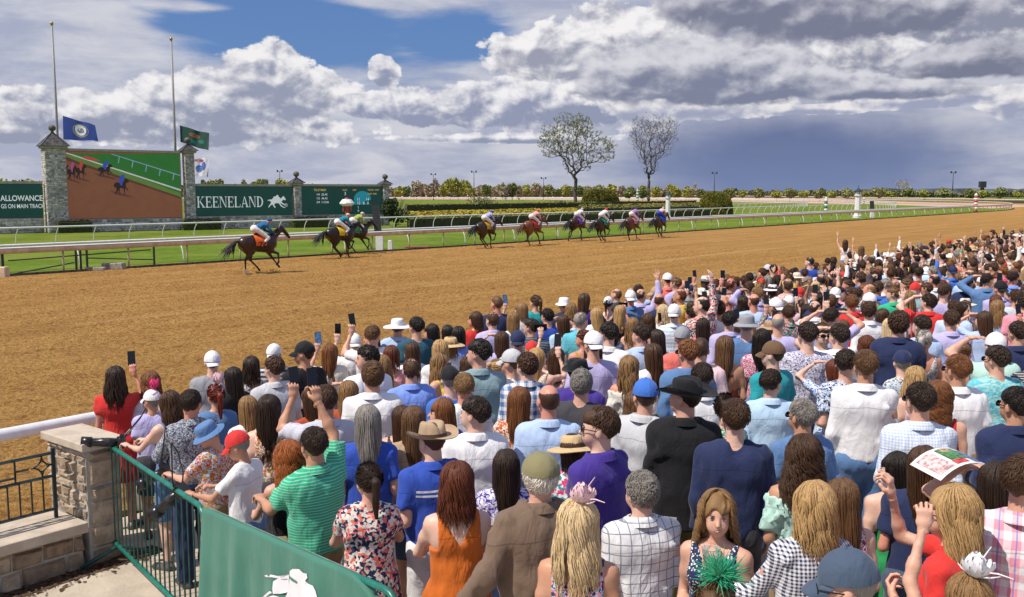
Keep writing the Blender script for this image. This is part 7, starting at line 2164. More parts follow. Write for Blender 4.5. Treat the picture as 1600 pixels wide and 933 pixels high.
# banner draped outside the second barrier
bo = empty('banner', o2.location, label='green cloth banner with a white running horse, hung over the near barrier', cat='banner')
mb = MB(); NU, NV = 140, 30; P = []
def bfold(u): return .020 * math.sin(u * 31 + .5) + .014 * math.sin(u * 57 + 1.0) + .010 * math.sin(u * 13)
def bpt(u, v, off=0.0):
    """u along, v 0 at the top rail to 1 at the ground"""
    endr = .30 * max(0, (u - .80) / .20) ** 2.2
    z = 1.125 * (1 - v) + .06 * v - endr * (1 - v)
    w_ = .034 + bfold(u) * min(1, v * 1.6 + .1) + .05 * v
    return q2(min(max(u, .002), .998) * ln2, z) + nr2 * (w_ + off)
for i in range(NU):
    u = i / (NU - 1); row = [q2(u * ln2, 1.02 - .30 * max(0, (u - .80) / .20) ** 2.2) - nr2 * .03, q2(u * ln2, 1.115 - .30 * max(0, (u - .80) / .20) ** 2.2) - nr2 * .022]
    row += [bpt(u, v) for v in np.linspace(0, 1, NV)]
    P.append([tuple(p) for p in row])
mb.grid(P); 
def banner_mat():
    m_, N, b = new_mat('banner_cloth'); P_ = N.n('ShaderNodeTexCoord').outputs['Object']
    c = N.mix(N.smooth(N.noise(P_, 3, 4), .35, .65), (.030, .150, .105), (.038, .178, .125)); N.put(b.inputs['Base Color'], c); b.inputs['Roughness'].default_value = .7; b.inputs['Sheen Weight'].default_value = .2
    bn = N.n('ShaderNodeBump'); bn.inputs['Strength'].default_value = .5; bn.inputs['Distance'].default_value = .02; N.put(bn.inputs['Height'], N.noise(N.vmul(P_, (1, 1, .3)), 9, 3)); N.put(b.inputs['Normal'], bn.outputs[0]); return m_
sc_ = mb.build('cloth', banner_mat(), bo, True)
mb = MB(); c_ = MB(); 
from mathutils.geometry import tessellate_polygon, delaunay_2d_cdt
def ray_uv(cx, cy):
    """crop place -> (u, v) on the banner, by meeting the picture ray with the barrier's upright plane"""
    px, py = 280 + cx / 4.38, 720 + cy / 4.38
    a_ = at(px, py, 0) - Vector((0, 0, CAMZ)); O = Vector((0, 0, CAMZ)); n_ = nr2; Q = BB1 + nr2 * .06
    t = (Q - O).dot(n_) / a_.dot(n_); p = O + a_ * t; u = (p - BB1).dot((BE1 - BB1).normalized()) / ln2
    zb = BB1.z + (BE1.z - BB1.z) * u
    return u, (1.125 - (p.z - zb)) / 1.065
SH = [[(700, 738), (722, 722), (765, 722), (792, 748), (818, 752), (828, 780), (812, 800), (835, 818), (872, 832), (890, 868), (908, 935), (930, 1010), (960, 1060), (900, 1100), (860, 1080), (780, 1090), (700, 1060), (702, 900)],
      [(612, 850), (612, 805), (640, 782), (694, 786), (706, 870), (700, 930), (706, 1000), (660, 960), (690, 884), (650, 893), (618, 888)],
      [(530, 772), (560, 762), (578, 774), (592, 757), (625, 768), (694, 762), (698, 792), (640, 792), (600, 776), (560, 780)],
      [(512, 932), (540, 905), (600, 868), (614, 880), (560, 916), (524, 940)], [(594, 908), (620, 899), (645, 911), (620, 922)]]
for pi_, pg in enumerate(SH):
    uv = [Vector(ray_uv(*c)) for c in pg]; us = [p[0] for p in uv]; vs = [p[1] for p in uv]
    grid_ = [Vector((a_, b_)) for a_ in np.linspace(min(us), max(us), 18) for b_ in np.linspace(min(vs), max(vs), 14)]
    vv, ee, ff, _, _, _ = delaunay_2d_cdt(uv + grid_, [], [list(range(len(uv)))], 1, 1e-6)
    mb = MB(); mb.addv([tuple(bpt(p[0], min(p[1], .99), .006)) for p in vv]); mb.tris([f for f in ff]); mb.build('white_print', M['banner_white'] if 'banner_white' in M else M.setdefault('banner_white', simple('banner_white', (.74, .73, .76), .7, var=.03)), bo, True)
mb = MB(); uv = [ray_uv(*c) for c in ((700, 768), (716, 776), (764, 806), (760, 818), (722, 800), (700, 782))]; mb.poly([tuple(bpt(p[0], p[1], .010)) for p in uv]); mb.build('green_print', sc_.data.materials[0], bo)
# =========================================================================== the crowd
RN = random.Random(11)
SPEC = []
def P(px, py, sex, hair, hc, top, col, pose='bent', **k): SPEC.append(dict(px=px, py=py, sex=sex, hair=hair, hc=hc, top=top, col=col, pose=pose, **k))
F_, G_ = 'f', 'm'
# --- left end, by the barrier
P(181, 596, F_, 'wavy', 'dark', 'sdress', 'red', 'phoneR', rot=-8, hy=0, hgt=1.72, fixed=True, hold=('phone', 1), botc='red', desc='in a red short-sleeved dress at the stone pillar, holding up a phone')
P(233, 582, F_, 'curly', 'reddish', 'tee', 'white', 'bent', hy=25, hgt=1.62)
P(236, 606, F_, 'wavyshort', 'gray', 'tee', 'lav', 'bent', hat='cap', hatc='white', fas='bow', fasc='hotpink', hy=40, hgt=1.60, desc='in a lavender t-shirt and white cap trimmed with pink flowers')
P(262, 612, F_, 'wavy', 'brown', 'tank', 'denim', 'ahead', rot=45, hy=10, botc='denim', bottom='shorts', hold=('camera', 1, 4, 40, 'black camera with a long lens pointing left over the barrier', 1.35), desc='in a sleeveless denim top aiming a long lens camera over the barrier')
P(297, 610, G_, 'short', 'dark', 'shirt', 'steel', 'rail', pat='speck', c2='ltgray', rot=20, hgt=1.78, botc='navy', desc='in a blue speckled long-sleeved shirt at the barrier')
P(331, 546, G_, 'crop', 'dark', 'tee', 'gray', 'bent', hat='capback', hatc='white', rot=0, hy=10)
P(362, 575, F_, 'long', 'black', 'tee', 'black', 'bent', hgt=1.62)
P(336, 602, F_, 'pony', 'red', 'tee', 'denim', 'bent', fas='bow', fasc='ltpink', rot=10, hy=10, hgt=1.66)
P(392, 558, F_, 'midwavy', 'dark', 'tank', 'white', 'bent', pat='floral', c2='charcoal', c3='gray')
P(428, 535, G_, 'crop', 'dark', 'tee', 'charcoal', 'bent', hat='capback', hatc='white', pat='bands', c2='ltgray', hy=-15)
P(427, 557, G_, 'short', 'brown', 'polo', 'ltgray', 'bent', big=.6, hgt=1.84, hy=12)
P(474, 531, G_, 'crop', 'dark', 'tee', 'black', 'bent', hat='cap', hatc='black', hy=45)
P(516, 538, F_, 'verylong', 'reddish', 'tee', 'offwhite', 'phoneL', hold=('phone', -1, 1), rot=5)
P(553, 519, G_, 'crop', 'gray', 'tee', 'white', 'phoneL', hat='capback', hatc='white', hold=('phone', -1))
P(573, 541, G_, 'curlyshort', 'black', 'tee', 'white', 'bent', hy=70, rot=20)
P(596, 556, F_, 'wavy', 'dkblond', 'strap', 'ltpink', 'bent', hy=20)
P(582, 566, G_, 'curlyshort', 'ltbrown', 'polo', 'white', 'bent', hgt=1.82, hy=15)
P(642, 560, G_, 'thin', 'brown', 'polo', 'peri', 'bent', hgt=1.80)
P(386, 620, F_, 'long', 'dkblond', 'tee', 'white', 'bent', hy=-10)
P(421, 618, F_, 'verylong', 'dark', 'tank', 'white', 'bent', pat='floral', c2='orange', c3='gold', hgt=1.68)
P(486, 606, F_, 'verylong', 'brown', 'tee', 'rust', 'bent')
P(508, 603, G_, 'short', 'brown', 'polo', 'ltgray', 'phoneL', pat='stripe', c2='lav', hold=('phone', -1), hgt=1.78)
P(545, 596, F_, 'long', 'dkblond', 'tee', 'rust', 'shadeL', hgt=1.66)
P(574, 634, F_, 'verylong', 'gray', 'tee', 'royal', 'bent', hgt=1.66)
P(334, 651, G_, 'crop', 'gray', 'tee', 'sky', 'ahead', pat='floral', c2='gold', c3='red', hat='bucket', hatc='denim', rot=48, hp=-28, hgt=1.58, botc='khaki', hold=('camera', 1, -30, 25, 'black camera tilted down in front of the denim bucket hat', 1.0), desc='in a pale blue flowered t-shirt and denim bucket hat bent over a camera')
P(379, 668, F_, 'wavyshort', 'gray', 'tee', 'white', 'ahead', hat='cap', hatc='red', rot=58, hp=-22, hgt=1.52, botc='denim', bottom='trousers', hold=('camera', 1, -42, 12, 'large black camera with red ringed lens held by the red capped photographer', 1.25), desc='in a white t-shirt and bright red cap working a long lens camera')
P(449, 697, F_, 'curly', 'copper', 'tank', 'black', 'rail', rot=25, hgt=1.62, hsc=1.12, desc='in a black sleeveless top leaning on the green banner')
P(489, 669, G_, 'short', 'dark', 'polo', 'green', 'green', pat='stripe', c2='mint', rot=35, hy=-12, big=.2, hgt=1.80, hold=('phone', 1), botc='khaki', desc='in a green striped polo holding a phone high above the crowd')
P(575, 726, F_, 'pony', 'dark', 'sdress', 'navy', 'rail', pat='bigfloral', c2='offwhite', c3='coral', rot=6, big=.4, hgt=1.62, desc='in a navy bold floral top at the right end of the banner')
P(627, 635, F_, 'verylong', 'brown', 'tank', 'charcoal', 'bent', hgt=1.66)
P(676, 655, G_, 'crop', 'brown', 'polo', 'royal', 'bent', hat='cowboy', hatc='tan', band=True, pat='jersey', c2='white', rot=20, hp=-6, big=.3, hgt=1.80, desc='in a tan cowboy hat and blue shirt with white chest stripes')
P(714, 728, F_, 'midwavy', 'auburn', 'dress', 'orange', 'rail', rot=8, hy=-18, big=.45, hgt=1.66, skin='p', hsc=1.08, desc='in a burnt orange sleeveless dress in the front of the crowd')
P(791, 704, F_, 'verylong', 'dark', 'tee', 'white', 'bent', pat='floral', c2='purple', c3='lav', hgt=1.66)
P(843, 700, G_, 'grandpa', 'white', 'blazer', 'taupe', 'reachL', hat='flatcap', hatc='olive', rot=24, hgt=1.78, big=.3, hy=0, desc='in a taupe jacket and olive flat cap reaching one arm back')
P(905, 786, F_, 'wavy', 'plat', 'dress', 'navy', 'bent', pat='floral', c2='pink', c3='sky', fas='flower', fasc='ltpink', rot=-5, hgt=1.66, hsc=1.06, desc='in a floral dress with a pale pink flower fascinator on blonde waves')
P(896, 674, F_, 'bob', 'brown', 'tee', 'hotpink', 'bent', pat='bigfloral', c2='white', c3='teal', hat='straw', hatc='straw', rot=-10, hp=-10, hgt=1.62, band=True, desc='in a wide straw hat and hot pink floral top')
P(936, 637, G_, 'short', 'brown', 'shirt', 'purple', 'bent', rot=55, hy=30, hgt=1.86, big=.1, shades=True, desc='in a deep purple long-sleeved shirt turned left in profile')
P(1002, 738, G_, 'curlyshort', 'gray', 'shirt', 'white', 'bent', pat='plaid', c2='steel', c3='ltgray', rot=25, hy=12, hgt=1.76, desc='in a white shirt with thin dark checks near the bottom')
P(1121, 772, F_, 'curly', 'dkblond', 'tank', 'navy', 'bent', pat='sequin', c2='white', rot=165, hy=18, hgt=1.62, desc='in a sparkly navy top smiling back at the camera')
P(1119, 903, F_, 'bun', 'ltbrown', 'tee', 'olive', 'bent', fas='feather', fasc='green', rot=10, hgt=1.66, desc='in a bright green feather fascinator at the bottom edge')
P(1071, 586, G_, 'short', 'black', 'blazer', 'black', 'down', hat='cowboy', hatc='black', rot=8, hgt=1.84, big=.15, desc='in a black suit jacket and black cowboy hat')
P(1149, 625, G_, 'short', 'brown', 'sweater', 'navy', 'down', rot=5, hy=10, hgt=1.84, big=.1, desc='in a navy pullover over a pale collar')
P(1133, 617, F_, 'bun', 'dark', 'tee', 'kelly', 'bent', rot=40, hgt=1.68, pat='floral', c2='green', c3='white')
P(1258, 688, F_, 'curly', 'brown', 'ruffle', 'mint', 'bent', rot=0, hgt=1.66, hsc=1.08, big=.2, desc='in a pale green off-shoulder ruffled blouse')
P(1272, 754, F_, 'midwavy', 'blond', 'shirt', 'white', 'offerL', pat='gingham', c2='navy', rot=28, hgt=1.66, hsc=1.0, hold=('cup', -1), desc='in a navy and white gingham shirt holding a plastic cup')
P(1315, 749, F_, 'long', 'ltbrown', 'tank', 'red', 'bent', pat='speck', c2='white', rot=20, hgt=1.64)
P(1400, 708, F_, 'verylong', 'black', 'bare', 'kelly', 'bent', rot=22, hgt=1.64, skin='p', desc='in a dark green strapless dress')
P(1444, 699, F_, 'long', 'brown', 'tee', 'navy', 'bent', rot=-5, hgt=1.68)
P(1486, 764, F_, 'wavy', 'blond', 'sdress', 'red', 'drinkR', rot=78, hy=12, hgt=1.66, shades=True, hsc=1.05, desc='in a bright red dress and sunglasses facing left')
P(1559, 731, F_, 'bob', 'dark', 'tee', 'offwhite', 'headtop' if False else 'shadeL', rot=12, hy=30, hgt=1.66, hsc=1.1, desc='in a cream top holding a programme over the forehead')
P(1331, 853, G_, 'thin', 'gray', 'tee', 'charcoal', 'bent', hat='cap', hatc='steel', rot=78, hp=-8, hgt=1.78, shades=True, desc='in a slate blue cap in left profile at the bottom edge')
P(1517, 899, F_, 'wavy', 'dkblond', 'tee', 'navy', 'highL', fas='flower', fasc='white', rot=10, hgt=1.62, desc='in a white flower fascinator with a raised hand at the bottom edge')
P(1603, 712, G_, 'short', 'brown', 'shirt', 'pink', 'bent', pat='bigplaid', c2='white', c3='blue', rot=0, hgt=1.86)
P(1353, 548, G_, 'short', 'ltbrown', 'shirt', 'white', 'down', rot=10, hy=12, hgt=1.90, botc='denim', desc='in a tall white long-sleeved shirt and blue jeans')
P(1438, 599, G_, 'short', 'dark', 'shirt', 'ltblue', 'bent', pat='gingham', c2='white', rot=18, hy=16, hgt=1.84, shades=True, desc='in a pale blue fine-checked shirt in the right half of the crowd')
P(1469, 598, F_, 'curly', 'reddish', 'tank', 'red', 'bent', rot=0, hgt=1.62)
P(1431, 574, F_, 'wavy', 'blond', 'tank', 'ltpink', 'bent', rot=30, hgt=1.66)
P(1497, 555, G_, 'short', 'reddish', 'polo', 'white', 'bent', rot=25, hy=20, botc='khaki', shades=True, hgt=1.80)
P(1558, 541, G_, 'short', 'dark', 'tee', 'aqua', 'bent', pat='hawaii', c2='mint', c3='teal', rot=35, hy=20, big=.7, hgt=1.80, shades=True, desc='in an aqua blue hawaiian shirt near the right edge')
P(1556, 517, G_, 'crop', 'dark', 'tee', 'mint', 'shadeL', hat='cap', hatc='white', rot=20, big=.5)
P(1588, 606, G_, 'short', 'black', 'blazer', 'navy', 'bent', rot=30, hy=20, shades=True)
P(1405, 487, G_, 'messy', 'brown', 'blazer', 'navy', 'down', rot=5, hgt=1.86, big=.2, desc='in a dark navy suit jacket in the right of the crowd')
P(1445, 517, F_, 'pony', 'ltgray', 'dress', 'gray', 'bent', pat='speck', c2='offwhite', rot=25, hgt=1.68)
P(1410, 544, G_, 'crop', 'gray', 'tee', 'offwhite', 'bent', pat='floral', c2='sky', c3='brown', hat='cap', hatc='navy', rot=55, hgt=1.72)
P(1304, 562, F_, 'bob', 'auburn', 'tee', 'blue', 'shadeL', pat='floral', c2='white', c3='sky', rot=20)
P(1322, 547, G_, 'short', 'dark', 'tee', 'ltblue', 'bent', pat='floral', c2='navy', c3='white', rot=30)
P(1353, 526, F_, 'curly', 'auburn', 'tank', 'navy', 'bent')
P(1262, 504, G_, 'short', 'dark', 'tee', 'lav', 'bent', pat='speck', c2='white', rot=14, hy=12, hgt=1.84, desc='in a lavender speckled t-shirt, tall in the middle of the crowd')
P(1285, 506, G_, 'short', 'brown', 'tee', 'teal', 'bent', rot=150, shades=True, hgt=1.78)
P(1311, 507, G_, 'short', 'dark', 'polo', 'white', 'shadeL')
P(1205, 578, G_, 'short', 'dark', 'shirt', 'sky', 'bent', rot=12, hgt=1.80, desc='in a sky blue long-sleeved shirt right of the black cowboy hat')
P(1254, 625, G_, 'short', 'gray', 'polo', 'denim', 'bent', rot=30, hy=16, shades=True)
P(1207, 530, G_, 'crop', 'brown', 'tee', 'teal', 'bent', hat='cap', hatc='brown', rot=45, hgt=1.80, desc='in a teal polo and brown cap turned left')
P(1192, 515, F_, 'verylong', 'black', 'tee', 'white', 'bent', pat='speck', c2='hotpink')
P(1204, 497, F_, 'pony', 'blond', 'dress', 'black', 'bent', hat='straw', hatc='tan')
P(1167, 488, G_, 'crop', 'gray', 'tee', 'denim', 'bent', hat='bucket', hatc='gray')
P(1140, 487, G_, 'short', 'black', 'shirt', 'lav', 'bent', hgt=1.82, rot=10)
P(1133, 526, F_, 'long', 'ltbrown', 'strap', 'rust', 'bent', rot=8, hgt=1.68, skin='t', desc='in a rust strappy dress with bare back')
P(1097, 568, G_, 'short', 'dark', 'polo', 'white', 'bent')
P(1095, 528, G_, 'crop', 'brown', 'polo', 'ltpink', 'bent')
P(1075, 531, G_, 'short', 'reddish', 'blazer', 'denim', 'bent', rot=20, hy=16, shades=True)
P(1066, 508, G_, 'crop', 'gray', 'tee', 'coral', 'bent', hat='cap', hatc='gray', rot=30)
P(1098, 498, F_, 'long', 'dark', 'tee', 'coral', 'bent')
P(1019, 538, F_, 'verylong', 'brown', 'tee', 'white', 'bent', hgt=1.68)
P(1025, 516, F_, 'verylong', 'dark', 'tee', 'offwhite', 'bent')
P(1001, 508, G_, 'short', 'dark', 'polo', 'ltblue', 'bent')
P(985, 557, F_, 'wavy', 'dkblond', 'ruffle', 'offwhite', 'bent', hgt=1.68)
P(1009, 588, G_, 'crop', 'brown', 'polo', 'ltgray', 'bent', hat='cap', hatc='blue', rot=-35)
P(992, 613, F_, 'wavy', 'ltbrown', 'tee', 'navy', 'bent', pat='floral', c2='offwhite', c3='navy', rot=15)
P(951, 504, G_, 'short', 'black', 'shirt', 'white', 'bent', rot=-15, hgt=1.84, desc='in a white long-sleeved shirt, dark hair, right of the raised bare arm')
P(969, 478, F_, 'long', 'blond', 'tank', 'black', 'phoneR', hold=('phoneh', 1))
P(904, 556, G_, 'crop', 'black', 'tee', 'purple', 'bent', hat='fedora', hatc='black', rot=-15)
P(927, 534, F_, 'verylong', 'dark', 'tank', 'purple', 'bent', pat='floral', c2='hotpink', c3='blue')
P(911, 517, F_, 'bun', 'auburn', 'tank', 'gold', 'bent')
P(870, 544, F_, 'long', 'brown', 'tank', 'ltpink', 'highL', hold=('phoneh', -1), skin='p', desc='in a pale pink top holding a phone high with a bare arm')
P(909, 578, G_, 'curlyshort', 'gray', 'tee', 'charcoal', 'bent', rot=-20)
P(857, 601, G_, 'bald', 'brown', 'shirt', 'ltblue', 'bent', rot=5, big=.3, hgt=1.80, skin='r', desc='with a shaved head in a pale blue shirt')
P(812, 606, F_, 'long', 'reddish', 'tee', 'orange', 'bent', pat='floral', c2='offwhite', c3='rust')
P(742, 621, G_, 'short', 'dark', 'polo', 'white', 'bent', hgt=1.80, desc='in a white collared shirt behind the tan cowboy hat')
P(725, 584, G_, 'short', 'dkblond', 'tee', 'white', 'bent', hgt=1.82)
P(702, 569, G_, 'crop', 'gray', 'tee', 'blue', 'bent', hat='cap', hatc='black', rot=35)
P(689, 624, F_, 'long', 'reddish', 'tee', 'royal', 'bent')
P(646, 636, F_, 'verylong', 'ltbrown', 'tee', 'tan', 'bent', hgt=1.64)
P(823, 552, G_, 'curlyshort', 'brown', 'shirt', 'denim', 'bent', pat='bigplaid', c2='white', c3='navy')
P(798, 543, G_, 'crop', 'ltbrown', 'tee', 'white', 'bent', hat='cap', hatc='ltgray', rot=60)
P(809, 514, G_, 'crop', 'dark', 'polo', 'sky', 'bent', hat='capback', hatc='navy')
P(748, 531, G_, 'short', 'black', 'shirt', 'sage', 'bent', rot=12, hgt=1.86, big=.15, desc='in a sage grey long-sleeved shirt')
P(690, 553, F_, 'wavy', 'dkblond', 'tank', 'yellow', 'bent', rot=-120, shades=True)
P(687, 532, F_, 'long', 'blond', 'tee', 'white', 'bent')
P(703, 523, F_, 'bob', 'dkblond', 'tee', 'white', 'bent', hat='straw', hatc='straw')
P(733, 556, F_, 'wavy', 'brown', 'tank', 'navy', 'bent', pat='floral', c2='gold')
P(650, 496, G_, 'short', 'black', 'tee', 'dkteal', 'bent', hgt=1.84, rot=20, desc='in a dark teal t-shirt at the far front of the crowd')
P(673, 507, F_, 'long', 'black', 'tee', 'white', 'bent', rot=60, hy=20)
P(699, 509, F_, 'bob', 'black', 'tee', 'offwhite', 'bent'); P(716, 511, F_, 'bob', 'black', 'tee', 'peri', 'bent')
P(742, 488, F_, 'bob', 'brown', 'tee', 'red', 'bent', rot=25)
P(769, 488, G_, 'thin', 'brown', 'shirt', 'lav', 'bent', rot=20)
P(802, 488, F_, 'long', 'dkblond', 'tee', 'white', 'bent')
P(776, 463, G_, 'crop', 'ltbrown', 'tee', 'navy', 'bent', hgt=1.78, desc='in a navy t-shirt standing tall at the rail')
P(813, 474, F_, 'bob', 'dkblond', 'tee', 'offwhite', 'phoneL', hold=('phone', -1, 1))
P(836, 462, F_, 'pony', 'brown', 'tee', 'teal', 'bent')
P(855, 483, G_, 'curlyshort', 'black', 'tee', 'royal', 'bent'); P(878, 493, F_, 'long', 'brown', 'tee', 'sky', 'shadeR'); P(892, 474, F_, 'wavy', 'dkblond', 'tee', 'tan', 'bent')
P(908, 488, G_, 'thin', 'gray', 'polo', 'aqua', 'bent'); P(914, 459, F_, 'verylong', 'brown', 'tee', 'purple', 'bent', hgt=1.72); P(931, 482, F_, 'long', 'blond', 'tee', 'white', 'bent')
P(951, 462, F_, 'pony', 'dark', 'tank', 'black', 'bent', hat='cap', hatc='white'); P(927, 512, G_, 'crop', 'dark', 'tee', 'lav', 'bent', hat='capback', hatc='white')
P(784, 519, F_, 'long', 'brown', 'tee', 'lav', 'shadeL'); P(642, 536, F_, 'long', 'brown', 'tee', 'white', 'bent'); P(611, 541, F_, 'bob', 'auburn', 'tank', 'pink', 'bent')
P(985, 452, G_, 'crop', 'gray', 'shirt', 'denim', 'bent', hat='capback', hatc='white'); P(1030, 458, G_, 'bald', 'brown', 'polo', 'navy', 'bent', skin='r'); P(1025, 446, G_, 'crop', 'gray', 'tee', 'navy', 'bent', hat='cap', hatc='tan', rot=40)
P(1036, 477, F_, 'wavy', 'plat', 'tee', 'white', 'bent'); P(1011, 491, F_, 'curly', 'brown', 'tee', 'offwhite', 'bent'); P(1211, 464, G_, 'crop', 'brown', 'polo', 'blue', 'bent', pat='bands', c2='white', hat='capback', hatc='white')
P(1178, 459, G_, 'bald', 'brown', 'tee', 'ltblue', 'bent', skin='r'); P(1207, 442, F_, 'bob', 'brown', 'tee', 'white', 'bent', hat='straw', hatc='white'); P(1102, 430, F_, 'wavy', 'brown', 'tee', 'white', 'phoneL', hat='cowboy', hatc='white', hold=('phone', -1))
P(1265, 402, G_, 'thin', 'dark', 'tee', 'royal', 'bent', rot=25); P(1245, 424, F_, 'wavy', 'plat', 'tee', 'aqua', 'bent', hat='straw', hatc='cream'); P(1328, 403, F_, 'bob', 'brown', 'tank', 'white', 'bent', hat='straw', hatc='white')
P(1321, 375, F_, 'long', 'brown', 'tank', 'white', 'cheerL', rot=10, skin='p', hgt=1.68, desc='in a white top pointing an arm at the sky above the far crowd')
P(1331, 461, G_, 'short', 'reddish', 'polo', 'red', 'bent', rot=25, shades=True, hgt=1.82, desc='in a bright red polo in the right half of the crowd')
P(1358, 472, G_, 'wavyshort', 'brown', 'shirt', 'white', 'bent'); P(1300, 482, G_, 'short', 'dark', 'polo', 'lav', 'shade2', skin='l'); P(1372, 440, G_, 'short', 'brown', 'polo', 'blue', 'bent')
P(1436, 418, G_, 'short', 'dark', 'tee', 'red', 'bent', rot=30); P(1512, 433, G_, 'short', 'brown', 'blazer', 'navy', 'bent', rot=10, desc='in a navy jacket high in the right part of the crowd')
P(1487, 485, G_, 'short', 'brown', 'shirt', 'lav', 'bent'); P(1492, 470, G_, 'wavyshort', 'brown', 'polo', 'ltblue', 'bent', pat='vstripe', c2='white'); P(1537, 487, F_, 'long', 'brown', 'tee', 'ltblue', 'shadeL')
P(1591, 503, G_, 'short', 'dark', 'shirt', 'navy', 'bent'); P(1440, 493, G_, 'short', 'dark', 'polo', 'ltblue', 'bent', rot=20); P(1577, 395, G_, 'crop', 'brown', 'shirt', 'offwhite', 'cheerR'); P(1584, 425, G_, 'short', 'dark', 'polo', 'peri', 'highR')
P(1346, 385, F_, 'long', 'ltbrown', 'tee', 'white', 'cheerL'); P(1475, 445, G_, 'short', 'brown', 'tee', 'lav', 'bent'); P(1560, 470, F_, 'wavy', 'dkblond', 'tee', 'ltblue', 'bent'); P(1600, 460, G_, 'curlyshort', 'dark', 'polo', 'pink', 'bent')
P(1216, 490, G_, 'bald', 'gray', 'tee', 'lav', 'bent', skin='l'); P(1420, 455, F_, 'wavy', 'dkblond', 'tee', 'ltpink', 'bent')

SIDE = ((BA1, BB1), (BB1, BE1))
def inside(x, y):
    n = x * NRM.x + y * NRM.y
    if n > 9.45: return False
    for a_, b_ in SIDE:
        if (b_.x - a_.x) * (y - a_.y) - (b_.y - a_.y) * (x - a_.x) < .30 * (b_ - a_).length: return False
    return True
def bardist(x, y):
    d = 9
    for a_, b_ in SIDE: d = min(d, ((b_.x - a_.x) * (y - a_.y) - (b_.y - a_.y) * (x - a_.x)) / (b_ - a_).length)
    return d
def solve(px, py, h):
    z = 0; p = None
    for _ in range(5): p = at(px, py, z + h); z = apron_z(p)
    return p
def proj(x, y, z):
    cp, sp = math.cos(PITCH), math.sin(PITCH); zz = z - CAMZ; d = y * cp - zz * sp; u = y * sp + zz * cp
    return CX + FPX * x / d, CY - FPX * u / d
# let heads keep their place in the picture and settle the heights so that bodies do not overlap
pos = []
for k in SPEC:
    h = k.get('hgt') or (1.80 if k['sex'] == 'm' else 1.67)
    if k.get('hat'): h += .03
    p = solve(k['px'], k['py'], h); pos.append([p.x, p.y, h, h])
for it in range(12):
    for i, k in enumerate(SPEC):
        if k.get('fixed'): continue
        best = None
        near = [q for j, q in enumerate(pos) if j != i and abs(q[0] - pos[i][0]) < 1.2 and abs(q[1] - pos[i][1]) < 1.2]
        for dh in (0, -.03, .03, -.06, .06, -.09, .09):
            h = min(max(pos[i][3] + dh, pos[i][3] - .10), pos[i][3] + .09)
            p = solve(k['px'], k['py'], h); n = p.x * NRM.x + p.y * NRM.y
            md = min([math.hypot(p.x - q[0], p.y - q[1]) for q in near] + [.60])
            sc_ = md - abs(dh) * .35 - max(0, n - 9.25) * 3 - max(0, .36 - bardist(p.x, p.y)) * 4
            if best is None or sc_ > best[0] + 1e-4: best = (sc_, p.x, p.y, h)
        pos[i][0:3] = best[1:]
for i, k in enumerate(SPEC):
    # nudge apart what still stands too close
    for q in pos[:i]:
        dx_, dy_ = pos[i][0] - q[0], pos[i][1] - q[1]; dd = math.hypot(dx_, dy_)
        if dd < .34: pos[i][0] += dx_ / (dd + 1e-3) * (.34 - dd) * .7; pos[i][1] += dy_ / (dd + 1e-3) * (.34 - dd) * .7
for i, q in enumerate(pos):                      # nobody stands in or before the barriers
    d = bardist(q[0], q[1])
    if d < .30:
        v = Vector((q[0], q[1], 0)).normalized() * (.30 - d) * 1.05
        for _ in range(12):
            if bardist(q[0], q[1]) >= .28: break
            q[0] += v.x * .5; q[1] += v.y * .5
for k, q in zip(SPEC, pos):
    k = dict(k); k.pop('fixed', None); k['hgt'] = q[2] - (.03 if k.get('hat') else 0); k.setdefault('rot', RN.uniform(-6, 34)); k.setdefault('hy', RN.choice((-40, -20, 0, 15, 30, 55)))
    k.setdefault('hp', 0); k.setdefault('botc', RN.choice(('navy', 'khaki', 'denim', 'charcoal', 'olive', 'steel', 'white'))); k.setdefault('skin', RN.choice('lllpptr'))
    make_person(**k, pos=(q[0], q[1]))
manual = [tuple(q) for q in pos]
N_MAN = len(manual)
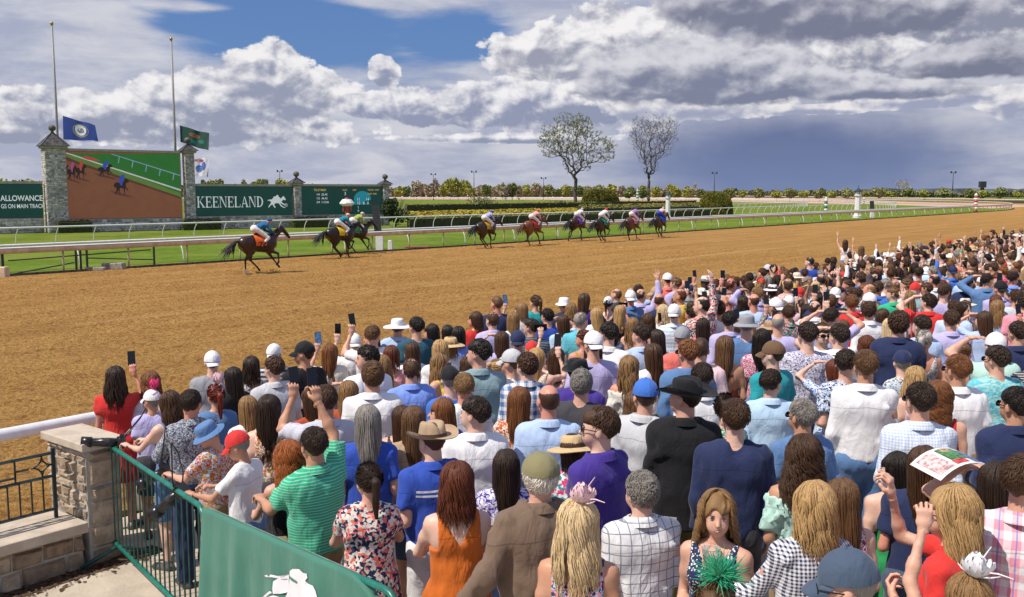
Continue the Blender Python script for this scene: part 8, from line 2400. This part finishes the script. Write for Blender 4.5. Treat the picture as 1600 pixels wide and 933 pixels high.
# --- the rest of the crowd, filled in between
cand = []
for n in np.arange(9.3, -8.0, -.46):
    row = int(round((9.3 - n) / .46))
    for s in np.arange(2, 96, .48):
        cand.append((s + (row % 2) * .30 + RN.uniform(-.12, .12), n + RN.uniform(-.12, .12)))
TOPC = ['white'] * 20 + ['ltblue'] * 8 + ['sky'] * 4 + ['offwhite'] * 4 + ['ltgray'] * 4 + ['lav'] * 7 + ['pink'] * 4 + ['ltpink'] * 5 + ['navy'] * 8 + ['black'] * 6 + ['charcoal'] * 3 + ['coral'] * 2 + ['red'] * 4 + ['royal', 'peri', 'blue', 'blue', 'denim', 'teal', 'aqua', 'green', 'sage', 'rust', 'orange', 'purple', 'maroon', 'gold', 'tan', 'mint', 'hotpink', 'yellow', 'steel', 'olive']
FC = []
auto = []
for (s, n) in cand:
    p = sn(s, n)
    if not inside(p.x, p.y): continue
    sex = RN.choice('mf'); h = RN.gauss(1.78, .06) if sex == 'm' else RN.gauss(1.65, .06)
    z = apron_z(p); hx, hy = proj(p.x, p.y, z + h)
    if hx < 600 and hy > 520 or hx > 1640 or hy > 590 or hx < 560: continue
    D = p.y
    if any(math.hypot(p.x - q[0], p.y - q[1]) < (.43 if D < 13 else .33) for q in manual): continue
    if any(math.hypot(p.x - q[0], p.y - q[1]) < (.40 if D < 13 else .34) for q in auto): continue
    # must not hide a head that the photograph shows
    r = .17 * 1500 / D; bad = False
    for q, k in zip(manual, SPEC):
        rq = .14 * 1500 / q[1]
        if q[1] > D - .1 and abs(hx - k['px']) < (r + rq) * (.62 if D < 12 else .44) and k['py'] - r * .7 < hy < k['py'] + rq * 1.9: bad = True; break
        if q[1] > D and abs(hx - k['px']) < r * (.9 if D < 12 else .6) and hy < k['py'] + rq * 1.2 and hy > k['py'] - r * 2.2: bad = True; break
    if bad: continue
    auto.append((p.x, p.y, sex, h, hx, hy))
auto.sort(key=lambda a_: a_[1])
print('crowd: manual', N_MAN, 'auto', len(auto))
RN2 = random.Random(77)
NEAR = 300 - N_MAN; FARL = []
for ai, (x, y, sex, h, hx, hy) in enumerate(auto):
    hcs = ['dark'] * 4 + ['brown'] * 7 + ['black'] * 2 + ['ltbrown'] * 3 + ['gray', 'reddish', 'auburn'] + (['dkblond'] * 4 + ['blond'] * 3 + ['plat'] if sex == 'f' else ['dkblond'])
    hair = RN2.choice(MENH + (['bald'] if RN2.random() < .4 else [])) if sex == 'm' else RN2.choice(['long', 'long', 'verylong', 'wavy', 'wavy', 'midwavy', 'curly', 'bob', 'pony', 'bun'])
    top = RN2.choice(['tee', 'polo', 'polo', 'shirt', 'shirt', 'blazer', 'tee']) if sex == 'm' else RN2.choice(['tee', 'tee', 'tank', 'tank', 'dress', 'strap', 'strap', 'sdress', 'shirt', 'bare'])
    far = y > 20
    pose = RN2.choices(['bent', 'down', 'chest', 'phoneR', 'phoneL', 'shadeL', 'cheerR', 'highL'], [50, 10, 10, 8, 8, 6, 2.5 if not far else 6, 3 if not far else 5])[0]
    pat = RN2.choices(['plain', 'floral', 'stripe', 'gingham', 'speck', 'bigplaid', 'bands'], [66, 12, 6, 4, 6, 3, 3])[0]
    hat = RN2.choices([None, 'cap', 'capback', 'straw', 'cowboy', 'bucket'], [84, 6, 4, 3, 2, 1])[0]
    hatc = RN2.choice(['white', 'white', 'navy', 'black', 'ltgray', 'red', 'tan']) if hat in ('cap', 'capback') else RN2.choice(['cream', 'tan', 'white', 'straw'])
    col = RN2.choice(TOPC)
    if top == 'blazer': col = RN2.choice(['navy', 'navy', 'charcoal', 'ltblue', 'tan', 'black'])
    hold = None
    if pose in ('phoneR', 'phoneL') : hold = ('phone', 1 if pose == 'phoneR' else -1)
    if ai >= NEAR:
        if RN2.random() < .3: col = RN2.choice(['white', 'white', 'ltblue', 'ltpink', 'offwhite', 'coral'])
        FARL.append(dict(x=x, y=y, sex=sex, h=h, hair=hair, hc=RN2.choice(hcs), top=top, col=col, pose=pose if pose != 'down' else 'bent', hat=hat, hatc=hatc, rot=RN2.gauss(14, 16))); continue
    make_person(hx, hy, sex=sex, hair=hair, hc=RN2.choice(hcs), top=top, col=col, pat=pat, c2=RN2.choice(['white', 'white', 'navy', 'pink', 'gold', 'sky']), c3=RN2.choice(['coral', 'navy', 'green', 'white', 'lav']),
                pose=pose, rot=RN2.gauss(18, 24) if RN2.random() > .06 else RN2.uniform(110, 230), hy=RN2.choice((-40, -20, 0, 15, 30, 55)), hgt=h, hat=hat, hatc=hatc, skin=RN2.choice('lllpptrb' if RN2.random() < .3 else 'lllpptr'), big=RN2.choice((0, 0, 0, .4)) , pos=(x, y),
                shades=RN2.random() < .2, hsc=.95, hold=hold, botc=RN2.choice(('navy', 'khaki', 'denim', 'charcoal')))
# --- beyond three hundred: the farthest spectators, joined
def arrs(me):
    n = len(me.vertices); v = np.empty(n * 3, np.float32); me.vertices.foreach_get('co', v)
    np_ = len(me.polygons); st = np.empty(np_, np.int32); me.polygons.foreach_get('loop_start', st); tt = np.empty(np_, np.int32); me.polygons.foreach_get('loop_total', tt)
    li = np.empty(len(me.loops), np.int32); me.loops.foreach_get('vertex_index', li)
    q4 = st[tt == 4]; return v.reshape(-1, 3), li[q4[:, None] + np.arange(4)]
_ar = {}
def arrs_c(me):
    if me.name not in _ar: _ar[me.name] = arrs(me)
    return _ar[me.name]
VV = []; FF = []; CC = []; nn = 0
for r in FARL:
    if r['hair'] in ('messy', 'wavyshort'): r['hair'] = 'short'
    if r['hair'] in ('verylong', 'midwavy'): r['hair'] = 'long'
    z = apron_z((r['x'], r['y'])); sc_ = r['h'] / 1.75; a_ = D2R(r['rot'] + math.degrees(math.atan2(-r['x'], r['y'])))
    Rz = np.array([[math.cos(a_), -math.sin(a_), 0], [math.sin(a_), math.cos(a_), 0], [0, 0, 1]]) * sc_
    hy_ = (0, 20)[int(r['x'] * 10) % 2]; HR = head_R(hy_, 0)
    items = [(body_mesh(r['sex'], r['pose'], hy_, 0, 0.0, -1), SK['l' if int(r['y'] * 7) % 3 else 't'], None), (top_mesh(r['top'], r['sex'], r['pose'], 0.0, -1), C_[r['col']][0], None)]
    if r['top'] not in ('dress', 'sdress', 'strap', 'bare'): items.append((legs_mesh('trousers' if r['sex'] == 'm' else 'skirt', r['sex'], 0.0, -1), C_['navy'][0], None))
    if not (r['hair'] == 'bald' and r['hat']): items.append((hair_mesh(r['hair'] if not (r['hat'] and r['hair'] in ('short', 'curlyshort', 'thin', 'bun')) else 'crop', 0, -1), H_[r['hc']], HR))
    if r['hat']: items.append((hat_mesh(r['hat']), C_[r['hatc']][0], HR))
    for ii, (me_, c_, hr) in enumerate(items):
        v, f = arrs_c(me_)
        if ii == 0:                           # the body under the clothes is left out
            cz = v[f].mean(1); f = f[(cz[:, 2] > 1.36) | (np.abs(cz[:, 0]) > .15)]
        if me_.name.startswith('trousers'): cz = v[f].mean(1); f = f[cz[:, 2] > .45]
        if hr is not None: v = v @ hr.T + NECK
        v = v @ Rz.T + np.array([r['x'], r['y'], z])
        VV.append(v); FF.append(f + nn); nn += len(v); CC.append(np.tile(np.array([*c_, 1.0], np.float32), (len(v), 1)))
if VV:
    cm_, N, b = new_mat('crowd_far'); va = N.n('ShaderNodeVertexColor'); va.layer_name = 'hue'
    N.put(b.inputs['Base Color'], va.outputs[0]); b.inputs['Roughness'].default_value = .7; b.inputs['Specular IOR Level'].default_value = .25
    me = mesh_np('crowd', np.concatenate(VV), np.concatenate(FF), True, [cm_])
    ca = me.color_attributes.new('hue', 'FLOAT_COLOR', 'POINT'); ca.data.foreach_set('color', np.concatenate(CC).ravel())
    obj('crowd', me, kind='stuff', label='farthest spectators packed along the rail towards the far turn', cat='crowd')
# --- labels that single each one out
import collections
def anchor_words(r):
    l = r['lab'].replace('person in a ', '').replace('person in an ', '').replace('person in ', '').replace('person with ', '').replace('person ', '')
    return l
cnt = collections.Counter(r['lab'] for r in PEOPLE)
keys = [r for r in PEOPLE if r['key']]
uniq = [r for r in PEOPLE if cnt[r['lab']] == 1]
used = set()
SHORT = []
for r in uniq:
    r['final'] = r['lab']; used.add(r['lab'])
def trim(t, n): return ' '.join(t.split()[:n])
def zone(r):
    a_ = 'far left' if r['px'] < 420 else 'left' if r['px'] < 680 else 'left middle' if r['px'] < 860 else 'middle' if r['px'] < 1060 else 'right middle' if r['px'] < 1260 else 'right' if r['px'] < 1450 else 'far right'
    return a_
def rel(r, a):
    dx_ = a['px'] - r['px']; dy_ = a['py'] - r['py']
    if abs(dx_) > abs(dy_) * .9: return 'left of' if dx_ > 0 else 'right of'
    return 'just behind' if a['dist'] < r['dist'] else 'in front of'
def short_anchor(a):
    t = anchor_words(a)
    for cut in (' holding', ' at the', ' near', ' reaching', ' leaning', ' turned', ' bent', ' working', ' aiming', ' over the', ' smiling', ' high', ' in the', ' in front', ' facing', ' with one', ' with both', ' raising', ' shading', ' cheering', ' pointing', ' standing', ' behind'):
        t = t.split(cut)[0] if cut in t and len(t.split(cut)[0].split()) >= 2 else t
    return t
sa = collections.Counter(short_anchor(r) for r in uniq)
anchors = [r for r in uniq if sa[short_anchor(r)] == 1 and len(short_anchor(r).split()) <= 7]
def simple_base(r):
    return r['lab']
for r in sorted(PEOPLE, key=lambda q: q['dist']):
    if 'final' in r: continue
    cs = sorted((a for a in anchors if a is not r), key=lambda a: math.hypot(a['px'] - r['px'], (a['py'] - r['py']) * 1.5))
    done = False
    for a in cs[:14]:
        lab = r['lab'] + ' ' + rel(r, a) + ' ' + short_anchor(a)
        if len(lab.split()) <= 16 and lab not in used: r['final'] = lab; used.add(lab); done = True; break
    if not done:
        r['final'] = trim(r['lab'], 9) + ' in the %s of the crowd' % zone(r)
for r in PEOPLE:
    r['o']['label'] = trim(r['final'], 16); r['o']['category'] = 'person'; r['o']['group'] = 'spectators packed along the track rail'
hc_ = collections.Counter()
for ob, cat, r, txt in HELD:
    lab = trim(txt + r['o']['label'], 16)
    if lab in hc_: lab = trim(txt.replace(' by the ', ' ') + 'at the ' + zone(r) + ' by the ' + r['lab'], 16)
    hc_[lab] += 1; ob['label'] = lab; ob['category'] = cat; ob['group'] = 'phones held up by spectators' if cat == 'phone' else 'plastic drink cups'

# --- paper things
def sheet(name, c, rz, tilt, w_, h_, cols, label, bend=.05):
    o = obj(name, None, None, c); o.rotation_euler = (D2R(tilt[0]), D2R(tilt[1]), rz); o['label'] = label; o['category'] = 'programme'
    mb = MB(); P_ = []
    for i in range(9):
        u = i / 8 - .5; P_.append([(u * w_, v * h_, bend * (1 - 4 * u * u)) for v in np.linspace(-.5, .5, 7)])
    mb.grid(P_); mb.build('pages', M['white_paint'], o, True)
    rp = random.Random(5)
    for k, (u, v, a_, b_, cn) in enumerate(cols):
        mb = MB(); P_ = []
        for i in range(5):
            uu = u + a_ * (i / 4 - .5); P_.append([(uu * w_, (v + b_ * t) * h_, bend * (1 - 4 * uu * uu) + .0025) for t in (-.5, 0, .5)])
        mb.grid(P_); mb.build('printed_picture', cn, o, True)
pr = {n: simple('print_' + n, c, .5, var=.3, scale=40) for n, c in (('green', (.08, .22, .07)), ('red', (.55, .06, .06)), ('blue', (.10, .20, .45)), ('pinkish', (.75, .45, .45)), ('tan', (.5, .35, .22)))}
w3 = [r for r in PEOPLE if 'programme' in r['lab']][0]
sheet('race_programme', Vector((w3['x'] - .20, w3['y'] + .12, w3['o'].location.z + 1.64)), .30, (6, -10), .31, .23, [(-.28, .0, .30, .8, pr['pinkish']), (.12, .10, .35, .6, pr['green']), (.05, -.3, .25, .2, pr['red']), (.36, -.05, .16, .7, pr['blue']), (.12, .32, .2, .2, pr['tan'])], 'open race programme with colour pictures held over the forehead like a visor')
w4 = [r for r in PEOPLE if 'black suit jacket' in r['lab']][0]
q_ = w4['o'].matrix_basis @ Vector((-.13, -.225, .84)); sheet('race_programme', q_, w4['o'].rotation_euler.z, (90, 5), .12, .17, [(.2, .1, .3, .5, pr['red']), (-.2, 0, .35, .8, pr['tan'])], 'folded race card tucked at the back of the black suit jacket', .004)
